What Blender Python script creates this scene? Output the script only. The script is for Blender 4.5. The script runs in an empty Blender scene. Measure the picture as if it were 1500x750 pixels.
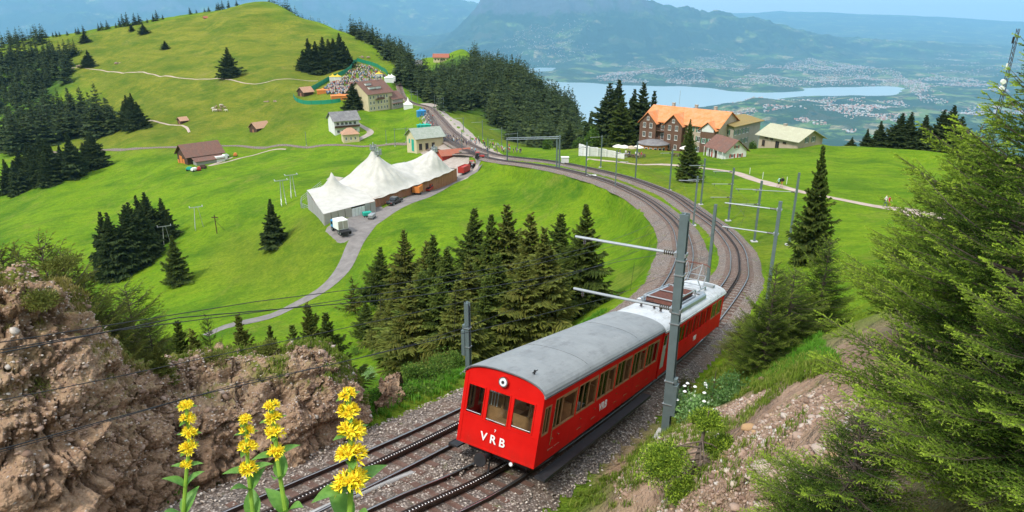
import bpy, math, random, numpy as np
from mathutils import Vector, Matrix
R_=math.radians; rng=np.random.default_rng(7); random.seed(7)
C=bpy.context.scene.collection; SC=bpy.context.scene
# ---------------------------------------------------------------- camera
FPX=1000.0; YH=12.0; TH=math.atan((375-YH)/FPX); CT,ST=math.cos(TH),math.sin(TH)
cam=bpy.data.objects.new('camera',bpy.data.cameras.new('camera')); C.objects.link(cam)
cam.data.sensor_width=36; cam.data.lens=36*FPX/1500; cam.data.clip_start=.1; cam.data.clip_end=200000
cam.location=(0,0,0); cam.rotation_euler=(math.pi/2-TH,0,0); SC.camera=cam
# ---------------------------------------------------------------- light
w=bpy.data.worlds.new('World'); SC.world=w; w.use_nodes=True
SUN_EL,SUN_AZ=R_(52),R_(-138)      # azimuth from +Y towards +X : sun stands to the left
wn=w.node_tree.nodes; wl=w.node_tree.links; wn.clear()
sky=wn.new('ShaderNodeTexSky'); sky.sky_type='NISHITA'; sky.sun_disc=False
sky.sun_elevation=SUN_EL; sky.sun_rotation=SUN_AZ; sky.altitude=1700; sky.air_density=1.0; sky.dust_density=2.0
mixw=wn.new('ShaderNodeMix'); mixw.data_type='RGBA'; mixw.inputs[0].default_value=.55   # thin even veil of high cloud
mixw.inputs[7].default_value=(10.5,11,11.4,1)
bg=wn.new('ShaderNodeBackground'); bg.inputs[1].default_value=.15
wo=wn.new('ShaderNodeOutputWorld')
wl.new(sky.outputs[0],mixw.inputs[6]); wl.new(mixw.outputs[2],bg.inputs[0]); wl.new(bg.outputs[0],wo.inputs[0])
sd=bpy.data.lights.new('sun','SUN'); sd.energy=3.0; sd.angle=R_(9); sd.color=(1,.955,.88)
so=bpy.data.objects.new('sun',sd); C.objects.link(so)
sv=Vector((math.sin(SUN_AZ)*math.cos(SUN_EL),math.cos(SUN_AZ)*math.cos(SUN_EL),math.sin(SUN_EL)))
so.rotation_euler=sv.to_track_quat('Z','Y').to_euler(); so.location=sv*50
SC.view_settings.view_transform='Standard'; SC.view_settings.look='None'; SC.view_settings.exposure=.46; SC.view_settings.gamma=1
SC.cycles.volume_bounces=0; SC.cycles.max_bounces=6; SC.cycles.transparent_max_bounces=12
SC.cycles.volume_step_rate=1; SC.cycles.use_denoising=True
# ---------------------------------------------------------------- pixel <-> place
def rayd(px,py):
    u=(px-750)/FPX; v=(375-py)/FPX
    return np.array([u,CT+v*ST,-ST+v*CT])
def P(px,py,d): return rayd(px,py)*d
def G(px,py,z):
    r=rayd(px,py); return r*(z/r[2])
# ---------------------------------------------------------------- node helper
class NT:
    def __init__(s,name,rough=.8,spec=.3):
        s.m=bpy.data.materials.new(name); s.m.use_nodes=True; s.t=s.m.node_tree; s.n=s.t.nodes
        s.b=s.n['Principled BSDF']; s.b.inputs['Roughness'].default_value=rough; s.b.inputs['Specular IOR Level'].default_value=spec
        s._c=None
    def L(s,a,b): s.t.links.new(a,b)
    def co(s,kind='Object'):
        if s._c is None: s._c=s.n.new('ShaderNodeTexCoord')
        return s._c.outputs[kind]
    def geo(s,o='Position'): return s.n.new('ShaderNodeNewGeometry').outputs[o]
    def attr(s,name,o='Fac'):
        a=s.n.new('ShaderNodeAttribute'); a.attribute_name=name; return a.outputs[o]
    def mapv(s,vec,sc=(1,1,1),rot=(0,0,0)):
        m=s.n.new('ShaderNodeMapping'); m.inputs['Scale'].default_value=sc; m.inputs['Rotation'].default_value=rot; s.L(vec,m.inputs[0]); return m.outputs[0]
    def noise(s,scale,detail=4,rough=.55,vec=None,dist=0):
        t=s.n.new('ShaderNodeTexNoise'); t.inputs['Scale'].default_value=scale; t.inputs['Detail'].default_value=detail
        t.inputs['Roughness'].default_value=rough; t.inputs['Distortion'].default_value=dist
        s.L(vec if vec is not None else s.co(),t.inputs['Vector']); return t.outputs[0]
    def vor(s,scale,vec=None,feat='F1',out=0,rnd=1):
        t=s.n.new('ShaderNodeTexVoronoi'); t.feature=feat; t.inputs['Scale'].default_value=scale; t.inputs['Randomness'].default_value=rnd
        s.L(vec if vec is not None else s.co(),t.inputs['Vector']); return t.outputs[out]
    def ramp(s,fac,stops,interp='LINEAR'):
        r=s.n.new('ShaderNodeValToRGB'); s.L(fac,r.inputs[0]); e=r.color_ramp.elements; r.color_ramp.interpolation=interp
        while len(e)<len(stops): e.new(.5)
        for k,(p,c) in enumerate(stops):
            e[k].position=p; e[k].color=(c if isinstance(c,tuple) else (c,c,c))+(1,)
        return r.outputs[0]
    def mix(s,fac,a,b,blend='MIX'):
        m=s.n.new('ShaderNodeMix'); m.data_type='RGBA'; m.blend_type=blend
        for i,x in ((0,fac),(6,a),(7,b)):
            if isinstance(x,(int,float)): m.inputs[i].default_value=x if i==0 else (x,x,x,1)
            elif isinstance(x,tuple): m.inputs[i].default_value=x+(1,)
            else: s.L(x,m.inputs[i])
        return m.outputs[2]
    def math(s,op,a,b=0,c=0):
        m=s.n.new('ShaderNodeMath'); m.operation=op
        for i,x in enumerate((a,b,c)):
            if isinstance(x,(int,float)): m.inputs[i].default_value=x
            else: s.L(x,m.inputs[i])
        return m.outputs[0]
    def mr(s,x,a,b,c=0,d=1):
        m=s.n.new('ShaderNodeMapRange'); s.L(x,m.inputs[0])
        for i,q in enumerate((a,b,c,d)): m.inputs[i+1].default_value=q
        return m.outputs[0]
    def col(s,x):
        if isinstance(x,tuple): s.b.inputs['Base Color'].default_value=x+(1,)
        else: s.L(x,s.b.inputs['Base Color'])
        return s
    def bump(s,h,strength=.5,dist=.02):
        b=s.n.new('ShaderNodeBump'); b.inputs['Strength'].default_value=strength; b.inputs['Distance'].default_value=dist
        s.L(h,b.inputs['Height']); s.L(b.outputs[0],s.b.inputs['Normal']); return s
MC={}
def pm(name,col,rough=.7,var=.15,scale=6,metal=0,spec=.3,grime=0,coat=0,bump=0):
    """plain painted / cloth / metal surface with a little wear"""
    if name in MC: return MC[name]
    n=NT(name,rough,spec); c=tuple(col)
    a=n.noise(scale,5,.6); f=n.mr(a,.25,.75)
    x=n.mix(f,tuple(v*(1-var) for v in c),tuple(min(1,v*(1+var)) for v in c))
    if grime:
        g=n.mr(n.noise(scale*.35,6,.7,vec=n.mapv(n.co(),(1,1,.35))),.5,.72); x=n.mix(n.math('MULTIPLY',g,grime),x,(.09,.075,.06))
    n.col(x); n.b.inputs['Metallic'].default_value=metal
    if coat: n.b.inputs['Coat Weight'].default_value=coat; n.b.inputs['Coat Roughness'].default_value=.15
    if bump: n.bump(a,bump,.01)
    MC[name]=n.m; return n.m
# ---------------------------------------------------------------- mesh helpers
def newmesh(name,V,F,mat=None,smooth=False,mi=None):
    me=bpy.data.meshes.new(name)
    if isinstance(F,np.ndarray):
        V=np.asarray(V,dtype=np.float32); n=len(V); m,k=F.shape
        me.vertices.add(n); me.vertices.foreach_set('co',V.ravel()); me.loops.add(m*k); me.loops.foreach_set('vertex_index',F.astype(np.int32).ravel())
        me.polygons.add(m); me.polygons.foreach_set('loop_start',np.arange(0,m*k,k,dtype=np.int32)); 
        me.update(calc_edges=True)
    else: me.from_pydata([tuple(v) for v in V],[],F); me.update()
    for m in (mat if isinstance(mat,(list,tuple)) else [mat]):
        if m: me.materials.append(m)
    if mi is not None: me.polygons.foreach_set('material_index',np.asarray(mi,dtype=np.int32))
    if smooth: me.polygons.foreach_set('use_smooth',np.ones(len(me.polygons),dtype=bool))
    return me
def link(name,me,parent=None,loc=None,rz=None):
    o=bpy.data.objects.new(name,me); C.objects.link(o)
    if parent: o.parent=parent
    if loc is not None: o.location=loc
    if rz is not None: o.rotation_euler=(0,0,rz)
    return o
def tag(o,label=None,cat=None,group=None,kind=None):
    if label: o['label']=label
    if cat: o['category']=cat
    if group: o['group']=group
    if kind: o['kind']=kind
    return o
def thing(name,label,cat,loc=(0,0,0),rz=0,group=None):
    o=bpy.data.objects.new(name,None); C.objects.link(o); o.location=loc; o.rotation_euler=(0,0,rz); o.empty_display_size=.2
    return tag(o,label,cat,group)
def copy_tree(o,parent=None):
    c=o.copy(); C.objects.link(c); c.parent=parent
    for ch in KIDS.get(o.name,[]) if False else list(o.children): copy_tree(ch,c)
    return c
KIDS={}
class MB:
    def __init__(s): s.V=[]; s.F=[]; s.M=[]; s.m=0
    def add(s,V,F):
        k=len(s.V); s.V+= [tuple(v) for v in V]; s.F+=[tuple(i+k for i in f) for f in F]; s.M+=[s.m]*len(F); return s
    def box(s,c,d,rz=0,M=None):
        x,y,z=d[0]/2,d[1]/2,d[2]/2; co,si=math.cos(rz),math.sin(rz); V=[]
        for a in (-x,x):
            for b in (-y,y):
                for e in (-z,z): V.append((c[0]+a*co-b*si,c[1]+a*si+b*co,c[2]+e))
        if M is not None: V=[tuple(M@Vector(v)) for v in V]
        return s.add(V,[(0,1,3,2),(4,6,7,5),(0,4,5,1),(2,3,7,6),(0,2,6,4),(1,5,7,3)])
    def bb(s,x0,x1,y0,y1,z0,z1): return s.box(((x0+x1)/2,(y0+y1)/2,(z0+z1)/2),(x1-x0,y1-y0,z1-z0))
    def tube(s,p,q,r0,r1=None,n=8,cap=True):
        if r1 is None: r1=r0
        p=Vector(p);q=Vector(q);d=(q-p).normalized(); a=d.orthogonal().normalized(); b=d.cross(a); V=[]
        for c,r in ((p,r0),(q,r1)):
            for i in range(n):
                t=2*math.pi*i/n; V.append(c+(a*math.cos(t)+b*math.sin(t))*r)
        F=[(i,(i+1)%n,n+(i+1)%n,n+i) for i in range(n)]
        if cap: F+=[tuple(range(n-1,-1,-1)),tuple(range(n,2*n))]
        return s.add(V,F)
    def path(s,pts,r,n=6):
        for a,b in zip(pts[:-1],pts[1:]): s.tube(a,b,r if not callable(r) else r,None,n)
        return s
    def sweep(s,pts,r,n=6):
        """one continuous tube along points; r number or list"""
        pts=[Vector(p) for p in pts]; k0=len(s.V); N=len(pts); up=None; V=[]
        for i,p in enumerate(pts):
            d=(pts[min(i+1,N-1)]-pts[max(i-1,0)]).normalized()
            a=d.orthogonal().normalized() if up is None else (up-d*up.dot(d)).normalized(); up=a; b=d.cross(a)
            rr=r[i] if isinstance(r,(list,tuple)) else r
            for k in range(n):
                t=2*math.pi*k/n; V.append(p+(a*math.cos(t)+b*math.sin(t))*rr)
        F=[]
        for i in range(N-1):
            for k in range(n): F.append((i*n+k,i*n+(k+1)%n,(i+1)*n+(k+1)%n,(i+1)*n+k))
        F+=[tuple(range(n-1,-1,-1)),tuple(range((N-1)*n,N*n))]
        return s.add(V,F)
    def prism(s,poly,y0,y1,axis='y'):
        """poly list of (a,z) extruded along axis"""
        n=len(poly)
        if axis=='y': V=[(a,y0,z) for a,z in poly]+[(a,y1,z) for a,z in poly]
        elif axis=='x': V=[(y0,a,z) for a,z in poly]+[(y1,a,z) for a,z in poly]
        else: V=[(a,z,y0) for a,z in poly]+[(a,z,y1) for a,z in poly]
        F=[(i,(i+1)%n,n+(i+1)%n,n+i) for i in range(n)]+[tuple(range(n-1,-1,-1)),tuple(range(n,2*n))]
        return s.add(V,F)
    def lathe(s,prof,c=(0,0,0),n=16):
        V=[];F=[];m=len(prof)
        for i in range(n):
            t=2*math.pi*i/n
            for r,z in prof: V.append((c[0]+r*math.cos(t),c[1]+r*math.sin(t),c[2]+z))
        for i in range(n):
            for j in range(m-1): F.append((i*m+j,((i+1)%n)*m+j,((i+1)%n)*m+j+1,i*m+j+1))
        return s.add(V,F)
    def mesh(s,name,mat,smooth=False): return newmesh(name,s.V,s.F,mat,smooth,s.M if isinstance(mat,(list,tuple)) else None)
    def obj(s,name,mat,parent=None,smooth=False,bev=0,loc=None,rz=None):
        o=link(name,s.mesh(name,mat,smooth),parent,loc,rz)
        if bev:
            b=o.modifiers.new('bevel','BEVEL'); b.width=bev; b.segments=2; b.limit_method='ANGLE'; b.angle_limit=R_(40)
        return o
# ---------------------------------------------------------------- terrain heights
RT_PTS=[(-24,-20,-2.6),(-16,-8,-5.6),(-10,1,-8.0),(-5.9,8.6,-10.2),tuple(P(597,750,16.85)),(-.66,16.4,-12.7),(4.9,26.1,-15.55),(11.2,37.8,-18.7),
 tuple(P(1077.6,411.6,53)),tuple(P(1083,385,62.3)),tuple(P(1080,366,68.4)),tuple(P(1073,354,72.9)),tuple(P(1061,339.6,79)),tuple(P(1046,326.4,85)),
 tuple(P(1020,308.4,95.2)),tuple(P(996,291,106)),tuple(P(979.5,281.6,113.7)),tuple(P(953,271,122.9)),tuple(P(925,261,133.5)),tuple(P(897,253.6,142.6)),tuple(P(860,245,155.6)),
 tuple(P(821.6,237.5,172)),tuple(P(788,233,184.6)),tuple(P(750.7,229.3,199)),tuple(P(724.5,225,211)),tuple(P(702,217,226)),tuple(P(685,208,243)),tuple(P(663,191,272)),tuple(P(644,170.5,310)),tuple(P(631,157.5,342)),tuple(P(620,154,350)),tuple(P(604,150,362)),tuple(P(590,140,390)),tuple(P(583,120,420))]
LT_PTS=[(-27,-18,-2.6),(-18.5,-6.3,-5.6),(-12.6,2.5,-8.0),(-8.6,9.1,-10.2),tuple(P(396,750,16.2)),tuple(P(667,623,22.8)),(3.2,28.6,-15.5),(8,38.5,-17.9),
 tuple(P(985,420,50.7)),tuple(P(1003,376,62.7)),tuple(P(999,345,74)),tuple(P(990,327,82.5)),tuple(P(972,309.6,93.4)),tuple(P(949.6,292.8,105)),tuple(P(925,279.7,115.7)),tuple(P(897,267.5,127.4)),
 tuple(P(860,256,141.5)),tuple(P(818,246,158.5)),tuple(P(778.7,239.6,174.6)),tuple(P(741,235,190)),tuple(P(713,230,204)),tuple(P(690,221,222)),tuple(P(670,210,240)),tuple(P(653.6,199,262)),tuple(P(638.7,181,292)),tuple(P(630,168,320)),tuple(P(624,159,345))]
def spline(pts,step=1.0):
    p=np.array(pts); d=np.r_[0,np.cumsum(np.linalg.norm(np.diff(p[:,:2],axis=0),axis=1)**.5)]
    n=len(p); out=[]
    m=np.zeros_like(p)
    for i in range(n):
        a,b=max(i-1,0),min(i+1,n-1); m[i]=(p[b]-p[a])/(d[b]-d[a])
    for i in range(n-1):
        h=d[i+1]-d[i]; k=max(2,int(np.linalg.norm(p[i+1]-p[i])/step))
        for t in np.linspace(0,1,k,endpoint=False):
            out.append((2*t**3-3*t**2+1)*p[i]+(t**3-2*t**2+t)*h*m[i]+(-2*t**3+3*t**2)*p[i+1]+(t**3-t**2)*h*m[i+1])
    out.append(p[-1]); o=np.array(out)
    for it in range(6): o[1:-1]=(o[:-2]+2*o[1:-1]+o[2:])/4 
    s=np.r_[0,np.cumsum(np.linalg.norm(np.diff(o,axis=0),axis=1))]; q=np.arange(0,s[-1],step)
    return np.stack([np.interp(q,s,o[:,k]) for k in range(3)],1)
RT=spline(RT_PTS,.5); LT=spline(LT_PTS,.5)
TENT_SHIFT=0
ctl=[]
for a in (RT,LT):
    k=np.unique((np.geomspace(10,len(a)-1,34)).astype(int)); ctl+= [tuple(a[i]) for i in k]
g=lambda *a: ctl.append(tuple(G(*a)))
pd=lambda *a: ctl.append(tuple(P(*a)))
for a in [(700,300,-43),(800,300,-38.5),(900,300,-32.6),(760,260,-41.5),(850,266,-34.2),(700,245,-44.2),(640,277,-46),(650,350,-40.5),(800,350,-36),(900,350,-31),(955,350,-27),
 (600,400,-43),(700,450,-37),(560,450,-43),(930,400,-24.5),(870,440,-25),(330,482,-48),(440,450,-47.5),(500,400,-46),(545,325,-44.6),(575,345,-43.5),(620,320,-42.5),
 (460,318,-45.2),(497,338,-44.4),(578,300,-44.4),(664,262,-46),(600,262,-46.2),(520,262,-46.6),(450,290,-47.5),(560,240,-48),(640,225,-47.5),
 (430,262,-50.5),(350,300,-53.5),(420,330,-48.5),(500,372,-46),(450,400,-48.5),(400,450,-50),(350,400,-53.5),(300,450,-54),(260,400,-57.5),(200,450,-59),(250,350,-59.5),(180,380,-64),
 (100,350,-68),(0,340,-74),(100,300,-70),(200,290,-65),(290,247,-61),(150,260,-71),(0,290,-80),(0,215,-80),(100,230,-74),(200,215,-66.5),(300,213,-62),(450,213,-57.3),(378,190,-58.5),(600,205,-50.5),(530,213,-54),
 (520,190,-51.5),(590,172,-50),(560,172,-49.8),(250,180,-62),(330,160,-55),(430,152,-47),(110,180,-74),(0,150,-72),(110,100,-48),(250,113,-46),(400,120,-42),(337,112,-42),
 (470,105,-40),(540,88,-35),(480,137,-43.5),(500,112,-39),(560,112,-41),(590,132,-46),(640,130,-52),(610,152,-49),
 (945,218,-41),(1000,224,-40.2),(1085,225,-39),(1150,216,-39),(1200,213,-38.5),(1060,233,-37.8),(980,240,-35.2),(940,238,-36.2),(960,255,-32.3),(1050,250,-32.4),(1142,275,-27.6),(1200,287,-27.2),(1299,303,-27),
 (1200,250,-31.7),(1100,318,-26.3),(1150,340,-24.8),(1100,376,-22.3),(1200,370,-21.8),(1300,350,-22),(1250,392,-17.6),(1140,440,-17),(1200,470,-13.2),(1100,520,-14),(1060,580,-13.2),
 (620,580,-13.4),(600,600,-13.1),(900,640,-13),(850,700,-12.2),(975,620,-14)]: g(*a)
SKYY=lambda x: float(np.interp(x,[0,200,385,440,500,570],[68,35,1,25,46,80]))
for a in [(585,86,520),
 (650,112,540),(700,94,620),(645,92,680),(680,73,760),(610,93,740),(760,117,580),(800,147,550),(840,182,520),(860,203,480),(720,162,420),(780,192,380),(830,212,330),(700,192,310),(660,172,330),(740,212,270),(850,219,240),(900,216,225),
 (1150,560,17),(1100,600,17.5),(1000,640,18.3),(940,700,17),(1000,740,14),(1150,720,11),(1150,640,13),(1300,600,11),(1450,600,10),(1450,740,7),(1490,500,13),(1400,430,22),(1480,380,32),(1400,340,60),(1490,300,80)]: pd(*a)
SKY_L=[(-60,90),(0,68),(40,58),(80,53),(120,48),(160,41),(200,35),(240,27),(280,20),(320,13),(355,5),(385,1),(412,8),(440,25),(475,38),(500,46),(540,62),(570,80)]
_sx=[q[0] for q in SKY_L]; _sy=[q[1] for q in SKY_L]
for x in range(-60,571,18):
    y=float(np.interp(x,_sx,_sy)); d=700-abs(x-360)*.06-max(0,x-385)*.85
    pd(x,y,d); z=P(x,y,d)[2]; d=math.hypot(*P(x,y,d)[:2])
    a=rayd(x,12); a/=math.hypot(a[0],a[1]); ctl.append((a[0]*d*1.1,a[1]*d*1.1,z-10)); ctl.append((a[0]*d*1.25,a[1]*d*1.25,z-60))
for x,y in ((100,80),(200,70),(300,45),(400,40),(360,80),(450,90),(60,80),(150,60),(250,60)): pd(x,y,700-abs(x-360)*.06-max(0,x-385)*.85-(y-SKYY(x) )*2.6)
_rc=((1070,227,190),(1120,222,192),(1170,219,190),(1210,218,186),(1250,218,180),(1290,218,176),(1330,220,172),(1380,224,166),(1430,228,160),(1490,232,154),(1560,236,150))
for x in range(1070,1561,22):
    y=float(np.interp(x,[q[0] for q in _rc],[q[1] for q in _rc])); d=float(np.interp(x,[q[0] for q in _rc],[q[2] for q in _rc]))
    pd(x,y,d); z=P(x,y,d)[2]; d=math.hypot(*P(x,y,d)[:2]); a=rayd(x,12); a/=math.hypot(a[0],a[1]); ctl.append((a[0]*d*1.13,a[1]*d*1.13,z-6)); ctl.append((a[0]*d*1.35,a[1]*d*1.35,z-34))
for a in [(1150,235),(1250,232),(1350,236),(1450,245),(1300,255),(1400,262),(1200,262),(1350,280),(1250,275),(1150,255)]:
    y=a[1]; g(a[0],y,-36.5+(y-218)*.135)
# not seen from here: under and behind the photographer, behind the crests, the drop to the valley
ctl+=[(0,0,-1.75),(2,2,-3.0),(-2,2,-3.3),(4,3,-3.4),(0,4,-5.6),(0,8,-9.3),(4,9,-8.8),(-4,4,-7),(-3,8,-9.5),(0,12,-11.2),(3,13,-11.3),(0,-10,2),(10,0,-1.5),(10,-10,3),(22,5,-3),(28,20,-8),(-30,-5,-3),(-60,-60,20),(60,-60,25),(0,-80,28),
 (-26,12,-8),(-30,26,-17),(-20,32,-21),(-10,36,-22),(0,44,-24),(-40,45,-33),(-24,52,-33),(-6,58,-30),(-45,80,-46),(-20,85,-43),(-80,70,-45),(-90,120,-60),(-150,150,-76),(-200,100,-80),(-110,30,-38),(40,50,-17),(60,40,-15),(80,70,-22),(110,100,-28),(150,60,-25)]
def beyond(px,d,zs):
    for k,z in zs: p=P(px,12,1); az=math.atan2(p[0],p[1]); r=d*k*math.hypot(p[0],p[1]); ctl.append((r*math.sin(az),r*math.cos(az),z))
for px,d in ((-60,700),(60,690),(200,680),(300,690),(385,715),(440,680),(500,640),(550,600)): beyond(px,d,((1.5,-200),))
for px in (600,645,690): beyond(px,800,((1.12,-110),(1.4,-300)))
for px,d in ((760,620),(800,600),(840,560),(870,500)): beyond(px,d,((1.25,-190),(1.8,-420)))
for px,d in ((900,240),(960,238),(1020,232),(1085,215),(1150,225),(1250,196),(1340,182),(1450,165),(1560,160)): beyond(px,d,((1.9,-130),(3,-330),(5,-520)))
for px in (-100,100,300,500,700,900,1100,1300,1600): beyond(px,1,((1500,-560),(2300,-800)))
ctl=np.array(ctl)
def warp(X,Y):
    r=np.hypot(X,Y)+1e-9; k=np.arcsinh(r/6)/r; return X*k,Y*k
cx,cy=warp(ctl[:,0],ctl[:,1])
def tps(d2): return d2*np.log(d2+1e-12)
N=len(ctl); A=np.zeros((N+3,N+3)); A[:N,:N]=tps((cx[:,None]-cx)**2+(cy[:,None]-cy)**2)
# heights are divided by a size that grows with distance so near and far are fitted alike
def hs(r): return 1+r/40
cr=np.hypot(ctl[:,0],ctl[:,1])
A[:N,:N]+=np.eye(N)*1e-4; A[:N,N]=1; A[:N,N+1]=cx; A[:N,N+2]=cy; A[N:,:N]=A[:N,N:].T
WT=np.linalg.solve(A,np.r_[ctl[:,2]/hs(cr),0,0,0])
def near_h(X,Y):
    X=np.asarray(X,float);Y=np.asarray(Y,float); sh=X.shape; x,y=warp(X.ravel(),Y.ravel()); out=np.empty(len(x))
    for i in range(0,len(x),20000):
        s=slice(i,i+20000); out[s]=tps((x[s,None]-cx)**2+(y[s,None]-cy)**2)@WT[:N]+WT[N]+x[s]*WT[N+1]+y[s]*WT[N+2]
    return (out*hs(np.hypot(X.ravel(),Y.ravel()))).reshape(sh)
# cheap value noise
_T=np.random.default_rng(3).random((256,256))
def vn(x,y):
    xi=np.floor(x).astype(int); yi=np.floor(y).astype(int); fx=x-xi; fy=y-yi; fx=fx*fx*(3-2*fx); fy=fy*fy*(3-2*fy)
    a=_T[xi&255,yi&255];b=_T[(xi+1)&255,yi&255];c=_T[xi&255,(yi+1)&255];d=_T[(xi+1)&255,(yi+1)&255]
    return (a*(1-fx)+b*fx)*(1-fy)+(c*(1-fx)+d*fx)*fy
def fbm(x,y,o=4,ridge=False):
    s=0;a=1;t=0
    for i in range(o):
        n=vn(x*2**i+17.3*i,y*2**i+9.1*i); 
        if ridge: n=1-np.abs(2*n-1)
        s=s+a*n; t+=a; a*=.5
    return s/t-.5
sm=lambda x,a,b: (lambda t:t*t*(3-2*t))(np.clip((x-a)/(b-a),0,1))
def seg_near(X,Y,line,cut=30):
    """distance to a polyline and height there"""
    X=X.ravel();Y=Y.ravel(); D=np.full(len(X),1e9); Z=np.zeros(len(X))
    lo=line[:,:2].min(0)-cut; hi=line[:,:2].max(0)+cut
    idx=np.where((X>lo[0])&(X<hi[0])&(Y>lo[1])&(Y<hi[1]))[0]
    for i in range(0,len(idx),4000):
        s=idx[i:i+4000]; d=(X[s,None]-line[:,0])**2+(Y[s,None]-line[:,1])**2; j=d.argmin(1); D[s]=np.sqrt(d[np.arange(len(s)),j]); Z[s]=line[j,2]
    return D,Z
def px_line(L,step=2.0): return spline([tuple(G(*a)) for a in L],step)
ROAD=None
PATHS={}
def height(X,Y,detail=True,track=True):
    X=np.asarray(X,float);Y=np.asarray(Y,float); sh=X.shape; r=np.hypot(X,Y)
    h=near_h(X,Y)
    if detail:
        h=h+fbm(X/28,Y/28,3)*np.clip(r/90,0,2.2)*1.7*(1-.45*sm(r,60,90)*(1-sm(r,200,330)))*(1-np.exp(-(r/8)**2))
        h=h+fbm(X/90+5,Y/90,3)*sm(r,330,600)*5
        h=h+fbm(X*.9,Y*.9,3)*.35*(1-sm(r,25,70))*sm(r,2,8)
    if track:
        for ln in (RT,LT):
            D,Z=seg_near(X,Y,ln[::2]); D=D.reshape(sh);Z=Z.reshape(sh)
            k=1-sm(D,1.9,4.4); h=h*(1-k)+(Z-.42)*k
    far=sm(np.log(r+1),math.log(1300),math.log(2300))
    if far.max()>0: h=np.where(far>0,h*(1-far)+far_h(X,Y)*far,h)
    return h
# ---- far country
fctl=[]
def fp(px,py,d): p=P(px,py,d); fctl.append((p[0],p[1],p[2]))
PIL=[(560,110),(600,88),(636,68),(672,50),(702,24),(726,4),(756,-6),(800,-16),(850,-12),(888,-2),(906,11),(930,7),(960,18),(1008,33),(1056,37),(1110,50),(1152,50),(1200,66),(1260,83),(1308,106)]
for x,y in PIL: fp(x,y,18500)
for x in range(540,1340,40):
    fctl.append(tuple(P(x,96,1)*15300/1)[:2]+(-1255,)); fctl.append(tuple(P(x,60,1)*24000)[:2]+(-1150,))
for x,y,d in ((640,72,17000),(700,70,16700),(760,60,16800),(820,72,16500),(880,62,17000),(950,62,17000),(1010,66,17200),(1100,75,17200),(850,40,17600),(760,35,17800)): fp(x,y,d)
for x,y in ((-60,-60),(0,-45),(60,-50),(120,-40),(180,-20),(230,-8),(290,-30),(350,-50),(420,-40),(480,-25),(540,-12),(600,-8),(660,4),(720,20)): fp(x,y,30000)
for x in range(-80,700,80): fctl.append(tuple(P(x,60,1)*20000)[:2]+(-1000,)); fctl.append(tuple(P(x,60,1)*38000)[:2]+(-300,))
for x,y,d in ((0,30,21000),(60,45,21000),(130,40,21000),(160,24,22000),(230,-2,22500),(300,20,22000),(400,40,22000),(520,50,22000)): fp(x,y,d)
for x,y in ((840,20),(984,21),(1080,20),(1170,17),(1250,20),(1320,21),(1400,25),(1500,31),(1600,34)): fp(x,y,43000)
for x in range(900,1640,90): 
    fctl.append(tuple(P(x,60,1)*26000)[:2]+(-1200,)); fctl.append(tuple(P(x,60,1)*60000)[:2]+(-700,)); fctl.append(tuple(P(x,60,1)*12500)[:2]+(-1258,))
    fctl.append(tuple(P(x,60,1)*18500)[:2]+(-1240,)) if x>1340 else None
for x in range(-100,1640,120): fctl.append(tuple(P(x,60,1)*9000)[:2]+(-1262,)); fctl.append(tuple(P(x,60,1)*12500)[:2]+(-1262,)); fctl.append(tuple(P(x,60,1)*5000)[:2]+(-1200,))
for x,y,d,z in ((1050,0,8900,-1180),(1130,0,8600,-1200),(1250,0,9000,-1190),(1010,0,12700,-1160),(960,0,12500,-1200),(1350,0,9500,-1180),(1200,0,6500,-1150),(1400,0,7500,-1130),(1060,0,5500,-1120),(1450,0,9500,-1220)):
    p=P(x,60,1)*d; fctl.append((p[0],p[1],z))
fctl=np.array([f for f in fctl if f is not None])/1000.
fn=len(fctl); B=np.zeros((fn+3,fn+3)); fx,fy,fz=fctl.T
B[:fn,:fn]=tps((fx[:,None]-fx)**2+(fy[:,None]-fy)**2)+np.eye(fn)*.02; B[:fn,fn]=1;B[:fn,fn+1]=fx;B[:fn,fn+2]=fy;B[fn:,:fn]=B[:fn,fn:].T
FW=np.linalg.solve(B,np.r_[fz,0,0,0])
LAKE_Z=-1270.
def poly_px(L): return np.array([G(x,y,LAKE_Z)[:2] for x,y in L])
LAKES=[poly_px([(640,128),(740,121),(796,118.5),(850,121),(900,124),(960,126),(1000,126.5),(1030,129),(1062,133),(1100,135.5),(1150,135),(1176,133.5),(1180,129.5),(1240,127.5),(1300,126),(1322,128),(1324,134),(1302,140),(1285,141.5),(1220,140.5),(1177,141),(1140,146),(1090,149),(1060,150),(1030,155),(1005,162),(960,180),(900,205),(640,235)]),
       poly_px([(700,104),(752,101),(790,99),(808,99.5),(812,103),(780,106),(760,109),(700,112)])]
def sdf(X,Y,poly):
    X=X.ravel();Y=Y.ravel(); ins=np.zeros(len(X),bool); D=np.full(len(X),1e12); n=len(poly)
    for i in range(n):
        x0,y0=poly[i];x1,y1=poly[(i+1)%n]; ex,ey=x1-x0,y1-y0
        t=np.clip(((X-x0)*ex+(Y-y0)*ey)/(ex*ex+ey*ey),0,1); D=np.minimum(D,(X-x0-t*ex)**2+(Y-y0-t*ey)**2)
        c=((y0>Y)!=(y1>Y))&(X<(x1-x0)*(Y-y0)/(y1-y0+1e-9)+x0); ins^=c
    return np.where(ins,-1,1)*np.sqrt(D)
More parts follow.
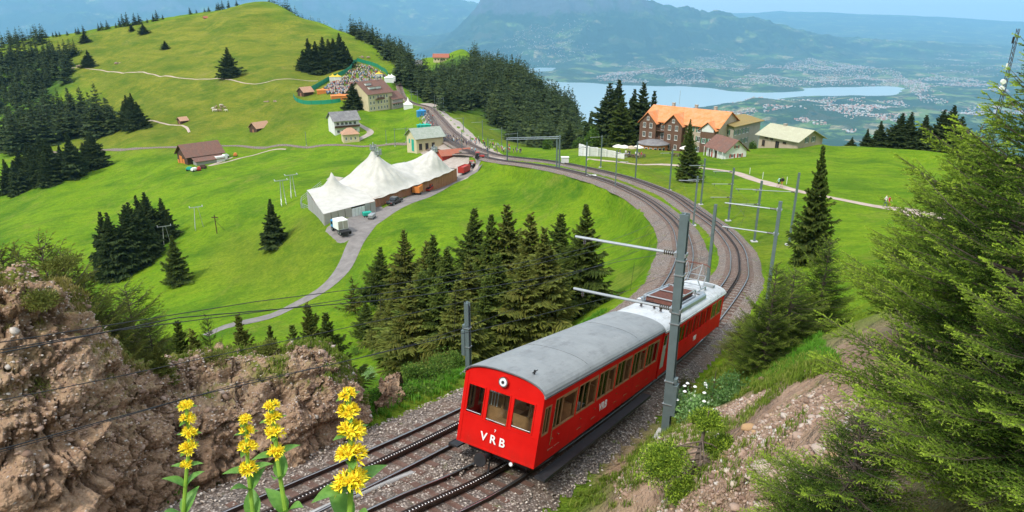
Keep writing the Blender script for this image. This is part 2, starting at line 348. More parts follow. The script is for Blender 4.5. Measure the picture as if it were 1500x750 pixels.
def far_h(X,Y):
    sh=X.shape; x=X.ravel()/1000;y=Y.ravel()/1000; out=np.empty(len(x))
    for i in range(0,len(x),20000):
        s=slice(i,i+20000); out[s]=tps((x[s,None]-fx)**2+(y[s,None]-fy)**2)@FW[:fn]+FW[fn]+x[s]*FW[fn+1]+y[s]*FW[fn+2]
    h=out*1000; h=np.maximum(h,-1262+30*fbm(x*1.2,y*1.2,3)+8)
    up=np.clip((h+1262)/900,0,1.2); r=np.hypot(x,y)
    fd=1-.8*sm(r,25,36); h=h+fd*(up*(fbm(x*.5,y*.5,6,True)*720)+np.clip(up*3,0,1)*(fbm(x*1.7,y*1.7,6,True)*230))+(1-np.clip(up*3,0,1))*np.clip(fbm(x*.9+3,y*.9,4)*260,0,120)*sm(r,3,6)
    h=h+sm(r,34,44)*fbm(x*.13,y*.13+2,4)*260
    d=np.minimum(sdf(X,Y,LAKES[0]),sdf(X,Y,LAKES[1]))+fbm(x*2.2,y*2.2,4)*260
    h=np.where(d<0,np.maximum(d*.3,-30)-1270,np.maximum(-1269+np.minimum(d*.06,300),-1269+0*h)*(1-sm(d,0,900))+np.maximum(h,-1266)*sm(d,0,900))
    return h.reshape(sh)
def hit(px,py,h=0.,lo=None,hi=1100.):
    """where the line of sight through a picture point comes within h of the ground"""
    lo=lo or (26. if h else 2.); r=rayd(px,py); t=np.geomspace(lo,hi,900); e=r[2]*t-height(r[0]*t,r[1]*t,track=False)-h
    if h:
        j=np.where((e[1:]<=0)&(e[:-1]>0))[0]+1
        if len(j)==0: return r*t[np.argmax(np.where(t<140,e,-1e9))]
    else:
        j=np.where(e<=0)[0]
        if len(j)==0: return r*t[np.argmin(np.where((t>30)&(t<900),e,1e9))]
    j=j[0]
    if j==0: return r*t[0]
    f=e[j-1]/(e[j-1]-e[j]); return r*(t[j-1]+f*(t[j]-t[j-1]))
def gz(x,y): return float(height(np.array([x]),np.array([y]))[0])
# ================================================================= ground
def zpoly(L):
    return np.array([hit(x,y)[:2] for x,y in L])
def merid(a0,a1,n): return np.linspace(a0,a1,n)
az=np.r_[np.linspace(-math.pi,-.78,60,endpoint=False),np.linspace(-.78,.78,760,endpoint=False),np.linspace(.78,math.pi,61)]
rr=np.r_[np.geomspace(.6,12,36,endpoint=False),np.geomspace(12,330,400,endpoint=False),np.geomspace(330,1000,150,endpoint=False),np.geomspace(1000,1500,16)]
def polar(az,rr):
    A_,Rr=np.meshgrid(az,rr,indexing='ij'); return Rr*np.sin(A_),Rr*np.cos(A_)
X,Y=polar(az,rr); H=height(X,Y)
def gridfaces(n,m,flip=False):
    i=np.arange(n-1)[:,None]*m+np.arange(m-1); f=np.stack([i,i+1,i+m+1,i+m],-1).reshape(-1,4); return f if flip else f[:,::-1]
def addattr(me,name,val):
    a=me.attributes.new(name,'FLOAT','POINT'); a.data.foreach_set('value',np.asarray(val,dtype=np.float32).ravel())
def inmask(X,Y,L,soft=8,wob=0): 
    p=zpoly(L); d=sdf(X,Y,p).reshape(X.shape)
    if wob: d=d+fbm(X/25,Y/25,3)*wob
    return 1-sm(d,-soft,soft)
r=np.hypot(X,Y)
hill=np.maximum(inmask(X,Y,[(60,225),(130,150),(60,110),(0,70),(200,36),(385,2),(500,50),(570,90),(520,110),(470,160),(450,205),(400,212),(330,200),(250,222)],25,30),
  inmask(X,Y,[(510,345),(440,330),(330,330),(300,420),(430,440),(500,385)],10,10)*.45)
hill=np.maximum(hill,inmask(X,Y,[(660,165),(740,165),(860,200),(1000,222),(1000,245),(900,240),(800,215),(700,200)],6)*.75)
hill=np.maximum(hill,inmask(X,Y,[(860,238),(1000,268),(1085,320),(1100,400),(1140,380),(1160,340),(1090,290),(1000,262),(940,244)],3)*.55)
hill=np.maximum(hill,inmask(X,Y,[(1000,268),(1090,330),(1095,380),(1060,330),(980,285),(900,262),(860,250)],2)*.5)
hill=np.maximum(hill,(1-sm(r,20,40))*.8)
wood=np.maximum(inmask(X,Y,[(612,150),(600,96),(640,95),(700,92),(760,112),(855,190),(780,215),(740,205),(680,160)],10,14),inmask(X,Y,[(0,90),(100,80),(105,120),(60,160),(0,170)],12))
me=newmesh('ground',np.stack([X,Y,H],-1).reshape(-1,3),gridfaces(len(az),len(rr)),None,True)
drop=sm(r,330,700)*sm(-H,95,200)
soil=(1-sm(r,16,30))*sm(fbm(X/5,Y/5,3),-.05,.12)
soil=np.maximum(soil,inmask(X,Y,[(880,735),(920,690),(1000,635),(1090,590),(1160,558),(1340,560),(1340,749),(880,749)],1.2,2)*.95)
addattr(me,'hill',hill); addattr(me,'wood',np.maximum(wood,drop)); addattr(me,'soil',soil)
n=NT('meadow',.95,.02); pos=n.geo('Position')
big=n.noise(.018,5,.6,vec=pos); mid=n.noise(.12,6,.65,vec=pos); fin=n.noise(1.6,5,.7,vec=pos); st=n.noise(.5,6,.7,vec=n.mapv(pos,(.25,1.2,3)))
lush=n.mix(n.mr(big,.35,.65),(.110,.235,.010),(.165,.30,.014)); lush=n.mix(n.mr(mid,.3,.7),lush,(.20,.305,.014),'MIX'); 
lush=n.mix(n.mr(n.noise(.05,6,.7,vec=n.mapv(pos,(1,1,2),(0,0,.5))),.46,.62),lush,(.072,.165,.012)); lush=n.mix(n.mr(n.noise(.085,7,.75,vec=n.mapv(pos,(1,.5,1),(0,0,1.1)),dist=.8),.54,.66,0,.8),lush,(.22,.25,.04))
olive=n.mix(n.mr(mid,.3,.7),(.125,.145,.016),(.22,.205,.032)); olive=n.mix(n.mr(big,.4,.62),olive,(.26,.235,.035))
olive=n.mix(n.mr(n.noise(.03,7,.75,vec=n.mapv(pos,(1,1,2.5))),.46,.6),olive,(.085,.125,.016)); olive=n.mix(n.mr(n.noise(.06,7,.8,vec=n.mapv(pos,(.6,1,1)),dist=1),.56,.66,0,.7),olive,(.28,.22,.07))
terr=n.noise(.9,3,.6,vec=n.mapv(pos,(.02,.02,.55)),dist=.6); olive=n.mix(n.mr(terr,.45,.7,0,.45),olive,(.075,.105,.015))
x=n.mix(n.attr('hill'),lush,olive)
x=n.mix(n.mr(fin,.38,.68,0,.62),x,(.045,.105,.008)); x=n.mix(n.mr(n.noise(.38,6,.75,vec=pos),.5,.66,0,.5),x,(.055,.13,.01)); x=n.mix(n.mr(n.noise(4.5,4,.7,vec=pos),.5,.75,0,.45),x,(.22,.31,.02)); x=n.mix(n.mr(st,.5,.72,0,.45),x,(.24,.28,.022))
x=n.mix(n.attr('wood'),x,n.mix(n.mr(mid,.35,.65),(.045,.09,.015),(.09,.17,.025)))
peb=n.vor(9,vec=pos,out=1); dirt=n.mix(n.mr(fin,.3,.7),(.24,.15,.10),(.39,.265,.19)); dirt=n.mix(n.mr(n.vor(7,vec=pos),.0,.25,.5,0),dirt,n.mix(.8,peb,(.46,.36,.29)))
x=n.mix(n.math('MULTIPLY',n.attr('soil'),n.mr(n.noise(.9,5,.7,vec=pos),.30,.42)),x,dirt)
n.col(x); n.bump(n.math('ADD',n.math('ADD',fin,n.math('MULTIPLY',n.math('MULTIPLY',terr,n.attr('hill')),5)),n.math('MULTIPLY',n.noise(.38,6,.75,vec=pos),3)),.8,.45)
M_GROUND=n.m; me.materials.append(M_GROUND)
tag(link('ground',me),kind='structure')
# ---- far valley and mountains: the same height function, carried on to the horizon
az2=np.linspace(-.82,.82,620)
r2=np.r_[np.geomspace(1500,7500,36,endpoint=False),np.geomspace(7500,17500,230,endpoint=False),np.geomspace(17500,50000,150)]
X2,Y2=polar(az2,r2); H2=height(X2,Y2)
me=newmesh('valley',np.stack([X2,Y2,H2],-1).reshape(-1,3),gridfaces(len(az2),len(r2)),None,True)
n=NT('valley_land',.95,.05); pos=n.geo('Position'); z=n.n.new('ShaderNodeSeparateXYZ'); n.L(pos,z.inputs[0]); zz=z.outputs[2]
nn=n.n.new('ShaderNodeSeparateXYZ'); n.L(n.geo('Normal'),nn.inputs[0]); flat=nn.outputs[2]
km=n.mapv(pos,(.001,.001,.001)); kf=n.mapv(pos,(.001,.001,0))
fields=n.mix(n.vor(5,vec=kf,out=1,rnd=.9),(.10,.22,.03),(.23,.33,.09)); cell=n.vor(4.5,vec=kf,out=1); sp=n.n.new('ShaderNodeSeparateColor'); n.L(cell,sp.inputs[0])
fields=n.mix(sp.outputs[0],(.07,.16,.03),(.20,.26,.09)); fields=n.mix(n.mr(sp.outputs[1],.8,.9),fields,(.34,.30,.16))
wd=n.mr(n.noise(.85,7,.68,vec=km),.45,.49); wd2=n.mr(n.noise(3.2,6,.65,vec=km),.50,.54)
slope=n.mr(flat,.985,.95); f1=n.math('MAXIMUM',n.math('MULTIPLY',wd,.85),n.math('MULTIPLY',slope,n.mr(n.noise(1.3,6,.65,vec=km),.40,.48)))
f1=n.math('MAXIMUM',f1,n.math('MULTIPLY',wd2,.8))
x=n.mix(f1,fields,(.02,.05,.028))
x=n.mix(n.math('MULTIPLY',n.mr(n.math('ADD',zz,n.math('MULTIPLY',n.noise(2.2,6,.7,vec=km),900)),300,380),n.mr(flat,.93,.78)),x,n.mix(n.noise(4,6,.7,vec=n.mapv(pos,(.001,.001,.004))),(.035,.045,.06),(.13,.14,.15)))
n.col(x); n.bump(n.noise(5,6,.7,vec=km),.7,160); me.materials.append(n.m)
tag(link('valley',me),kind='structure')
# ---- lakes
n=NT('lake_water',.12,.5); n.col((.27,.38,.40)); pos=n.geo('Position'); n.bump(n.noise(.05,4,.6,vec=pos),.15,2)
n.b.inputs['Roughness'].default_value=.38
M_WATER=n.m
for i,pl in enumerate(LAKES):
    c=pl.mean(0); big_=[(c[0]+(p[0]-c[0])*1.06,c[1]+(p[1]-c[1])*1.06,LAKE_Z+.3) for p in pl]
    x0,y0=pl.min(0)-500; x1,y1=pl.max(0)+500
    tag(link('lake',newmesh('lake',[(x0,y0,LAKE_Z),(x1,y0,LAKE_Z),(x1,y1,LAKE_Z),(x0,y1,LAKE_Z)],[(0,1,2,3)],M_WATER)),kind='structure')
# ---- haze : one closed even box of air
HZ=MB(); HZ.bb(-47000,47000,-3000,51500,-1335,2100); n=bpy.data.materials.new('haze_air'); n.use_nodes=True; t=n.node_tree; t.nodes.clear()
v=t.nodes.new('ShaderNodeVolumePrincipled'); v.inputs['Color'].default_value=(.31,.69,1,1); v.inputs['Density'].default_value=4.3e-5; v.inputs['Anisotropy'].default_value=0
o_=t.nodes.new('ShaderNodeOutputMaterial'); t.links.new(v.outputs[0],o_.inputs['Volume'])
tag(HZ.obj('haze',n),kind='stuff')
# ================================================================= strips draped on the ground
def strip(line,offs,zoff,name,mat,kind='structure',own=False,parent=None,taper=0):
    """ribbon along a 3d line; offs = list of (sideways, height over line)"""
    p=line; d=np.gradient(p[:,:2],axis=0); d/=np.linalg.norm(d,axis=1)[:,None]; R=np.stack([d[:,1],-d[:,0]],1)
    V=[];
    for o,h in offs:
        q=np.empty((len(p),3)); w=o(np.arange(len(p))) if callable(o) else o
        q[:,:2]=p[:,:2]+R*(w[:,None] if hasattr(w,'__len__') else w)
        q[:,2]=(p[:,2] if own else height(q[:,0],q[:,1]))+h+zoff; V.append(q)
    V=np.stack(V,0); m=len(p); F=gridfaces(len(offs),m)
    return tag(link(name,newmesh(name,V.reshape(-1,3),F,mat,True),parent),kind=kind)
n=NT('track_ballast',.95,.15); pos=n.geo('Position')
cellc=n.vor(14,vec=pos,out=1); sp=n.n.new('ShaderNodeSeparateColor'); n.L(cellc,sp.inputs[0])
x=n.ramp(sp.outputs[0],[(0,(.11,.09,.075)),(.35,(.24,.195,.165)),(.7,(.37,.31,.265)),(1,(.56,.49,.43))]); x=n.mix(n.mr(n.vor(14,vec=pos),.25,.55,0,.75),x,(.05,.04,.035))
x=n.mix(n.mr(n.noise(.35,5,.7,vec=pos),.42,.66,0,.5),x,(.20,.125,.085)); x=n.mix(n.mr(n.noise(1.1,6,.75,vec=pos),.60,.68,0,.7),x,(.13,.17,.03))
n.col(x); n.bump(n.vor(14,vec=pos),-.9,.06); M_BALLAST=n.m
wob=lambda a,s:(lambda i: a+s*(fbm(i*.11+a,i*0+a*3,3)*2))
for ln,nm in ((RT,'r'),(LT,'l')):
    hw=1.75 if nm=='r' else 2.05
    strip(ln,[(wob(-hw-.6,.25),-.62),(-hw,-.24),(-1.2,-.15),(-.5,-.138),(0,-.138),(.5,-.138),(1.2,-.15),(hw,-.24),(wob(hw+.6,.25),-.62)],0,'track_bed',M_BALLAST,own=True)
# asphalt road and paths
def matpath(name,a,b,c):
    n=NT(name,.92,.15); pos=n.geo('Position'); x=n.mix(n.mr(n.noise(.6,6,.7,vec=pos),.3,.7),a,b); x=n.mix(n.mr(n.vor(6,vec=pos),.0,.35,.5,0),x,c); n.col(x); n.bump(n.noise(8,4,.6,vec=pos),.4,.02); return n.m
M_ROAD=matpath('worn_road',(.15,.135,.125),(.25,.225,.21),(.30,.27,.25)); M_PATH=matpath('gravel_path',(.33,.25,.20),(.48,.38,.31),(.50,.42,.36)); M_YARD=matpath('gravel_yard',(.28,.23,.19),(.42,.36,.31),(.2,.17,.14))
def way(L,w,name,mat,z=.12,hard=None):
    ln=spline([tuple(hit(x,y)) for x,y in L],2.0); ln[:,2]=height(ln[:,0],ln[:,1])
    k=max(1,int(round(w/1.2)));  o=[(wob(s*w/2,.25) if abs(s)==1 else s*w/2,z if abs(s)<1 else z*.3) for s in np.linspace(-1,1,2*k+1)]
    return strip(ln,o,0,name,mat)
way([(500,345),(540,328),(575,305),(610,290),(650,271),(690,252),(712,240),(700,228)],5.2,'yard_road',M_ROAD)
way([(300,492),(330,480),(380,466),(430,448),(475,425),(500,402),(512,375),(528,345),(545,325)],3.6,'asphalt_road',M_ROAD,.14)
way([(860,233),(905,238),(960,240),(1020,246),(1065,250),(1105,263),(1142,274),(1200,287),(1260,297),(1310,304),(1380,318),(1460,336)],2.3,'footpath',M_PATH)
way([(100,99),(140,102),(190,106),(250,112),(330,116),(400,118),(470,118)],1.0,'hill_track',M_PATH,.2)
way([(150,178),(200,178),(240,181),(268,184),(278,195)],1.2,'farm_track',M_PATH,.25)
way([(520,207),(545,193),(520,180),(510,170),(525,160)],3,'hotel_drive',M_YARD,.2)
way([(340,231),(300,245),(330,238),(365,229),(400,219),(420,219)],1.2,'barn_drive',M_PATH,.25)
way([(0,223),(60,221),(150,220),(250,216),(330,214),(420,213),(500,213),(560,213),(600,211)],2.6,'railway_embankment',M_BALLAST,.35)
# ================================================================= trackwork
M_RAIL=pm('rail_steel',(.07,.045,.035),.45,.3,3,metal=.6); M_RAILTOP=pm('rail_head',(.34,.32,.31),.28,.1,3,metal=.9)
M_SLEEP=pm('sleeper_steel',(.13,.075,.055),.85,.35,4)
M_MAST=pm('mast_paint',(.15,.195,.20),.5,.12,3,metal=.3,grime=.35); M_GALV=pm('galvanised_steel',(.42,.44,.45),.38,.1,5,metal=.7)
M_WIRE=pm('dark_wire',(.02,.02,.022),.5,.1); M_INS=pm('insulator_brown',(.05,.03,.025),.25,.1,spec=.6); M_CONC=pm('concrete',(.42,.41,.39),.9,.12,5,grime=.3,bump=.3)
def offset(line,o,h=0):
    d=np.gradient(line[:,:2],axis=0); d/=np.linalg.norm(d,axis=1)[:,None]; q=line.copy(); q[:,0]+=d[:,1]*o; q[:,1]-=d[:,0]*o; q[:,2]+=h; return q
def bar(line,o,h0,h1,w,name,mat,parent,kind=None):
    A=offset(line,o-w/2); B_=offset(line,o+w/2); m=len(line); V=[]
    for q,h in ((A,h0),(A,h1),(B_,h1),(B_,h0)):
        t=q.copy(); t[:,2]=line[:,2]+h; V.append(t)
    V=np.concatenate(V+[V[0]]); F=gridfaces(5,m)
    F=np.concatenate([F,[[0,m,2*m,3*m],[m-1,4*m-1,3*m-1,2*m-1]]]); 
    if isinstance(mat,list):
        mi=np.zeros(len(F)); mi[m-1:2*(m-1)]=1
        o_=link(name,newmesh(name,V,F,mat,False,mi),parent)
    else: o_=link(name,newmesh(name,V,F,mat),parent)
    return tag(o_,kind=kind)
def box_many(name,mat,parent,Cs,Ds,dims,kind='stuff'):
    """joined boxes: centres, unit direction in plan, slope ignored"""
    V=[];F=[];k=0; x,y,z=[q/2 for q in dims]
    for c,d in zip(Cs,Ds):
        a=np.array([d[0],d[1],d[2]]); b=np.array([d[1],-d[0],0]); b=b/np.linalg.norm(b); u=np.cross(b,a)
        for i in (-x,x):
            for j in (-y,y):
                for l in (-z,z): V.append(c+a*i+b*j+u*l)
        F+=[[k,k+1,k+3,k+2],[k+4,k+6,k+7,k+5],[k,k+4,k+5,k+1],[k+2,k+3,k+7,k+6],[k,k+2,k+6,k+4],[k+1,k+5,k+7,k+3]]; k+=8
    return tag(link(name,newmesh(name,np.array(V),np.array(F),mat),parent),kind=kind)
bx=MB(); bx.box((0,0,0),(.24,2.35,.14)); SLEEPER=bx.mesh('sleeper',M_SLEEP)
def frames(line,step,s0=0,s1=1e9):
    s=np.r_[0,np.cumsum(np.linalg.norm(np.diff(line,axis=0),axis=1))]; q=np.arange(s0,min(s1,s[-1]),step)
    p=np.stack([np.interp(q,s,line[:,k]) for k in range(3)],1); p2=np.stack([np.interp(q+.3,s,line[:,k]) for k in range(3)],1); d=p2-p; d[:-1]/=np.linalg.norm(d[:-1],axis=1)[:,None]; d[-1]=d[-2]
    return p,d
def railway(ln,sleep0,sleep1,rack=True,near=True):
    t=bpy.data.objects.new('railway_track',None); C.objects.link(t); t['kind']='structure'
    for o in (-.75,.75):
        bar(ln,o,-.03,0,.075,'rail',[M_RAIL,M_RAILTOP],t); 
        bar(ln,o,-.2,-.025,.03,'rail_web',M_RAIL,t); bar(ln,o,-.21,-.185,.13,'rail_foot',M_RAIL,t)
    if rack:
        for o in (-.07,.07): bar(ln,o,-.09,.06,.028,'rack_rail',M_RAIL,t)
        bar(ln,0,-.19,-.10,.10,'rack_chair',M_RAIL,t)
        p,d=frames(ln,.12,6,60); p=p+np.array([0,0,.015]); box_many('rack_teeth',M_RAILTOP,t,p,d,(.045,.12,.05))
    p,d=frames(ln,.66,sleep0,sleep1)
    for a,b in zip(p,d):
        o=link('sleeper',SLEEPER,t); o.location=a+np.array([random.uniform(-.02,.02),0,-.2]); o.rotation_euler=(0,-math.asin(b[2]),math.atan2(b[1],b[0])+random.uniform(-.015,.015)); o.rotation_mode='XYZ'
    p,d=frames(ln,.66,sleep1,1e9); box_many('sleeper_run',M_SLEEP,t,p+np.array([0,0,-.2]),d,(.24,2.35,.14))
    return t
railway(RT,16,75); railway(LT,16,80)
tag(bar(RT[36:130],-1.66,-.3,-.12,.17,'cable_trough',M_CONC,None),'pale concrete cable trough running between the two tracks','cable trough')
# station and valley-line tracks, far away: rails only
far_lines=[[(712,231),(680,221),(655,208),(640,193),(630,175),(622,160)],[(700,234),(670,227),(640,221),(615,214)],[(690,226),(660,209),(645,192),(636,175),(628,160)]]
for L in far_lines:
    q=spline([tuple(hit(*a)) for a in L],2.); q[:,2]=height(q[:,0],q[:,1])+.55; strip(q,[(-2.1,-.5),(-1.7,-.22),(1.7,-.22),(2.1,-.5)],0,'track_bed',M_BALLAST,own=True)
    t=bpy.data.objects.new('railway_track',None); C.objects.link(t); t['kind']='structure'
    for o in (-.75,0,.75): bar(q,o,-.2,0,.09,'rail',M_RAIL,t)
# ballast between and beside the station tracks: a gravel apron
apron=[(745,236),(712,216),(690,196),(660,172),(636,152),(616,152),(622,185),(640,205),(648,222),(700,240)]
def patch(L,name,mat,z=.3,step=3.,kind='structure',px=True,soft=0):
    p=np.array([hit(*a)[:2] for a in L]) if px else np.array(L); lo=p.min(0);hi=p.max(0)
    nx=int((hi[0]-lo[0])/step)+2; ny=int((hi[1]-lo[1])/step)+2; X,Y=np.meshgrid(np.linspace(lo[0],hi[0],nx),np.linspace(lo[1],hi[1],ny),indexing='ij')
    D=sdf(X,Y,p).reshape(X.shape); H=height(X,Y)+z-np.clip(D/step+.3,0,1.5)*z*1.5; F=gridfaces(nx,ny); k=D.ravel()[F].min(1)<step*.6
    return tag(link(name,newmesh(name,np.stack([X,Y,H],-1).reshape(-1,3),F[k],mat,True)),kind=kind)
patch(apron,'station_apron',M_YARD,.12,2.5)
patch([(600,216),(640,222),(712,236),(700,232),(675,240),(700,246),(680,262),(650,272),(665,252),(640,235)],'station_yard',M_YARD,.1,2.)
patch([(497,333),(545,322),(560,305),(548,300),(520,318),(478,336),(500,356),(520,345)],'tent_yard',M_ROAD,.12,1.5)
# ================================================================= masts
def near_track(x,y):
    best=None
    for ln in (RT,LT):
        d=(ln[:,0]-x)**2+(ln[:,1]-y)**2; j=d.argmin()
        if best is None or d[j]<best[0]: best=(d[j],ln,j)
    return math.sqrt(best[0]),best[1][best[2]]
def base_top(px,py,tpx,tpy,h=None,d=None):
    """foot on the ground; height read from the picture unless given"""
    if d is not None: b=P(px,py,d); b[2]=gz(b[0],b[1])
    elif h is not None: b=hit(tpx,tpy,h); b[2]=gz(b[0],b[1]); return b,h
    else: b=hit(px,py); b[2]=gz(b[0],b[1])
    v=(375-tpy)/FPX; zt=b[1]*(v*CT-ST)/(CT+v*ST); return b,zt-b[2]
def ibeam(mb,h,w,dpt,t,z0=0):
    mb.bb(-w/2,w/2,-dpt/2,-dpt/2+t,z0,h); mb.bb(-w/2,w/2,dpt/2-t,dpt/2,z0,h); mb.bb(-t/2,t/2,-dpt/2+t,dpt/2-t,z0,h)
MASTS=[]
def mast(b,h,label,arms=(.80,.60),big=False,ln=None,group='overhead line masts along the curving tracks',reach=None):
    if near_track(b[0],b[1])[0]>60: ang=0;dist=3
    dist,q=near_track(b[0],b[1]); ang=math.atan2(q[1]-b[1],q[0]-b[0])
    t=thing('line_mast',label,'mast',b,ang,group); w=.27 if big and arms else .2
    m=MB(); ibeam(m,h,w,w,.035,-.3); m.obj('post',M_MAST,t)
    m=MB(); m.bb(-.35,.35,-.35,.35,-.4,.08); m.obj('footing',M_CONC,t)
    L=reach or min(max(dist-.2,2.0),4.2)
    for a in arms:
        m=MB(); z=h*a; m.tube((w/2,0,z),(w/2+L,0,z+.02),.05 if big else .04,n=8); m.box((w/2+.02,0,z),(.09,w+.06,.16)); m.box((-w/2-.02,0,z),(.05,w+.06,.1)); r_=m.obj('bracket_arm',M_GALV,t)
        m=MB()
        for k in range(5): m.tube((w/2+.12+k*.07,0,z),(w/2+.15+k*.07,0,z),.085,n=8)
        m.obj('insulator',M_INS,r_)
        m=MB(); 
        for k in range(3): m.tube((w/2+L-.35,0,z-.05-k*.06),(w/2+L-.35,0,z-.08-k*.06),.05,n=8)
        m.tube((w/2+L-.35,0,z),(w/2+L-.35,0,z-.26),.015,n=5); m.obj('wire_hanger',M_INS,r_)
    if big:
        m=MB(); m.bb(-w/2-.16,-w/2,-.14,.14,1.0,2.2); m.bb(-w/2-.12,-w/2,-.1,.1,2.25,2.45); m.obj('switch_box',M_MAST,t)
        m=MB()
        for zz in (1.4,2.3,4.5,4.9,6.25,6.75):
            if zz<h: m=MB(); m.bb(-w/2-.03,w/2+.03,-w/2-.03,w/2+.03,zz,zz+.035); m.obj('clamp_band',M_GALV,t)
    MASTS.append((np.array(b),h,ang,L)); return t
b,h=base_top(976,620,1006,313,d=24.3); mast(b,h,'tall steel mast standing in front of the electric railcar',(.835,.60),True,reach=3.6)
b,h=base_top(686,520,684,443,d=30.); mast(b,h,'steel mast rising behind the front end of the red coach',(),True)
ml=[((1130,388),(1146,278),7.4,'second mast left of the tall right-hand mast above the outer track',(.93,.72)),((1145,440),(1171,253),7.8,'tallest mast on the right, close to the pointed dark spruce',(.74,)),((1105,352),(1117,265),None,'mast on the cutting slope just below the two hikers',(.86,.62)),
 ((1067,321),(1078,246),None,'slim mast on the grass slope left of the four-armed row',(.93,.7,.45)),((1040,384),(1049,294),7.0,'mast between the two curved tracks behind the railcar roof',()),((1016,323),(1021,258),None,'mast beside the inner edge of the outer curve',(.9,)),
 ((1027,294),(1035,232),None,'mast by the dark round spruce below the hotel',(.85,.55)),((981,272),(985,218),None,'mast on the bank below the beer garden terrace',(.9,)),((931,256),(934,208),None,'mast on the bank below the end of the white wall',(.85,)),
 ((901,278),(904,220),None,'mast at the left edge of the inner curve on the meadow',(.92,.7)),((880,243),(882,198),None,'mast standing in front of the white wall',(.95,)),((858,262),(859,208),None,'mast on the meadow edge with a white block at its foot',(.85,)),
 ((758,219),(758,193),None,'distant mast on the grass behind the platform end',(.9,)),((735,215),(735,186),None,'distant mast beside the crowd, third along the platform',(.9,)),((707,204),(707,176),None,'distant mast right of the worn slope beyond the station',(.9,)),
 ((715,238),(715,202),None,'mast in the fork of the station tracks near the crowd',(.9,)),((677,223),(677,193),None,'mast beside the red station roof',(.9,)),((679,192),(679,172),None,'small mast on the worn grassy slope past the station',(.95,.6)),
 ((650,163),(650,142),None,'distant mast by the top of the station tracks',(.9,.6)),((637,164),(637,140),None,'distant double-armed mast at the far curve',(.95,.7)),((612,152),(612,132),None,'distant mast in front of the dark forest edge',(.9,.7)),((603,150),(603,130),None,'thin distant mast beside the white pointed pavilion',(.9,)),
 ((566,210),(567,190),None,'mast beside the valley line behind the tent peak',()),((579,214),(579,188),None,'mast with a bracket on the valley line, left of the station house',(.95,)),((595,208),(595,187),None,'mast just left of the old station house roof',(.95,)),
 ((449,213),(449,193),None,'lone thin mast on the meadow line left of the annex house',())]
for (bx_,by),(tx,ty),h,lab,arms in ml:
    b,hh=base_top(bx_,by,tx,ty,h=h); mast(b,hh,lab,arms)
# portal gantry
bl,hl=base_top(743,241.5,743,202); br,hr=base_top(819,248,820,200); hh=(hl+hr)/2; ang=math.atan2(br[1]-bl[1],br[0]-bl[0]); Lg=math.hypot(*(br-bl)[:2])
t=thing('line_portal','steel portal gantry spanning the tracks where they fan out','gantry',bl,ang)
zb=br[2]-bl[2]; zl_,zr_=hl,zb+hr
m=MB(); ibeam(m,hl,.28,.28,.04,-.5); m.obj('post',M_MAST,t)
m=MB(); m.bb(Lg-.14,Lg+.14,-.14,.14,zb-.5,zr_+.25); m.obj('post',M_MAST,t); m=MB(); m.bb(Lg-1.6,Lg-1.36,-.14,.14,zb-.5,zr_-.1); m.obj('post',M_MAST,t)
m=MB()
for y in (-.3,.3):
    for z in (-.45,0): m.tube((0,y,zl_+z),(Lg,y,zr_+z),.07,n=5)
nseg=16
for k in range(nseg):
    x0=Lg*k/nseg;x1=Lg*(k+1)/nseg
    za_=zl_+(zr_-zl_)*k/nseg; zb_=zl_+(zr_-zl_)*(k+1)/nseg
    for y in (-.3,.3): m.tube((x0,y,za_-.45),(x1,y,zb_),.03,n=4)
    m.tube((x0,-.3,za_),(x1,.3,zb_),.03,n=4)
m.obj('lattice_beam',M_GALV,t)
# ================================================================= wires
def wire(pts,name,label,r=.011,group=None):
    m=MB(); m.sweep(pts,r,5); return tag(m.obj(name,M_WIRE),label,'wire',group)
def linewire(ln,h,side,name,label,a=0,b=None,every=44,sag=.12,r=.009):
    q=offset(ln,side,h)[a:b]; ks=list(range(0,len(q),every)); 
    if ks[-1]!=len(q)-1: ks.append(len(q)-1)
    pts=[]
    for i,j in zip(ks[:-1],ks[1:]):
        for t in (0,.25,.5,.75): p=q[i]*(1-t)+q[j]*t; p=p.copy(); p[2]-=sag*4*t*(1-t); pts.append(tuple(p))
    pts.append(tuple(q[ks[-1]])); return wire(pts,name,label,r)
iR=int(np.argmin((RT[:,0]+.6)**2+(RT[:,1]-16)**2)); iL=int(np.argmin((LT[:,0]+3)**2+(LT[:,1]-18)**2))
linewire(RT,4.55,.0,'contact_wire','contact wire running low over the roofs of the red train',0,700,every=36,sag=.04)
linewire(RT,6.0,.1,'messenger_wire','upper carrying wire above the red train',0,700,every=36,sag=.25,r=.009)
linewire(LT,4.35,.0,'contact_wire','contact wire over the empty left-hand track',0,700,every=36,sag=.05,r=.009)
linewire(LT,5.3,.1,'messenger_wire','upper carrying wire over the empty left-hand track',0,700,every=36,sag=.2,r=.009)
linewire(LT,5.0,-1.2,'feeder_wire','black feeder wire strung across the rocky outcrop',0,200,every=40,sag=.2,r=.010)
linewire(LT,2.5,-2.2,'feeder_wire','lowest black cable crossing the left rock face',0,110,every=40,sag=.3,r=.009)
for k in (18,): pass
# catenary droppers near the camera
m=MB()
for ln in (LT,RT):
    q0=offset(ln,0,4.35 if ln is LT else 4.55);q1=offset(ln,.1,5.2 if ln is LT else 5.8)
    for k in range(60,200,26): m.tube(q0[k],q1[k],.007,n=4)
tag(m.obj('wire_dropper',M_WIRE),'thin droppers hanging between the catenary wires','wire'); bpy.data.objects['wire_dropper']['kind']='stuff'
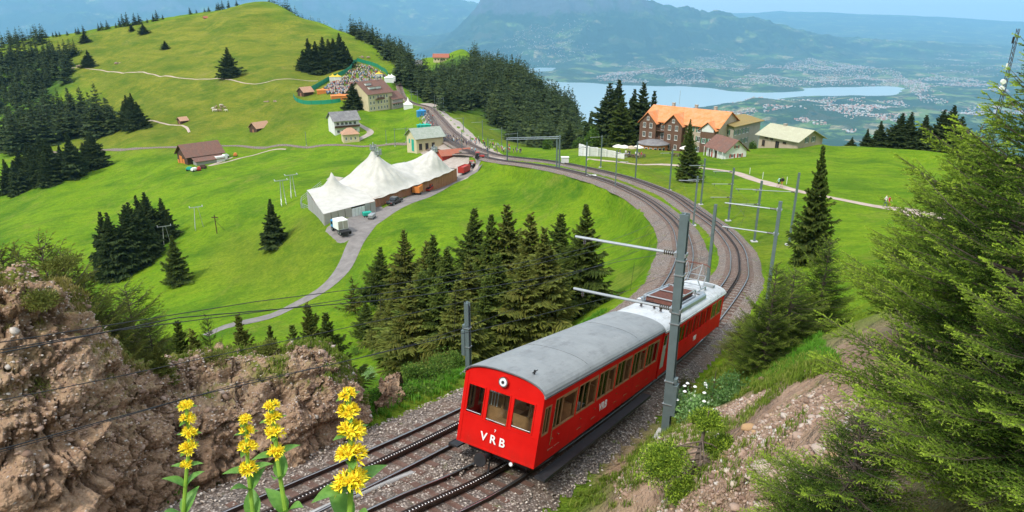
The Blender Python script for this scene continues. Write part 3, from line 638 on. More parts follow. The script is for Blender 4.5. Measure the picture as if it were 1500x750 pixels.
# ================================================================= foliage
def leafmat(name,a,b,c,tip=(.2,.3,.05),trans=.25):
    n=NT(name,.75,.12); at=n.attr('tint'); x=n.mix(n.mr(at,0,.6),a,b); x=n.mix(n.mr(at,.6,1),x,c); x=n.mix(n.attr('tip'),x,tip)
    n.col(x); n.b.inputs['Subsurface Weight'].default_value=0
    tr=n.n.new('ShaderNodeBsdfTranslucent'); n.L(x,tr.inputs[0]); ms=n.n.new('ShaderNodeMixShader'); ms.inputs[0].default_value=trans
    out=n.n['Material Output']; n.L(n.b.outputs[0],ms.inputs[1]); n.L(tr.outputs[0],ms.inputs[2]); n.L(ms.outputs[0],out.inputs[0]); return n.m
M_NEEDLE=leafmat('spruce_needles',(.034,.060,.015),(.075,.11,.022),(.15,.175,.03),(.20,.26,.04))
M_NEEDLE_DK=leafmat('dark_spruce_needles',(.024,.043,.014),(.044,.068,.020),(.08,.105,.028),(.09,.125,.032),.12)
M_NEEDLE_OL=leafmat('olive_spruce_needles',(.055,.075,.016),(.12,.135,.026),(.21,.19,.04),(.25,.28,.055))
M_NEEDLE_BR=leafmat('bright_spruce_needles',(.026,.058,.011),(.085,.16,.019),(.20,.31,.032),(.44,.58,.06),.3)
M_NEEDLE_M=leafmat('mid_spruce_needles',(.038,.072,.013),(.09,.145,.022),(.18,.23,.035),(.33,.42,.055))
M_LEAF=leafmat('broad_leaves',(.03,.07,.012),(.07,.14,.02),(.14,.22,.03),(.18,.28,.05),.3)
M_LEAF_W=leafmat('pale_herb_leaves',(.11,.22,.07),(.20,.36,.11),(.34,.50,.20),(.62,.68,.5),.3)
M_BARK=pm('spruce_bark',(.085,.065,.05),.95,.3,4,bump=.6); M_TWIG=pm('dead_twigs',(.12,.09,.07),.95,.2,4)
def norm(a): return a/(np.linalg.norm(a,axis=-1,keepdims=True)+1e-9)
def spruce(name,seed,h,rb,nw,nb,nt,mat,start=.06,droop=.22,sparse=0,tl=.55,tw=.2,tipc=.35,upturn=.25,thick=1,core=True,tint0=0.,topr=.03,quads2=True):
    """returns crown mesh, trunk mesh"""
    g_=np.random.default_rng(seed); base=[];dirs=[];lens=[];wid=[];tint=[];tip=[]; bm=MB()
    lean=g_.normal(0,.012,2)*h
    bm.sweep([(lean[0]*t*t,lean[1]*t*t,h*t-.25*(t==0)) for t in np.linspace(0,.985,7)],[max(.008*h*.1,(.013*h+.03)*(1-t)**.9) for t in np.linspace(0,.985,7)],6)
    for w_ in range(nw):
        f=start+(1-start)*((w_+.5)/nw)**.9; z=f*h; R0=rb*((1-f)/(1-start))**1.0*(.55+.45*min(1,(1-f)*2.2))+topr*h*.3
        n=max(3,int(round(nb*(.55+.45*(1-f))))); ph=g_.random()*6.28; ct=g_.random()*.5; R0=R0*(g_.uniform(.72,1.12) if core else g_.uniform(.82,1.1))
        for k in range(n):
            if g_.random()<sparse: continue
            a=ph+6.283*k/n+g_.normal(0,.22); R=R0*g_.uniform(.55,1.22)*(1+.22*math.sin(a*2+seed)+.12*math.sin(a*3+z)); zz=z+g_.normal(0,.25*h/nw)
            u=np.array([math.cos(a),math.sin(a),0]); side=np.array([-u[1],u[0],0]); dr=droop*(1-.8*f)-.35*f*f
            t=np.linspace(.12,1,nt)+g_.normal(0,.02,nt); t=np.clip(t,.08,1)
            pz=-dr*R*t*1.3+upturn*R*t*t*.8
            pos=np.outer(R*t,u); pos[:,2]+=zz+pz; pos[:,:2]+=lean*f*f
            ct=g_.uniform(0,.6)
            for s in (-1,1):
                d=norm(u*.75+side*s*g_.uniform(.6,1.0,(nt,1))+np.array([0,0,-1])*g_.uniform(.0,.5,(nt,1)))
                L=tl*R*(1-.62*t)*g_.uniform(.7,1.25,nt)+.05*R0+.012*h
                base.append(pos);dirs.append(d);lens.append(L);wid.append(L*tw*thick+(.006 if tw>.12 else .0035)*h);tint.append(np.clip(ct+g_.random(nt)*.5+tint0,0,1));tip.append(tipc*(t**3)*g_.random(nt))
            # leader of the branch
            d=norm(u+np.array([0,0,upturn-dr*.5]))[None]; base.append(pos[-1:]);dirs.append(d);lens.append(np.array([.22*R+.02*h]));wid.append(np.array([.05*R+.008*h]));tint.append(np.array([ct]));tip.append(np.array([tipc]))
            if core and R>rb*.25 and k%2==0: bm.tube((lean[0]*f*f,lean[1]*f*f,zz),pos[int(nt*.6)],.004*h*.5+.006,.004,3,False)
    # tip shoots
    for q in range(5): base.append(np.array([[lean[0],lean[1],h*(.95-.02*q)]]));dirs.append(norm(np.array([[g_.normal(0,.3)*(q>0),g_.normal(0,.3)*(q>0),1]])));lens.append(np.array([h*.05]));wid.append(np.array([h*.006+.01]));tint.append(np.array([.5]));tip.append(np.array([tipc]))
    p=np.concatenate(base);d=np.concatenate(dirs);L=np.concatenate(lens)[:,None];w_=np.concatenate(wid)[:,None];ti=np.concatenate(tint);tp=np.concatenate(tip); n=len(p)
    up=np.array([0,0,1.])+g_.normal(0,.35,(n,3)); s=norm(np.cross(d,up)); bend=np.array([0,0,-1.])*L*.12
    V=[np.stack([p,p+d*L*.45+s*w_,p+d*L+bend,p+d*L*.4-s*w_],1)]
    if quads2:
        s2=norm(np.cross(d,s)); V.append(np.stack([p,p+d*L*.5+s2*w_*.8,p+d*L*.95+bend,p+d*L*.45-s2*w_*.8],1)); ti=np.r_[ti,ti*.8];tp=np.r_[tp,tp]
    V=np.concatenate(V); F=np.arange(len(V)*4).reshape(-1,4)
    me=newmesh(name,V.reshape(-1,3),F,mat); addattr(me,'tint',np.repeat(ti,4)); q=np.zeros((len(ti),4)); q[:,2]=np.minimum(1,tp+.15*tipc);q[:,1]=q[:,3]=tp*.4; addattr(me,'tip',q)
    return me,bm.mesh('trunk',M_BARK)
def blob(name,seed,n,rad,leaf,mat,bumps=9,flat=.8,tipc=.3,stems=True,asp=None):
    ned='needle' in mat.name; asp=asp or (.13 if ned else .33); leaf=leaf*(1.6 if ned else 1); n=int(n*(1.7 if ned else 1))
    """loose bush / broadleaf crown: clumps of leaf-sized faces"""
    g_=np.random.default_rng(seed); c=norm(g_.normal(0,1,(bumps,3)))*g_.uniform(.25,.62,(bumps,1)); c[:,2]=np.abs(c[:,2])*flat+.1; r_=g_.uniform(.28,.5,bumps)
    k=g_.integers(0,bumps,n); q=norm(g_.normal(0,1,(n,3)))*(g_.random((n,1))**.45); p=(c[k]+q*r_[k,None])*np.array(rad); p[:,2]=np.maximum(p[:,2],.02)
    d=norm(q+g_.normal(0,.6,(n,3))); s=norm(np.cross(d,g_.normal(0,1,(n,3)))); L=leaf*g_.uniform(.6,1.4,(n,1)); 
    V=np.stack([p,p+d*L*.5+s*L*asp,p+d*L,p+d*L*.5-s*L*asp],1); me=newmesh(name,V.reshape(-1,3),np.arange(n*4).reshape(-1,4),mat)
    addattr(me,'tint',np.repeat(np.clip(g_.random(bumps)[k]*.6+g_.random(n)*.4,0,1),4)); addattr(me,'tip',np.repeat((g_.random(n)<tipc)*g_.random(n),4))
    m=MB()
    for i in range(bumps): m.tube((0,0,-.1),(c[i]*np.array(rad)),.03*max(rad)*.4,.008,4)
    return me,m.mesh('stem',M_TWIG)
LIB={}
def lib(kind,i):
    key=(kind,i)
    if key not in LIB:
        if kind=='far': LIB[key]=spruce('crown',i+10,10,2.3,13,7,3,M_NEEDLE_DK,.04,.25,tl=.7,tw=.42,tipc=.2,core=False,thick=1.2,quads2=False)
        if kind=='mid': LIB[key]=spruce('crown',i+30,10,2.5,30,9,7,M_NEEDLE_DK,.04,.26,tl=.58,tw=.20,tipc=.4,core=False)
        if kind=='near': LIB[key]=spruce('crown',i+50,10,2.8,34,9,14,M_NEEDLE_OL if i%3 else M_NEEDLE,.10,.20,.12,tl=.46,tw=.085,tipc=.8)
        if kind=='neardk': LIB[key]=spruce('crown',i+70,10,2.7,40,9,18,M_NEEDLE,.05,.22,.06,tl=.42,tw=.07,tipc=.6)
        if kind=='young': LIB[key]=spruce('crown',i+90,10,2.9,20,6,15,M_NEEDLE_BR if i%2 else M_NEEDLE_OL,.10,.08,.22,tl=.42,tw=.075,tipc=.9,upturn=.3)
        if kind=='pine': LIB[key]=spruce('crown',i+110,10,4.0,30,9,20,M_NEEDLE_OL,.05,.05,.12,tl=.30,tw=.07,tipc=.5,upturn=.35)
        if kind=='broad': LIB[key]=blob('crown',i+130,2600,(4.3,4.3,9),.62,M_LEAF)
    return LIB[key]
HERO=[]
def tree(b,h,kind,i,label,group=None,name='spruce_tree',wid=1.,cat='tree'):
    if kind[:4]=='hero':
        o=thing(name,label,cat,(b[0],b[1],b[2]-.1),random.uniform(0,6.28),group); o.scale=(h/5*wid,h/5*wid,h/5); HERO.append((o,kind)); return o
    c,t=lib(kind,i); o=thing(name,label,cat,(b[0],b[1],b[2]-.1),random.uniform(0,6.28),group); o.scale=(h/10*wid*random.uniform(.9,1.12),h/10*wid*random.uniform(.9,1.12),h/10); o.rotation_euler[0]=random.gauss(0,.022); o.rotation_euler[1]=random.gauss(0,.022)
    link('crown',c,o); link('trunk' if kind!='broad' else 'trunk',t,o); return o
def tree_px(px,py,tx,ty,kind,i,label,h=None,d=None,**k):
    b,hh=base_top(px,py,tx,ty,h=h,d=d); return tree(b,hh,kind,i,label,**k)
# the group in the middle
GC='spruces on the slope left of the train'
for j,(tx,ty,h,kind,wd,lab) in enumerate([(554,362,9.5,'near',1.25,'slim olive spruce, left end of the middle group'),(590,337,11.5,'near',1.2,'spruce with bare reddish leader second from the left'),(627,353,11,'near',1.25,'bushy olive spruce left of the tallest spruce'),(640,349,12,'near',1.0,'thin-topped spruce close behind the bushy olive one'),
  (694,304,13.5,'neardk',1.15,'tallest dark spruce in the middle of the group'),(717,333,12.5,'near',1.0,'spruce with reddish top right of the tallest one'),(746,314,13,'near',1.15,'tall sparse spruce directly over the coach roof'),(775,350,11,'near',1.15,'lower brownish spruce right of the sparse tall one'),(655,372,10,'near',1.25,'short spruce filling the gap under the tallest one'),
  (800,385,9,'near',1.25,'drooping olive spruce at the right foot of the group'),(730,400,8.5,'near',1.3,'low brown spruce just above the coach roof'),(575,420,8,'near',1.3,'low broad spruce at the left foot of the group'),(516,402,6.5,'young',1.0,'small pale spruce at the left edge of the group'),(620,430,8,'near',1.4,'low dark spruce above the left steel mast'),(690,410,8.5,'near',1.35,'low spruce behind the left steel mast'),(535,440,6,'near',1.2,'little spruce beside the bushes at the rock end'),(560,432,7,'near',1.4,'low spruce filling the left foot of the group'),(602,452,7,'near',1.4,'low spruce behind the leafy thicket'),(645,446,7,'near',1.4,'low dark spruce left of the steel mast top'),(672,455,6.5,'near',1.4,'small spruce touching the steel mast'),(712,440,7,'near',1.4,'small spruce peeping over the coach roof'),(765,415,7.5,'near',1.4,'low spruce at the right front of the group')]):
    tree_px(0,0,tx,ty,kind,j%5,lab,h=h,group=GC,wid=wd)
tree_px(815,440,818,312,'neardk',1,'dense dark spruce on the meadow, left one of the pair',group=GC,wid=1.35); tree_px(854,458,861,299,'neardk',2,'dark spruce of the pair, nearer the silver arm',group=GC,wid=1.1)
# rim of the rock and the left
GR='small trees along the rim of the rock'
for j,(tx,ty,h,kind,wd,lab) in enumerate([(190,416,7.5,'neardk',1.5,'broad dark spruce behind the left rock'),(268,467,3.6,'near',1.0,'small brown spruce on the rock rim'),(287,480,3,'near',1.1,'tiny spruce touching the small brown one'),(308,459,4.2,'young',.6,'thin half-bare sapling on the rim'),
  (356,457,4,'near',1.0,'small pointed spruce below the road bend'),(396,474,2.6,'young',.9,'little light spruce between two saplings'),(427,475,2.8,'near',1.0,'low spruce left of the twin green ones'),(449,447,5,'young',1.0,'left of the twin green spruces above the rock'),(463,440,5.2,'young',1.0,'right of the twin green spruces above the rock'),(480,452,4.6,'near',1.1,'spruce between the twins and the middle group')]):
    tree_px(tx,ty+40,tx,ty,'heroM' if j in (0,3) else ('neardk' if j%2 else 'near'),j%3,lab,d=27 if j else 31,group=GR,wid=wd*(.62 if j in (0,3) else .95))
for j,(tx,ty,h,wd,lab) in enumerate([(14,352,5.5,.6,'upright pine at the far left edge'),(72,348,6.5,.75,'largest brown-green pine above the left rock'),(38,360,5,.8,'pine between the edge pine and the largest'),(105,368,5,.9,'rounded pine on the right of the pine group'),(128,392,4,1.0,'low pine leaning out over the rock'),(110,430,3.6,1.0,'lowest pine against the rock face'),(125,455,3.2,.9,'olive bush pine behind the rock shoulder'),(230,470,2.8,1.0,'squat pine right of the broad spruce')]):
    tree_px(tx,ty+70,tx,ty,'heroOL',j%5,lab,d=23+j*.9,group='pines behind the left rock',name='pine_tree',wid=wd*.85)
GL='dark clump on the left meadow'
for j,(tx,ty,bx_,by,lab) in enumerate([(157,310,163,400,'leftmost narrow spruce of the black clump'),(172,312,176,405,'front-left spruce of the black clump'),(187,300,190,398,'broad front spruce of the black clump'),(203,296,206,388,'middle spruce of the black clump'),(216,300,219,380,'front-right spruce of the black clump'),(209,286,212,350,'pointed back-left spruce of the black clump'),(225,281,228,360,'tallest rear spruce of the black clump'),(240,290,244,352,'right rear spruce of the black clump'),(248,310,252,350,'small spruce at the right side of the black clump'),
   (395,291,402,359,'lone spruce on the meadow left of the tent'),(258,345,262,415,'lone olive spruce below the black clump')]):
    tree_px(bx_,by,tx,ty,'mid' if j<10 else 'neardk',j%4,lab,group=GL if j<9 else None,wid=1.15 if j<9 else 1.2)
# right side
GRR='spruces on the right-hand bank'
tree_px(0,0,1208,247,'neardk',3,'pointed dark spruce right of the steel masts',h=10.5,group=GRR,wid=.85)
tree_px(1115,556,1131,383,'heroM',0,'airy spruce with visible trunk beside the railcar',d=25.5,group=GRR,wid=.62)
tree_px(0,0,1216,362,'hero',1,'bright young spruce below the pointed dark one',h=4.2,group=GRR,wid=.75)
tree_px(0,0,1165,400,'heroM',2,'olive young spruce between the airy and the bright one',h=3.6,group=GRR,wid=1.1)
tree_px(0,0,1095,452,'heroOL',4,'small olive spruce bending toward the railcar',h=2.2,group=GRR,wid=1.3)
GE='trees behind the crest of the right meadow'
for j,(x,ty,by,kind,lab) in enumerate([(1267,188,222,'mid','short rounded spruce, left end of the crest trees'),(1286,177,222,'mid','second spruce from the left behind the crest'),(1310,165,222,'mid','tall dark spruce in the centre of the crest trees'),(1325,164,222,'mid','twin of the tall dark crest spruce'),(1349,168,224,'mid','broad crest spruce right of the twins'),(1368,160,224,'mid','broad tall crest spruce'),(1386,154,224,'mid','tallest crest tree at the right end'),(1400,170,226,'mid','crest tree half hidden by the big near spruce'),(1245,200,220,'mid','low bushy tree starting the crest row')]):
    tree_px(x,by,x,ty,kind,j%4,lab,d=196-max(0,x-1250)*.1,group=GE,wid=1.5)
GH='trees around the orange-roofed hotel'
for j,(x,ty,by,d,kind,wd,lab) in enumerate([(888,121,212,238,'mid',1.3,'tall dark spruce, left of the hotel row'),(901,117,212,244,'mid',1.3,'tallest dark spruce of the hotel row'),(908,140,216,224,'neardk',1.25,'greener spruce in front of the tall hotel row'),(938,121,210,240,'mid',1.3,'dark spruce against the hotel gable'),(953,133,210,240,'mid',1.0,'short spruce touching the hotel gable'),(922,130,212,246,'mid',1.2,'dark spruce in the gap of the hotel row'),(864,165,212,270,'mid',1.0,'small spruce left of the hotel row'),(834,180,214,262,'mid',1.3,'rounded spruce behind the gantry'),
   (1006,174,224,192,'near',.8,'brownish spruce in front of the hotel facade'),(1022,190,266,None,'neardk',1.15,'dark spruce on the bank below the small white house')]):
    tree_px(x if d else 1008,by,x,ty,kind,j%4,lab,d=d,group=GH,wid=wd)
for j,(x,ty,by,d,lab) in enumerate([(870,176,212,236,'light green broadleaf tree by the hotel spruces'),(1102,202,214,196,'round green bush at the grey hotel corner'),(1200,207,216,196,'bush at the right corner of the beige barn'),(848,196,216,250,'low broadleaf tree behind the white wall'),(800,196,222,262,'leafy tree left of the gantry post')]):
    tree_px(x,by,x,ty,'broad',j%2,lab,d=d,name='broadleaf_tree',wid=1.1)
tree_px(518,159,519,121,'mid',2,'big dark spruce beside the yellow hotel',wid=1.6); tree_px(528,158,528,126,'mid',1,'second spruce touching the yellow hotel',wid=1.3)
tree_px(337,113,337,69,'mid',0,'lone bushy spruce on the hill below the summit',wid=1.45); tree_px(132,98,132,73,'mid',1,'lone spruce where the hill track ends',wid=1.6); tree_px(127,98,126,80,'mid',2,'low spruce next to the track-end spruce',wid=1.6)
for j,(x,ty,by,lab) in enumerate([(211,34,50,'round small tree on the upper hill'),(243,59,72,'tiny bush tree on the middle of the hill'),(125,46,62,'small wide tree on the upper left hill'),(193,35,46,'half-bare little tree near the skyline')]): tree_px(x,by,x,ty,'mid',j,lab,wid=1.8)
GS='clump right of the hill face'
for j,(x,ty,by) in enumerate([(446,72,104),(455,56,106),(465,60,107),(475,54,106),(484,57,105),(491,56,102),(500,48,92),(511,70,98),(505,60,96)]):
    tree_px(x,by,x,ty,'mid',j%4,'dark spruce in the dense clump above the event ground',group=GS,wid=1.35)
GK='small trees along the left skyline'
for j,(x,s_) in enumerate([(300,5),(288,5),(347,7),(335,9),(326,10),(321,9),(306,6),(279,9),(231,13),(205,13),(198,15),(187,17),(181,16),(176,11),(216,5),(170,6),(158,11),(150,10),(145,9),(123,10),(116,8),(112,8),(99,5),(88,6),(83,7),(78,6),(68,8),(60,7),(55,9),(318,8),(225,9),(239,6)]):
    y=float(np.interp(x,_sx,_sy)); tree_px(x,y+1.2,x,y-s_*1.15,'far',j%4,'little spruce standing on the left skyline ridge',group=GK,wid=1.3)
def fill(poly,n,hm,lab,grp,kind='far',seed=1,wd=1.25):
    p=np.array([hit(*a)[:2] for a in poly]); g_=np.random.default_rng(seed); lo,hi=p.min(0),p.max(0); c=0; out=[]
    while c<n:
        q=lo+(hi-lo)*g_.random((400,2)); k=sdf(q[:,0],q[:,1],p)<0
        for a in q[k]:
            if c>=n: break
            if out and min((a[0]-o[0])**2+(a[1]-o[1])**2 for o in out)<(hm*.16)**2: continue
            out.append(a); c+=1
            if kind: tree((a[0],a[1],gz(a[0],a[1])),hm*g_.uniform(.7,1.2),kind,int(g_.integers(0,4)),lab,grp,wid=wd*g_.uniform(.85,1.15))
    return np.array(out)
fill([(-6,92),(52,84),(104,95),(106,118),(60,150),(-6,168)],76,17,'dark spruce in the upper wood on the left hillside','upper wood on the left hillside',seed=1)
fill([(-6,205),(30,180),(90,158),(150,165),(172,195),(125,206),(66,214),(-6,240)],64,21,'dark spruce in the middle wood on the left hillside','middle wood on the left hillside',seed=2)
fill([(5,282),(20,262),(90,240),(148,238),(152,248),(90,268),(30,288)],20,17,'dark spruce in the lowest wood on the left hillside','lowest wood on the left hillside','mid',seed=3)
fill([(176,186),(206,184),(210,191),(186,190)],6,17,'dark spruce in the small outlying group left of the farm track','small outlying group','mid',seed=4)
fill([(44,78),(112,78),(116,88),(40,90)],16,14,'dark spruce in the row above the upper wood','row above the upper wood',seed=5)
# the forest hill and the wooded reverse slope: one mass
def forest(specs,name,lab):
    src=[spruce('t',200+i,10,2.2,7,6,2,None,.05,.3,tl=.8,tw=.5,tipc=.2,core=False,quads2=False)[0] for i in range(4)]
    base=[]
    for me in src:
        v=np.empty(len(me.vertices)*3,np.float32); me.vertices.foreach_get('co',v); a=np.empty(len(me.vertices),np.float32); me.attributes['tint'].data.foreach_get('value',a); base.append((v.reshape(-1,3),a)); bpy.data.meshes.remove(me)
    Vs=[];Ts=[]; g_=np.random.default_rng(9)
    for pts,hm in specs:
        z=height(pts[:,0],pts[:,1])
        for (x,y),zz in zip(pts,z):
            v,a=base[g_.integers(0,4)]; s=hm*g_.uniform(.6,1.25)/10; t=g_.random()*6.28; co,si=math.cos(t),math.sin(t); wd=g_.uniform(1.2,1.7)
            Vs.append(np.stack([(v[:,0]*co-v[:,1]*si)*s*wd+x,(v[:,0]*si+v[:,1]*co)*s*wd+y,v[:,2]*s+zz-.3],1)); Ts.append(np.clip(a*.6+g_.random()*.5,0,1))
    V=np.concatenate(Vs); me=newmesh(name,V,np.arange(len(V)).reshape(-1,4),M_NEEDLE_DK); addattr(me,'tint',np.concatenate(Ts)); addattr(me,'tip',np.zeros(len(V)))
    return tag(link(name,me),lab,None,None,'stuff')
def scatter(poly,n,seed,px=True):
    p=np.array([hit(*a)[:2] for a in poly]) if px else np.array(poly); g_=np.random.default_rng(seed); lo,hi=p.min(0),p.max(0); out=[]
    while sum(map(len,out))<n: q=lo+(hi-lo)*g_.random((2000,2)); out.append(q[sdf(q[:,0],q[:,1],p)<0])
    return np.concatenate(out)[:n]
E_=lambda px,d: tuple((P(px,12,d))[:2])
def radial(pa,pb,da,db,n,seed):
    g_=np.random.default_rng(seed); px=g_.uniform(pa,pb,n); f=g_.random(n); d=np.interp(px,[pa,pb],da)*(1-f)+np.interp(px,[pa,pb],db)*f
    return np.array([E_(a,b) for a,b in zip(px,d)])
specs=[(radial(690,860,(600,470),(760,620),260,1),15),(radial(640,720,(330,420),(520,585),300,2),15),((lambda q:q[fbm(q[:,0]/60,q[:,1]/60,3)<.07])(radial(715,850,(345,330),(640,560),800,3)),15),
 (radial(600,645,(370,370),(470,520),80,4),14),(radial(745,870,(285,250),(340,330),90,5),13),(radial(575,612,(400,385),(470,400),45,6),14),
 (radial(395,520,(715,620),(760,660),90,7),11),(radial(510,600,(560,480),(640,560),150,8),14),(radial(560,600,(480,430),(560,500),70,18),14),(radial(-40,60,(640,640),(700,700),50,19),13)]
forest(specs,'forest','dark spruce forest over the hill behind the station')
# ================================================================= the train
def redpaint():
    n=NT('red_coach_paint',.6,.03); pos=n.co(); a=n.noise(1.2,5,.6,vec=pos); x=n.mix(n.mr(a,.3,.7),(.52,.008,.006),(.63,.014,.010))
    ch=n.mr(n.noise(9,3,.6,vec=pos),.74,.76); x=n.mix(n.math('MULTIPLY',ch,.5),x,(.62,.42,.36))
    z=n.n.new('ShaderNodeSeparateXYZ'); n.L(pos,z.inputs[0]); d=n.math('MULTIPLY',n.mr(z.outputs[2],1.25,.7),n.mr(n.noise(3,6,.7,vec=n.mapv(pos,(1,1,.3))),.4,.7)); x=n.mix(n.math('MULTIPLY',d,.4),x,(.10,.03,.02))
    n.col(x); n.b.inputs['Coat Weight'].default_value=0; n.b.inputs['Coat Roughness'].default_value=.25; n.bump(n.noise(1.5,2,.5,vec=pos),.08,.02); return n.m
M_RED=redpaint()
def roofmat(name,a,b,c,sc):
    n=NT(name,.62,.3); pos=n.co(); x=n.mix(n.mr(n.noise(1.1,6,.7,vec=pos),.35,.65),a,b); x=n.mix(n.mr(n.noise(2.6,6,.75,vec=n.mapv(pos,(1,.35,1))),.52,.68),x,c); n.col(x); n.bump(n.noise(6,5,.6,vec=pos),.15,.01); return n.m
M_ROOFG=roofmat('grey_roof_canvas',(.22,.23,.228),(.275,.285,.28),(.185,.19,.19),1); M_ROOFS=roofmat('silver_roof_sheet',(.44,.45,.45),(.56,.57,.57),(.30,.29,.27),1)
M_SASH=pm('window_sash_wood',(.30,.15,.065),.5,.25,7); M_WOOD=pm('varnished_wood',(.40,.20,.085),.45,.25,7); M_WOODD=pm('brown_interior',(.40,.19,.08),.6,.25,5); M_DARK=pm('black_underframe',(.022,.022,.024),.6,.3,4); M_SEAM=pm('roof_seam',(.12,.125,.13),.7)
M_WHITE=pm('white_paint',(.78,.77,.74),.5,.04,8); M_CHROME=pm('polished_metal',(.6,.6,.6),.2,.05,metal=1); M_RUST=pm('rusty_grid',(.14,.055,.04),.7,.35,9); M_CREAM=pm('door_grey',(.36,.34,.30),.5,.1)
def glass(name='window_glass',tint=(.85,.9,.9)):
    n=bpy.data.materials.new(name); n.use_nodes=True; t=n.node_tree; t.nodes.clear(); g_=t.nodes.new('ShaderNodeBsdfGlossy'); g_.inputs['Roughness'].default_value=.04; tr=t.nodes.new('ShaderNodeBsdfTransparent'); tr.inputs[0].default_value=tint+(1,)
    f=t.nodes.new('ShaderNodeFresnel'); f.inputs[0].default_value=1.22; m=t.nodes.new('ShaderNodeMixShader'); o=t.nodes.new('ShaderNodeOutputMaterial'); t.links.new(f.outputs[0],m.inputs[0]); t.links.new(tr.outputs[0],m.inputs[1]); t.links.new(g_.outputs[0],m.inputs[2]); t.links.new(m.outputs[0],o.inputs[0]); return n
M_GLASS=glass()
M_LENS=pm('lamp_lens',(.75,.78,.8),.1,.02,spec=.8)
def letters(txt,size,mat,parent,M,name='lettering',ext=.004,align='CENTER',sx=1.,space=1.,bold=.0):
    cu=bpy.data.curves.new('t','FONT'); cu.body=txt; cu.size=size; cu.extrude=ext; cu.align_x=align; cu.align_y='CENTER'; cu.offset=bold; cu.space_character=space
    o=bpy.data.objects.new('t',cu); C.objects.link(o); bpy.context.view_layer.update(); me=bpy.data.meshes.new_from_object(o); bpy.data.objects.remove(o); me.materials.clear(); me.materials.append(mat)
    me.transform(M@Matrix.Diagonal((sx,1,1,1))); return link(name,me,parent)
FRONTM=Matrix(((1,0,0,0),(0,0,1,0),(0,1,0,0),(0,0,0,1)))   # text facing -Y
def textM(facing,at):
    """text plane: facing '-y' or '+x'"""
    if facing=='-y': R=Matrix(((1,0,0),(0,0,-1),(0,1,0)))
    elif facing=='+x': R=Matrix(((0,0,1),(1,0,0),(0,1,0)))
    elif facing=='-x': R=Matrix(((0,0,-1),(-1,0,0),(0,1,0)))
    return Matrix.Translation(at)@R.to_4x4()
W2=1.285; ZB,ZE,ZC=.71,2.86,3.25
def archz(x,over=0): return ZE+(ZC-ZE)*math.sqrt(max(0,1-(abs(x)/(W2+over))**2.4))
def wall_side(mb,x0,x1,y0,y1,z0,z1,openings):
    """side wall with rectangular openings [(ya,yb,za,zb)] sorted by y, all same za/zb per wall"""
    ys=[y0]; 
    for a,b,za,zb in openings:
        mb.bb(x0,x1,ys[-1],a,z0,z1) if a-ys[-1]>.002 else None
        mb.bb(x0,x1,a,b,z0,za); mb.bb(x0,x1,a,b,zb,z1); ys.append(b)
    mb.bb(x0,x1,ys[-1],y1,z0,z1)
def roof(L,y0,mat,parent,over=.05,zoff=0,nseg=18,narrow=1.):
    prof=[]; xs=np.sin(np.linspace(-math.pi/2,math.pi/2,nseg+1))*(W2+over)*narrow
    for x in xs: prof.append((float(x),archz(x/narrow,over)+zoff-.02))
    inner=[(x*.985,z-.05) for x,z in prof[::-1]]
    m=MB(); poly=prof+inner; n=len(poly); V=[(a,y0,z) for a,z in poly]+[(a,y0+L,z) for a,z in poly]; F=[(i,(i+1)%n,n+(i+1)%n,n+i) for i in range(n)]
    for i in range(nseg): F.append((i,n-1-i,n-2-i,i+1)); F.append((n+i,n+i+1,2*n-2-i,2*n-1-i))
    m.add(V,F); o=m.obj('roof',mat,parent); return o
def endwall(y0,y1,wins,mat,parent,name='end_wall'):
    """end wall filled up to the arch, with openings (xa,xb,za,zb)"""
    m=MB(); xs=[-W2]; zl=ZE-.02
    wall=sorted(wins); cur=-W2
    for a,b,za,zb in wall:
        m.bb(cur,a,y0,y1,ZB,zl); m.bb(a,b,y0,y1,ZB,za); m.bb(a,b,y0,y1,zb,zl); cur=b
    m.bb(cur,W2,y0,y1,ZB,zl)
    x=np.linspace(-W2,W2,25); poly=[(float(q),max(zl+.002,archz(q)-.05)) for q in x]+[(W2,zl),(-W2,zl)]; m.prism(poly[::-1],y0,y1)
    return m.obj(name,mat,parent)
def bogie(y,parent,yaw=0):
    m=MB()
    for s in (-1,1): m.bb(s*.95-.05,s*.95+.05,y-1.15,y+1.15,.32,.55)
    m.bb(-.95,.95,y-.12,y+.12,.3,.5); b=m.obj('bogie',M_DARK,parent)
    for yy in (-.8,.8):
        for s in (-1,1):
            w_=MB(); w_.tube((s*.70,y+yy,.36),(s*.80,y+yy,.36),.36,n=20); w_.tube((s*.66,y+yy,.36),(s*.70,y+yy,.36),.39,n=20); w_.obj('wheel',M_RAIL,b)
        w_=MB(); w_.tube((-.7,y+yy,.36),(.7,y+yy,.36),.06,n=8); w_.tube((-.12,y+yy,.36),(.12,y+yy,.36),.27,n=14); w_.obj('axle',M_DARK,b)
def frame_mat(o,a,b,up=None):
    """put o at a with +Y towards b, sideways level"""
    f=(Vector(b)-Vector(a)).normalized(); r=f.cross(Vector((0,0,1))).normalized(); u=r.cross(f); r,u=(r*math.cos(.03)-u*math.sin(.03)),(u*math.cos(.03)+r*math.sin(.03)); M=Matrix((r,f,u)).transposed().to_4x4(); M.translation=Vector(a)
    o.rotation_mode='QUATERNION'; o.location=M.translation; o.rotation_quaternion=M.to_quaternion(); return M
A0=np.array([-.62,16.35,-12.72]); A1=np.array([4.95,26.15,-15.5]); A2=np.array([11.25,37.75,-18.62])
LC=float(np.linalg.norm(A1-A0))-.18; LR=float(np.linalg.norm(A2-A1))-.15
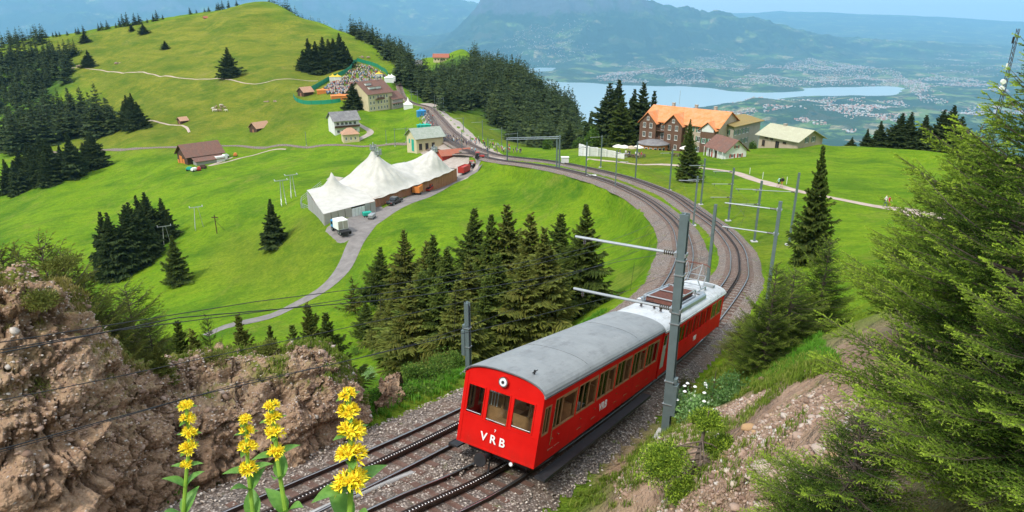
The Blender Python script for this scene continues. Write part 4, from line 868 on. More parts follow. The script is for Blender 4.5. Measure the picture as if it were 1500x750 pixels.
def sash(parent,x,ya,yb,za,zb,mat,bars=2):
    m=MB(); t=.05; w=.03
    m.bb(x-w,x+w,ya,ya+t,za,zb); m.bb(x-w,x+w,yb-t,yb,za,zb); m.bb(x-w,x+w,ya+t,yb-t,za,za+t); m.bb(x-w,x+w,ya+t,yb-t,zb-t,zb)
    m.bb(x-w*.6,x+w*.6,(ya+yb)/2-.02,(ya+yb)/2+.02,za+t,zb-t); f=m.obj('window_sash',mat,parent); m=MB(); m.bb(x-.004,x+.004,ya+t,yb-t,za+t,zb-t); m.obj('pane',M_GLASS,f); return f
c=thing('passenger_coach','red passenger coach with grey arched roof and VRB on its end, leading the train','railway coach',A0); frame_mat(c,A0,A1)
za,zb=ZB+.42*2.06,ZB+.89*2.06
# side windows : a small vestibule window and six wide openings
op=[(.18,.62,za+.02,zb-.08)]; y=.86; n6=6; ww=(LC-.35-.86-.12*5)/6
for k in range(6): op.append((y,y+ww,za,zb)); y+=ww+.12
for s in (1,-1):
    m=MB(); wall_side(m,min(s*W2,s*(W2-.06)),max(s*W2,s*(W2-.06)),.06,LC-.06,ZB,ZE-.02,op); m.obj('side_wall',M_RED,c)
    for k,(a,b,z0,z1) in enumerate(op):
        xx=s*(W2-.03)
        if k==0: sash(c,xx,a,b,z0,z1,M_SASH); continue
        sp=a+(b-a)*(.56 if k>1 else .36); sash(c,xx,a,sp,z0,z1,M_SASH)
        m=MB(); m.bb(xx-.03,xx+.03,sp,b,z1-.1,z1); m.bb(xx-.03,xx+.03,b-.04,b,z0,z1-.1); m.bb(xx-.035,xx+.035,sp,b,z0,z0+.03); m.obj('window_frame',M_SASH,c)
fw=[(-W2+.14,-W2+.74,ZB+.92,ZB+1.84),(-W2+.82,-W2+1.57,ZB+.86,ZB+1.86),(-W2+1.65,-W2+2.36,ZB+.92,ZB+1.84)]
endwall(0,.06,fw,M_RED,c); endwall(LC-.06,LC,[(-.35,.35,ZB+.1,ZB+1.9)],M_RED,c)
for k,(a,b,z0,z1) in enumerate(fw):
    m=MB(); t=.035
    m.bb(a,a+t,-.022,.03,z0,z1); m.bb(b-t,b,-.022,.03,z0,z1); m.bb(a+t,b-t,-.022,.03,z0,z0+t); m.bb(a+t,b-t,-.022,.03,z1-t,z1); f=m.obj('window_frame',M_RED,c)
    m=MB(); m.bb(a+t,b-t,.0,.006,z0+t,z1-t); m.obj('pane',M_GLASS,f)
    m=MB(); m.tube((a+.06,-.03,z0+.1),(b-.06,-.03,z0+.1),.01,n=5); m.obj('handrail',M_CHROME,f)
m=MB(); m.bb(-W2-.012,-W2+.10,-.015,.0,ZB,ZE); m.bb(W2-.10,W2+.012,-.015,.0,ZB,ZE); m.bb(-W2,W2,-.018,0,ZB,ZB+.05); m.bb(-W2+.1,W2-.1,-.018,0,ZB+.86,ZB+.89); m.obj('corner_trim',M_RED,c,bev=.004)
roof(LC+.12,-.06,M_ROOFG,c)
m=MB()
for k in (2,5):
    yy=LC*k/7; prof=[(float(x),yy,archz(x,.05)-.018) for x in np.linspace(-W2,W2,17)]; m.sweep(prof,.006,4)
m.obj('roof_seam',M_SEAM,c)
for s in (-1,1):
    m=MB(); m.bb(s*(W2+.055)-.02,s*(W2+.055)+.02,-.06,LC+.06,ZE-.07,ZE-.015); m.obj('rain_gutter',M_SEAM,c)
m=MB(); prof=[(float(x),-.065,archz(x,.05)-.04) for x in np.linspace(-W2-.03,W2+.03,25)]; m.sweep(prof,.022,6); m.obj('roof_edge',M_SEAM,c)
m=MB(); m.tube((.66,.45,archz(.66)),(.66,.45,archz(.66)+.12),.03); m.tube((.6,.5,archz(.6)+.02),(.74,.38,archz(.66)+.1),.012); m.tube((.62,.38,archz(.6)+.02),(.72,.52,archz(.66)+.13),.012); m.obj('roof_fitting',M_DARK,c)
m=MB(); m.bb(-W2+.07,W2-.07,.07,LC-.07,ZB+.02,ZB+.12); m.obj('floor',M_WOODD,c)
m=MB(); m.bb(-W2+.07,W2-.07,.07,LC-.07,ZE-.1,ZE-.06); m.obj('ceiling',M_CREAM,c)
for k in range(9):
    yy=1.3+k*(LC-2.4)/8
    for s in (-1,1):
        m=MB(); m.bb(*( (s*.35,s*(W2-.1)) if s>0 else (s*(W2-.1),s*.35) ),yy-.04,yy+.04,ZB+.5,ZB+1.25); m.bb(*( (s*.35,s*(W2-.1)) if s>0 else (s*(W2-.1),s*.35) ),yy-.45,yy+.45,ZB+.45,ZB+.52); m.bb(*( (s*.38,s*(W2-.14)) if s>0 else (s*(W2-.14),s*.38) ),yy-.4,yy+.4,ZB+.12,ZB+.45); m.obj('bench',M_WOOD,c)
m=MB(); m.bb(-W2+.1,W2-.1,1.0,1.04,ZB+.12,ZB+.95); m.bb(-W2+.1,W2-.1,1.0,1.04,ZB+1.75,ZE-.1); m.bb(-.5,-.42,1.0,1.04,ZB+.9,ZB+1.8); m.bb(.42,.5,1.0,1.04,ZB+.9,ZB+1.8); m.obj('cab_partition',M_WOOD,c)
m=MB(); m.bb(-.2,.25,.1,.4,ZB+.1,ZB+.95); m.bb(-W2+.1,-.4,.08,.5,ZB+.1,ZB+.75); m.obj('driver_desk',M_WOODD,c)
m=MB()
for k in range(5): m.tube((-W2+.25+.1*k,.98,ZB+.96),(-W2+.25+.1*k,.98,ZB+1.75),.012,n=5)
m.obj('partition_grille',M_WHITE,c)
# head lamp, tail lamp, coupling
m=MB(); m.tube((0,-.10,ZE+.04),(0,.02,ZE+.04),.15,n=20); h=m.obj('headlight',M_CHROME,c); m=MB(); m.tube((0,-.112,ZE+.04),(0,-.10,ZE+.04),.115,n=20); m.obj('lens',M_LENS,h); m=MB(); m.tube((0,-.13,ZE+.04),(0,-.112,ZE+.04),.045,n=12); m.obj('bulb',M_DARK,h)
m=MB(); m.tube((.62,-.10,ZB-.06),(.62,.02,ZB-.06),.075,n=14); h=m.obj('tail_lamp',M_CHROME,c); m=MB(); m.tube((.62,-.11,ZB-.06),(.62,-.10,ZB-.06),.055,n=12); m.obj('lens',M_LENS,h)
m=MB(); m.tube((-.25,-.28,.55),(-.25,.3,.55),.09,n=12); m.tube((-.25,-.34,.55),(-.25,-.28,.55),.2,n=16); m.tube((-.05,-.1,.5),(-.02,-.16,.18),.03); m.tube((-.45,-.05,.6),(-.5,-.2,.25),.035); m.obj('buffer',M_DARK,c)
m=MB(); m.bb(-1.0,1.0,.25,LC-.02,.5,ZB); m.obj('underframe',M_DARK,c)
for s in (1,-1):
    m=MB(); m.bb(s*(W2+.17)-.16,s*(W2+.17)+.16,.12,LC-1.5,.40,.46); m.bb(s*(W2+.33)-.012,s*(W2+.33)+.012,.12,LC-1.5,.36,.47)
    m.obj('footboard',M_DARK,c)
bogie(2.0,c); bogie(LC-2.0,c)
letters('V R B',.35,M_WHITE,c,textM('-y',(-.10,-.026,ZB+.40)),bold=.007,space=1.0); letters('7',.11,M_WHITE,c,textM('-y',(-.06,-.024,ZB+.68)),'number',bold=.002)
letters('VRB',.38,M_WHITE,c,textM('+x',(W2+.005,5.1,ZB+.50)),bold=.012,space=1.15); letters('VRB',.30,M_WHITE,c,textM('-x',(-W2-.005,5.1,ZB+.55)),bold=.005,space=1.15)
for yy in (.9,1.35,3.0,4.2,6.3,7.4,8.8,10.0):
    m=MB(); m.bb(W2,W2+.03,yy,yy+.07,ZB+.62,ZB+.65); m.obj('door_catch',M_CHROME,c); m=MB(); m.bb(W2,W2+.012,yy-.15,yy+.2,ZB+.30,ZB+.315); m.obj('maker_strip',M_CHROME,c)
for yy in (.76,):
    m=MB(); m.tube((W2+.05,yy,ZB+.5),(W2+.05,yy,ZB+1.6),.014,n=6); m.obj('handrail',M_CHROME,c)
# ---------------- railcar
c=thing('electric_railcar','red electric railcar with silver roof, raised pantograph and roof resistors','railcar',A1+ (A2-A1)/np.linalg.norm(A2-A1)*.12); frame_mat(c,A1+(A2-A1)/np.linalg.norm(A2-A1)*.12,A2)
dz=-.10
zR=ZE+dz
op=[(.12,.78,ZB+.3,zb-.05),(1.0,1.55,za,zb-.08)]; y=2.75; ww=(LR-2.75-.5-.16*6)/7
for k in range(7): op.append((y,y+ww,za,zb-.08)); y+=ww+.16
for s in (1,-1):
    m=MB(); wall_side(m,min(s*W2,s*(W2-.06)),max(s*W2,s*(W2-.06)),.06,LR-.06,ZB,zR-.02,op); m.obj('side_wall',M_RED,c)
    for k,(a,b,z0,z1) in enumerate(op):
        xx=s*(W2-.035)
        if k==0:
            m=MB(); m.bb(xx-.02,xx+.02,a+.02,b-.02,z0,z0+1.0); m.bb(xx-.02,xx+.02,a+.02,a+.08,z0+1.0,z1); m.bb(xx-.02,xx+.02,b-.08,b-.02,z0+1.0,z1); d_=m.obj('door',M_CREAM,c); m=MB(); m.bb(xx-.004,xx+.004,a+.08,b-.08,z0+1.0,z1); m.obj('pane',M_GLASS,d_)
            m=MB(); m.bb(xx+s*.03-.015,xx+s*.03+.015,b-.14,b-.11,z0+.7,z0+.85); m.obj('handle',M_CHROME,d_)
        elif k in (3,4,5,6) and s>0:
            sp=a+(b-a)*.5; sash(c,xx,sp,b,z0,z1,M_RED)
        else: sash(c,xx,a,b,z0,z1,M_SASH if k>5 else M_RED)
for y0,y1,w_ in ((0,.06,[(-.35,.35,ZB+.1,ZB+1.8)]),(LR-.06,LR,[(-1.1,-.42,ZB+1,ZB+1.8),(-.32,.32,ZB+1,ZB+1.8),(.42,1.1,ZB+1,ZB+1.8)])):
    e=endwall(y0,y1,w_,M_RED,c); e.location.z=dz
rf=roof(LR+.1,-.05,M_ROOFS,c,zoff=dz)
for s in (-1,1):
    m=MB(); m.bb(s*(W2+.055)-.025,s*(W2+.055)+.025,-.05,LR+.05,zR-.09,zR-.0); m.obj('rain_gutter',M_ROOFS,c)
m=MB()
for k in range(1,8):
    yy=LR*k/8; m.sweep([(float(x),yy,archz(x,.05)-.012+dz) for x in np.linspace(-W2,W2,17)],.01,4)
m.obj('roof_seam',M_ROOFS,c)
m=MB(); m.bb(-W2+.07,W2-.07,.07,LR-.07,ZB+.02,ZB+.12); m.obj('floor',M_WOODD,c)
for k in range(8):
    yy=3.0+k*(LR-4.2)/7
    for s in (-1,1):
        a_,b_=sorted((s*.35,s*(W2-.1))); m=MB(); m.bb(a_,b_,yy-.04,yy+.04,ZB+.5,ZB+1.2); m.bb(a_,b_,yy-.4,yy+.4,ZB+.12,ZB+.5); m.obj('bench',M_WOODD,c)
zt=ZC+dz
# resistor grid
y0,y1=3.1,7.6
m=MB()
for s in (-1,1): m.tube((s*.72,y0-.25,zt+.02),(s*.72,y1+.1,zt+.02),.05,n=8); m.tube((s*.72,y0,zt-.1),(s*.72,y0,zt+.35),.035,n=6); m.tube((s*.72,y1,zt-.1),(s*.72,y1,zt+.35),.035,n=6); m.tube((s*.72,y0,zt+.35),(s*.72,y1,zt+.35),.035,n=6)
for yy in (y0,(y0+y1)/2,y1): m.tube((-.72,yy,zt+.35),(.72,yy,zt+.35),.03,n=6)
m.obj('resistor_frame',M_GALV,c)
for k in range(22):
    m=MB(); yy=y0+.12+k*(y1-y0-.24)/21; m.bb(-.62,.62,yy-.035,yy+.035,zt+.08,zt+.30); m.obj('resistor_bar',M_RUST,c)
m=MB(); m.bb(-.66,.66,y0,y1,zt-.02,zt+.04); m.obj('grid_tray',M_DARK,c)
for s in (-1,1):
    m=MB(); x=s*.98; m.prism([(x-.13,archz(.98)-.05+dz),(x+.13,archz(1.1)-.06+dz),(x+.13,zt+.02),(x+.07,zt+.10),(x-.07,zt+.10),(x-.13,zt+.04)],y0+.2,y1+1.1); m.obj('cable_duct',M_GALV,c,bev=.03)
for i,(px_,py_) in enumerate(((-.45,1.9),(.1,2.15),(.5,1.8))):
    m=MB(); 
    for k in range(4): m.tube((px_,py_,zt+.02+k*.05),(px_,py_,zt+.045+k*.05),.07-.01*(k%2),n=10)
    m.tube((px_,py_,zt),(px_,py_,zt+.26),.02); m.obj('roof_insulator',M_INS,c)
m=MB(); m.sweep([(-.45,1.9,zt+.26),(-.1,2.3,zt+.33),(.1,2.15,zt+.26),(.3,1.4,zt+.34),(.5,1.8,zt+.26)],.013,5); m.obj('roof_cable',M_DARK,c)
m=MB(); m.bb(-.9,.9,8.55,9.3,zt,zt+.05); m.obj('walkway_plate',M_GALV,c); m=MB(); m.bb(.2,.8,LR-1.5,LR-.9,zt-.05,zt+.06); m.obj('roof_hatch',M_ROOFG,c)
# pantograph
yp=LR-3.6; zp=zt+.12; top=4.62
m=MB()
for s in (-1,1): m.tube((s*.62,yp-.95,zp),(s*.62,yp+.95,zp),.035,n=6)
for yy in (-.95,.95): m.tube((-.62,yp+yy,zp),(.62,yp+yy,zp),.035,n=6); 
for s in (-1,1):
    for yy in (-.8,.8): m.tube((s*.62,yp+yy,zt-.05),(s*.62,yp+yy,zp),.05,n=8)
pf=m.obj('pantograph',M_GALV,c)
m=MB(); zm=(zp+top)/2-.1
for s in (-1,1):
    m.tube((s*.58,yp-.15,zp),(s*.5,yp-1.05,zm),.028,n=6); m.tube((s*.58,yp+.15,zp),(s*.5,yp+1.05,zm),.028,n=6); m.tube((s*.5,yp-1.05,zm),(s*.42,yp-.08,top),.02,n=6); m.tube((s*.5,yp+1.05,zm),(s*.42,yp+.08,top),.02,n=6)
for yy in (-1.05,1.05): m.tube((-.5,yp+yy,zm),(.5,yp+yy,zm),.022,n=6); m.tube((-.5,yp+yy,zm),(.42,yp+yy*.08,top),.012,n=5)
m.obj('scissor_arm',M_GALV,pf)
m=MB(); m.sweep([(-.85,yp,top-.12),(-.62,yp,top),(.62,yp,top),(.85,yp,top-.12)],.035,6); m.obj('contact_strip',M_RUST,pf)
m=MB(); m.bb(-1.1,1.1,.02,LR-.02,.5,ZB); m.obj('underframe',M_DARK,c)
m=MB(); m.tube((0,LR,.55),(0,LR+.35,.55),.2,n=14); m.obj('buffer',M_DARK,c)
bogie(2.2,c); bogie(LR-2.2,c)
letters('VRB',.36,M_WHITE,c,textM('+x',(W2+.005,6.6,ZB+.50)),bold=.012,space=1.15)
for yy in (3,4.5,6,7.6,9,10.5): m=MB(); m.bb(W2,W2+.03,yy,yy+.07,ZB+.62,ZB+.65); m.obj('door_catch',M_CHROME,c)
# ================================================================= buildings
def woodmat(name,a,b,sc=8):
    n=NT(name,.85,.15); pos=n.co(); x=n.mix(n.noise(sc,5,.7,vec=n.mapv(pos,(1,1,.12))),a,b); st=n.mr(n.noise(.9,6,.7,vec=n.mapv(pos,(1,1,.5))),.5,.7); x=n.mix(n.math('MULTIPLY',st,.4),x,tuple(v*.5 for v in a)); n.col(x); n.bump(n.noise(sc,4,.6,vec=n.mapv(pos,(1,1,.1))),.3,.03); return n.m
def plaster(name,a,st=.35):
    n=NT(name,.93,.1); pos=n.co(); x=n.mix(n.mr(n.noise(.8,6,.7,vec=pos),.3,.7),tuple(v*.86 for v in a),a); g_=n.mr(n.noise(.5,7,.75,vec=n.mapv(pos,(1.4,1.4,.35))),.52,.75); x=n.mix(n.math('MULTIPLY',g_,st),x,(.13,.11,.09)); n.col(x); n.bump(n.noise(9,4,.6,vec=pos),.2,.02); return n.m
def tiles(name,a,b,c,w_=.9):
    n=NT(name,.85,.15); pos=n.co(); wv=n.n.new('ShaderNodeTexBrick'); wv.inputs['Scale'].default_value=w_; wv.inputs['Color1'].default_value=a+(1,); wv.inputs['Color2'].default_value=b+(1,); wv.inputs['Mortar'].default_value=tuple(v*.5 for v in a)+(1,); wv.inputs['Mortar Size'].default_value=.018
    n.L(n.mapv(pos,(1,1,1)),wv.inputs['Vector']); x=n.mix(n.mr(n.noise(.55,6,.7,vec=pos),.42,.68),wv.outputs[0],c); x=n.mix(n.mr(n.noise(5,3,.6,vec=pos),.3,.7,0,.35),x,b); n.col(x); n.bump(n.noise(6,3,.6,vec=n.mapv(pos,(1,3,1))),.4,.05); return n.m
M_BRN=woodmat('weathered_shingle',(.085,.045,.03),(.20,.115,.08)); M_BARN=woodmat('dark_barn_wood',(.05,.03,.022),(.12,.07,.045)); M_PLANK=woodmat('reddish_planks',(.30,.13,.075),(.42,.20,.12),5)
M_CREAMW=plaster('cream_plaster',(.62,.52,.33),.25); M_BEIGE=plaster('beige_plaster',(.46,.37,.28),.4); M_GREYP=plaster('grey_plaster',(.40,.36,.31),.4); M_WHITEP=plaster('white_plaster',(.72,.71,.68),.2); M_GREYW=plaster('grey_panel',(.36,.35,.33),.3)
M_TO=tiles('orange_tiles',(.62,.20,.07),(.72,.27,.10),(.50,.30,.17)); M_TB=tiles('brown_tiles',(.17,.085,.065),(.23,.12,.09),(.13,.09,.075)); M_TG=tiles('grey_slates',(.15,.145,.15),(.20,.19,.19),(.26,.25,.24)); M_TT=tiles('tan_tiles',(.42,.23,.14),(.50,.29,.19),(.34,.22,.15))
M_TOL=tiles('olive_brown_roof',(.27,.19,.06),(.32,.22,.08),(.22,.19,.09)); M_TP=tiles('pale_olive_roof',(.42,.41,.28),(.47,.46,.33),(.36,.34,.24)); M_TS=tiles('mossy_stone_roof',(.30,.33,.28),(.38,.40,.35),(.22,.26,.20)); M_TR=tiles('rust_red_roof',(.33,.10,.06),(.38,.13,.08),(.28,.13,.09))
M_TRIM=pm('roof_trim',(.09,.05,.035),.8); M_WDARK=pm('dark_window',(.025,.03,.035),.15,.2,spec=.6); M_GRSH=pm('green_shutter',(.05,.16,.10),.7); M_RDSH=pm('red_shutter',(.35,.03,.02),.7); M_TEAL=pm('teal_paint',(.02,.33,.24),.7)
M_ORNG=pm('orange_paint',(.62,.20,.04),.7,grime=.3); M_REDP=pm('red_machine_paint',(.40,.035,.025),.5,grime=.3); M_TYRE=pm('tyre_rubber',(.02,.02,.02),.9); M_BLKP=pm('black_car_paint',(.015,.015,.017),.25,spec=.6,coat=.5); M_BLUEP=pm('blue_paint',(.03,.22,.45),.5)
def frame_from(a,b):
    a=np.array(a);b=np.array(b); return math.atan2(b[1]-a[1],b[0]-a[0]),math.hypot(*(b-a)[:2])
def win(parent,side,u,z,w_,h_,L,W,frame=M_WHITE,shut=None,name='window'):
    """side f/b/l/r of a house whose plan is 0..L by 0..W; u along the side"""
    m=MB(); t=.07; 
    def B_(mb,u0,u1,d0,d1,z0,z1):
        if side=='f': mb.bb(u0,u1,-d1,-d0,z0,z1)
        elif side=='r': mb.bb(L+d0,L+d1,u0,u1,z0,z1)
        elif side=='l': mb.bb(-d1,-d0,u0,u1,z0,z1)
        else: mb.bb(u0,u1,W+d0,W+d1,z0,z1)
    a,b=u-w_/2,u+w_/2
    B_(m,a,a+t,.0,.06,z,z+h_);B_(m,b-t,b,.0,.06,z,z+h_);B_(m,a+t,b-t,.0,.06,z,z+t);B_(m,a+t,b-t,.0,.06,z+h_-t,z+h_);B_(m,u-t*.4,u+t*.4,.003,.05,z+t,z+h_-t); B_(m,a-.06,b+.06,.0,.11,z-.07,z); f=m.obj(name,frame,parent)
    m=MB(); B_(m,a+t,b-t,.004,.02,z+t,z+h_-t); m.obj('pane',M_WDARK,f)
    if shut:
        for s in (-1,1):
            m=MB(); c0=a-w_*.42 if s<0 else b+.02; B_(m,c0,c0+w_*.4,.0,.05,z,z+h_); m.obj('shutter',shut,f)
    return f
def gable_roof(parent,L,W,H,rh,mat,ov=.6,ridge='x',t=.14,x0=0,y0=0,name='roof',trim=M_TRIM):
    m=MB()
    if ridge=='x':
        s=rh/(W/2); e=ov*s
        m.prism([(y0-ov,H-e),(y0+W/2,H+rh),(y0+W+ov,H-e),(y0+W+ov,H-e+t),(y0+W/2,H+rh+t),(y0-ov,H-e+t)][::-1],x0-ov,x0+L+ov,'x')
    else:
        s=rh/(L/2); e=ov*s
        m.prism([(x0-ov,H-e),(x0+L/2,H+rh),(x0+L+ov,H-e),(x0+L+ov,H-e+t),(x0+L/2,H+rh+t),(x0-ov,H-e+t)][::-1],y0-ov,y0+W+ov,'y')
    return m.obj(name,mat,parent)
def gable_walls(parent,L,W,H,rh,mat,ridge='x',x0=0,y0=0,sink=1.5,name='wall'):
    m=MB()
    if ridge=='x': m.prism([(y0,-sink),(y0+W,-sink),(y0+W,H),(y0+W/2,H+rh),(y0,H)],x0,x0+L,'x')
    else: m.prism([(x0,-sink),(x0+L,-sink),(x0+L,H),(x0+L/2,H+rh),(x0,H)],y0,y0+W,'y')
    return m.obj(name,mat,parent)
def chimney(parent,x,y,z,h=1.6,w_=.8,mat=None):
    m=MB(); m.bb(x-w_/2,x+w_/2,y-w_/2,y+w_/2,z-1,z+h); m.bb(x-w_*.6,x+w_*.6,y-w_*.6,y+w_*.6,z+h,z+h+.15); return m.obj('chimney',mat or M_GREYP,parent)
def site(pa,pb,name,label,cat,da=None,db=None,group=None):
    A_=hit(*pa) if da is None else P(*pa,da); B_=hit(*pb) if db is None else P(*pb,db); z=min(gz(A_[0],A_[1]),gz(B_[0],B_[1])) ; rz,L=frame_from(A_,B_)
    return thing(name,label,cat,(A_[0],A_[1],z),rz,group),L
# ---- orange-roofed hotel (brown wing with two gables, cream right end)
o,L=site((940,217),(1050,218),'mountain_hotel','large mountain hotel with bright orange tiled roof and brown shingled gables','hotel',da=216,db=200)
W=14.; H=9.2; rh=3.6
gable_walls(o,L*.60,W,H,rh,M_BRN,'x'); gable_walls(o,L*.405,W,H,rh-.01,M_BEIGE,'x',x0=L*.60,name='wall')
gable_roof(o,L*1.0,W,H,rh,M_TO,.7,'x')
for x0,wd in ((-.3,5.6),(8.2,5.8)):
    gable_walls(o,wd,3.0,H-.4,2.9,M_BRN,'y',x0=x0,y0=-1.6); gable_roof(o,wd,7,H-.4,2.9,M_TO,.55,'y',x0=x0,y0=-1.6,name='gable_roof')
    for z in (1.3,4.2,7.0):
        for k,u in enumerate((x0+wd*.3,x0+wd*.7)):
            f=win(o,'f',u,z,.95,1.5,L,W); f.location.y=-1.6
    f=win(o,'f',x0+wd*.5,9.3,.8,1.0,L,W); f.location.y=-1.6
    m=MB(); m.bb(x0-.3,x0+wd+.3,-2.1,-1.6,3.35,3.5); 
m=MB(); 
for z in (3.2,6.2):
    m.bb(5.4,8.1,-1.3,0,z,z+.15); m.bb(5.4,8.1,-1.3,-1.24,z+.95,z+1.03)
    for k in range(14): m.bb(5.45+k*.2,5.5+k*.2,-1.29,-1.25,z+.15,z+.95)
m.obj('balcony',M_BRN,o)
for z in (3.5,6.5): win(o,'f',6.8,z,1.0,2.1,L,W)
for z in (1.2,4.2,7.0):
    for u in (15.4,17.8): 
        if u<L*.6: win(o,'f',u,z,1,1.5,L,W)
for z in (1.3,4.3,7.1):
    for u in np.arange(L*.6+1.4,L-.8,2.5): win(o,'f',float(u),z,1.0,1.6,L,W,shut=M_GRSH)
    for u in (2.2,5.2,8.6,11.6): win(o,'r',u,z,1.0,1.5,L,W,shut=M_GRSH)
gx=L-4.9
gable_walls(o,4.4,2.2,H-.6,1.9,M_BRN,'y',x0=gx,y0=-1.4); gable_roof(o,4.4,6.5,H-.6,1.9,M_TO,.6,'y',x0=gx,y0=-1.4,name='gable_roof')
m=MB(); m.prism([(gx+.35,H-.55),(gx+4.05,H-.55),(gx+2.2,H+.95)],-1.47,-1.405); m.bb(gx+.35,gx+4.05,-1.47,-1.405,H-1.5,H-.56); m.obj('sign_board',M_WHITEP,o)
for z in (4.3,): 
    for u in (gx+1.2,gx+3.2): f=win(o,'f',u,z,.95,1.5,L,W,shut=M_GRSH); f.location.y=-1.4
for x in (6,L*.55,L*.8): chimney(o,x,W*.55,H+rh-.3,1.3)
m=MB(); m.tube((L*.33,W/2,H+rh),(L*.33,W/2,H+rh+5),.05); m.obj('flagpole',M_GALV,o)
m=MB(); 
for k in range(9): m.bb(L*k/9,L*k/9+.06,-.69,W*.5,0,0) if False else None
# rounded restaurant pavilion in front
o2=thing('restaurant_pavilion','round-fronted orange pavilion with grey roof before the brown hotel wing','pavilion',o.location+Vector((math.cos(o.rotation_euler.z)*5.8+math.sin(o.rotation_euler.z)*3.2,math.sin(o.rotation_euler.z)*5.8-math.cos(o.rotation_euler.z)*3.2,0)),o.rotation_euler.z)
m=MB(); m.lathe([(4.3,-1.5),(4.3,2.7)],n=28); w_=m.obj('wall',M_ORNG,o2); m=MB(); m.lathe([(0,3.9),(2.5,3.7),(4.9,2.95),(4.9,2.75),(4.2,2.72)],n=32); m.obj('roof',M_TG,o2)
for k in range(9):
    a=-math.pi/2+(k-4)*.32; m=MB(); M_=Matrix.Rotation(a,4,'Z'); m.box((4.33,0,1.25),(.1,.95,1.7),M=M_); f=m.obj('window',M_WHITE,o2); m=MB(); m.box((4.40,0,1.2),(.05,.8,1.5),M=M_); m.obj('pane',M_WDARK,f)
# grey-beige block behind at the right end
o,L=site((1072,216),(1110,212),'annex_building','plain grey-beige hotel block with shallow olive-brown roof and green shutters','building',da=203,db=214)
W=12;H=9.6; m=MB(); m.bb(0,L,0,W,-2,H); m.obj('wall',M_GREYP,o); m=MB(); m.prism([(-.9,H),(W/2,H+1.2),(W+.9,H),(W+.9,H+.2),(W/2,H+1.45),(-.9,H+.2)][::-1],-.9,L+.9,'x'); m.obj('roof',M_TOL,o)
for z in (1.0,4.0,7.0):
    for u in (1.3,3.7,6.1,8.3):
        if u<L-.6: win(o,'f',u,z,1.0,1.5,L,W,M_WHITE,M_GRSH)
    for u in (2,5,8): win(o,'r',u,z,1,1.5,L,W,M_WHITE,M_GRSH); win(o,'l',u,z,1,1.5,L,W,M_WHITE,M_GRSH)
m=MB(); m.bb(L-2.4,L-1.3,-.06,.0,0,2.1); m.obj('door',M_RDSH,o)
# ---- small white house
o,L=site((1034,231),(1062,236),'small_house','small white gabled house with brown roof and red shutters below the hotel','house',da=184,db=176)
W=6.2; gable_walls(o,L,W,2.9,2.5,M_WHITEP,'x'); gable_roof(o,L,W,2.9,2.5,M_TB,.7,'x')
for u in (1.2,2.8,4.4): 
    if u<L: m=MB(); m.bb(u-.45,u+.45,-.08,-.005,.0,2.0); m.obj('door' if u==2.8 else 'shutter',M_BARN if u!=2.8 else M_RDSH,o)
m=MB()
for u in np.linspace(.2,L-.2,5): m.bb(u-.07,u+.07,-.95,-.81,-.4,2.5)
m.obj('porch_post',M_WHITEP,o)
for u in (2.0,4.3): win(o,'r',u,.9,.9,1.0,L,W,M_WHITE,M_RDSH)
win(o,'r',3.1,3.3,.8,.8,L,W,M_WHITE,M_RDSH)
# ---- beige barn
o,L=site((1110,217),(1165,218),'stable_building','long beige building with pale olive roof on the meadow edge','building',da=201,db=190)
W=10.5; gable_walls(o,L*1.05,W,4.3,2.4,M_BEIGE,'x'); gable_roof(o,L*1.05,W,4.3,2.4,M_TP,.9,'x')
for u,z,w_,h_ in ((1.8,1.0,1.0,1.7),(6.6,.9,1.3,2.2),(4.5,3.2,1.1,.6),(9.0,2.7,1.1,.6),(2.6,3.3,1.1,.6)): 
    if u<L: win(o,'f',u,z,w_,h_,L,W,M_BRN)
for u in (3.6,6.4): win(o,'r',u,3.4,.9,1.5,L*1.05,W,M_WHITE,M_GRSH)
chimney(o,L*.35,W*.5,6.6,.6)
# ---- scalloped white wall, terrace and parasols
ln=spline([tuple(hit(*a)) for a in ((850,228),(862,229),(880,229),(903,231),(915,233))],.8); o=thing('garden_wall','white scalloped retaining wall at the edge of the hotel terrace','wall',ln[0])
for i in range(0,len(ln)-3,3):
    a=ln[i]-ln[0]; b=ln[min(i+3,len(ln)-1)]-ln[0]; h0=3.0*(1-i/len(ln)*.65); m=MB(); d=norm((b-a)[None])[0]; nn_=np.array([-d[1],d[0],0])
    V=[a+nn_*.2,a-nn_*.2,b-nn_*.2,b+nn_*.2]; V=[v+np.array([0,0,-1.]) for v in V]+[v+np.array([0,0,h0+(0 if k in(0,1) else -.12)]) for k,v in enumerate(V)]; m.add(V,[(0,1,2,3)[::-1],(4,5,6,7),(0,1,5,4),(1,2,6,5),(2,3,7,6),(3,0,4,7)]); m.tube(tuple(a-nn_*.25+np.array([0,0,-1])),tuple(a-nn_*.25+np.array([0,0,h0+.1])),.22,n=8); m.obj('wall_panel',M_WHITEP,o)
M_PARA=pm('cream_canvas',(.70,.66,.56),.9,.08); M_PARB=pm('beige_canvas',(.45,.36,.25),.9,.1)
def parasol(b,label,mat,grp,r=1.6):
    t=thing('parasol',label,'parasol',b,0,grp); m=MB(); m.tube((0,0,0),(0,0,2.5),.04,n=6); m.obj('pole',M_GALV,t); m=MB(); m.lathe([(0,2.75),(r*.5,2.5),(r,2.1),(r,2.05)],n=8); m.obj('canopy',mat,t)
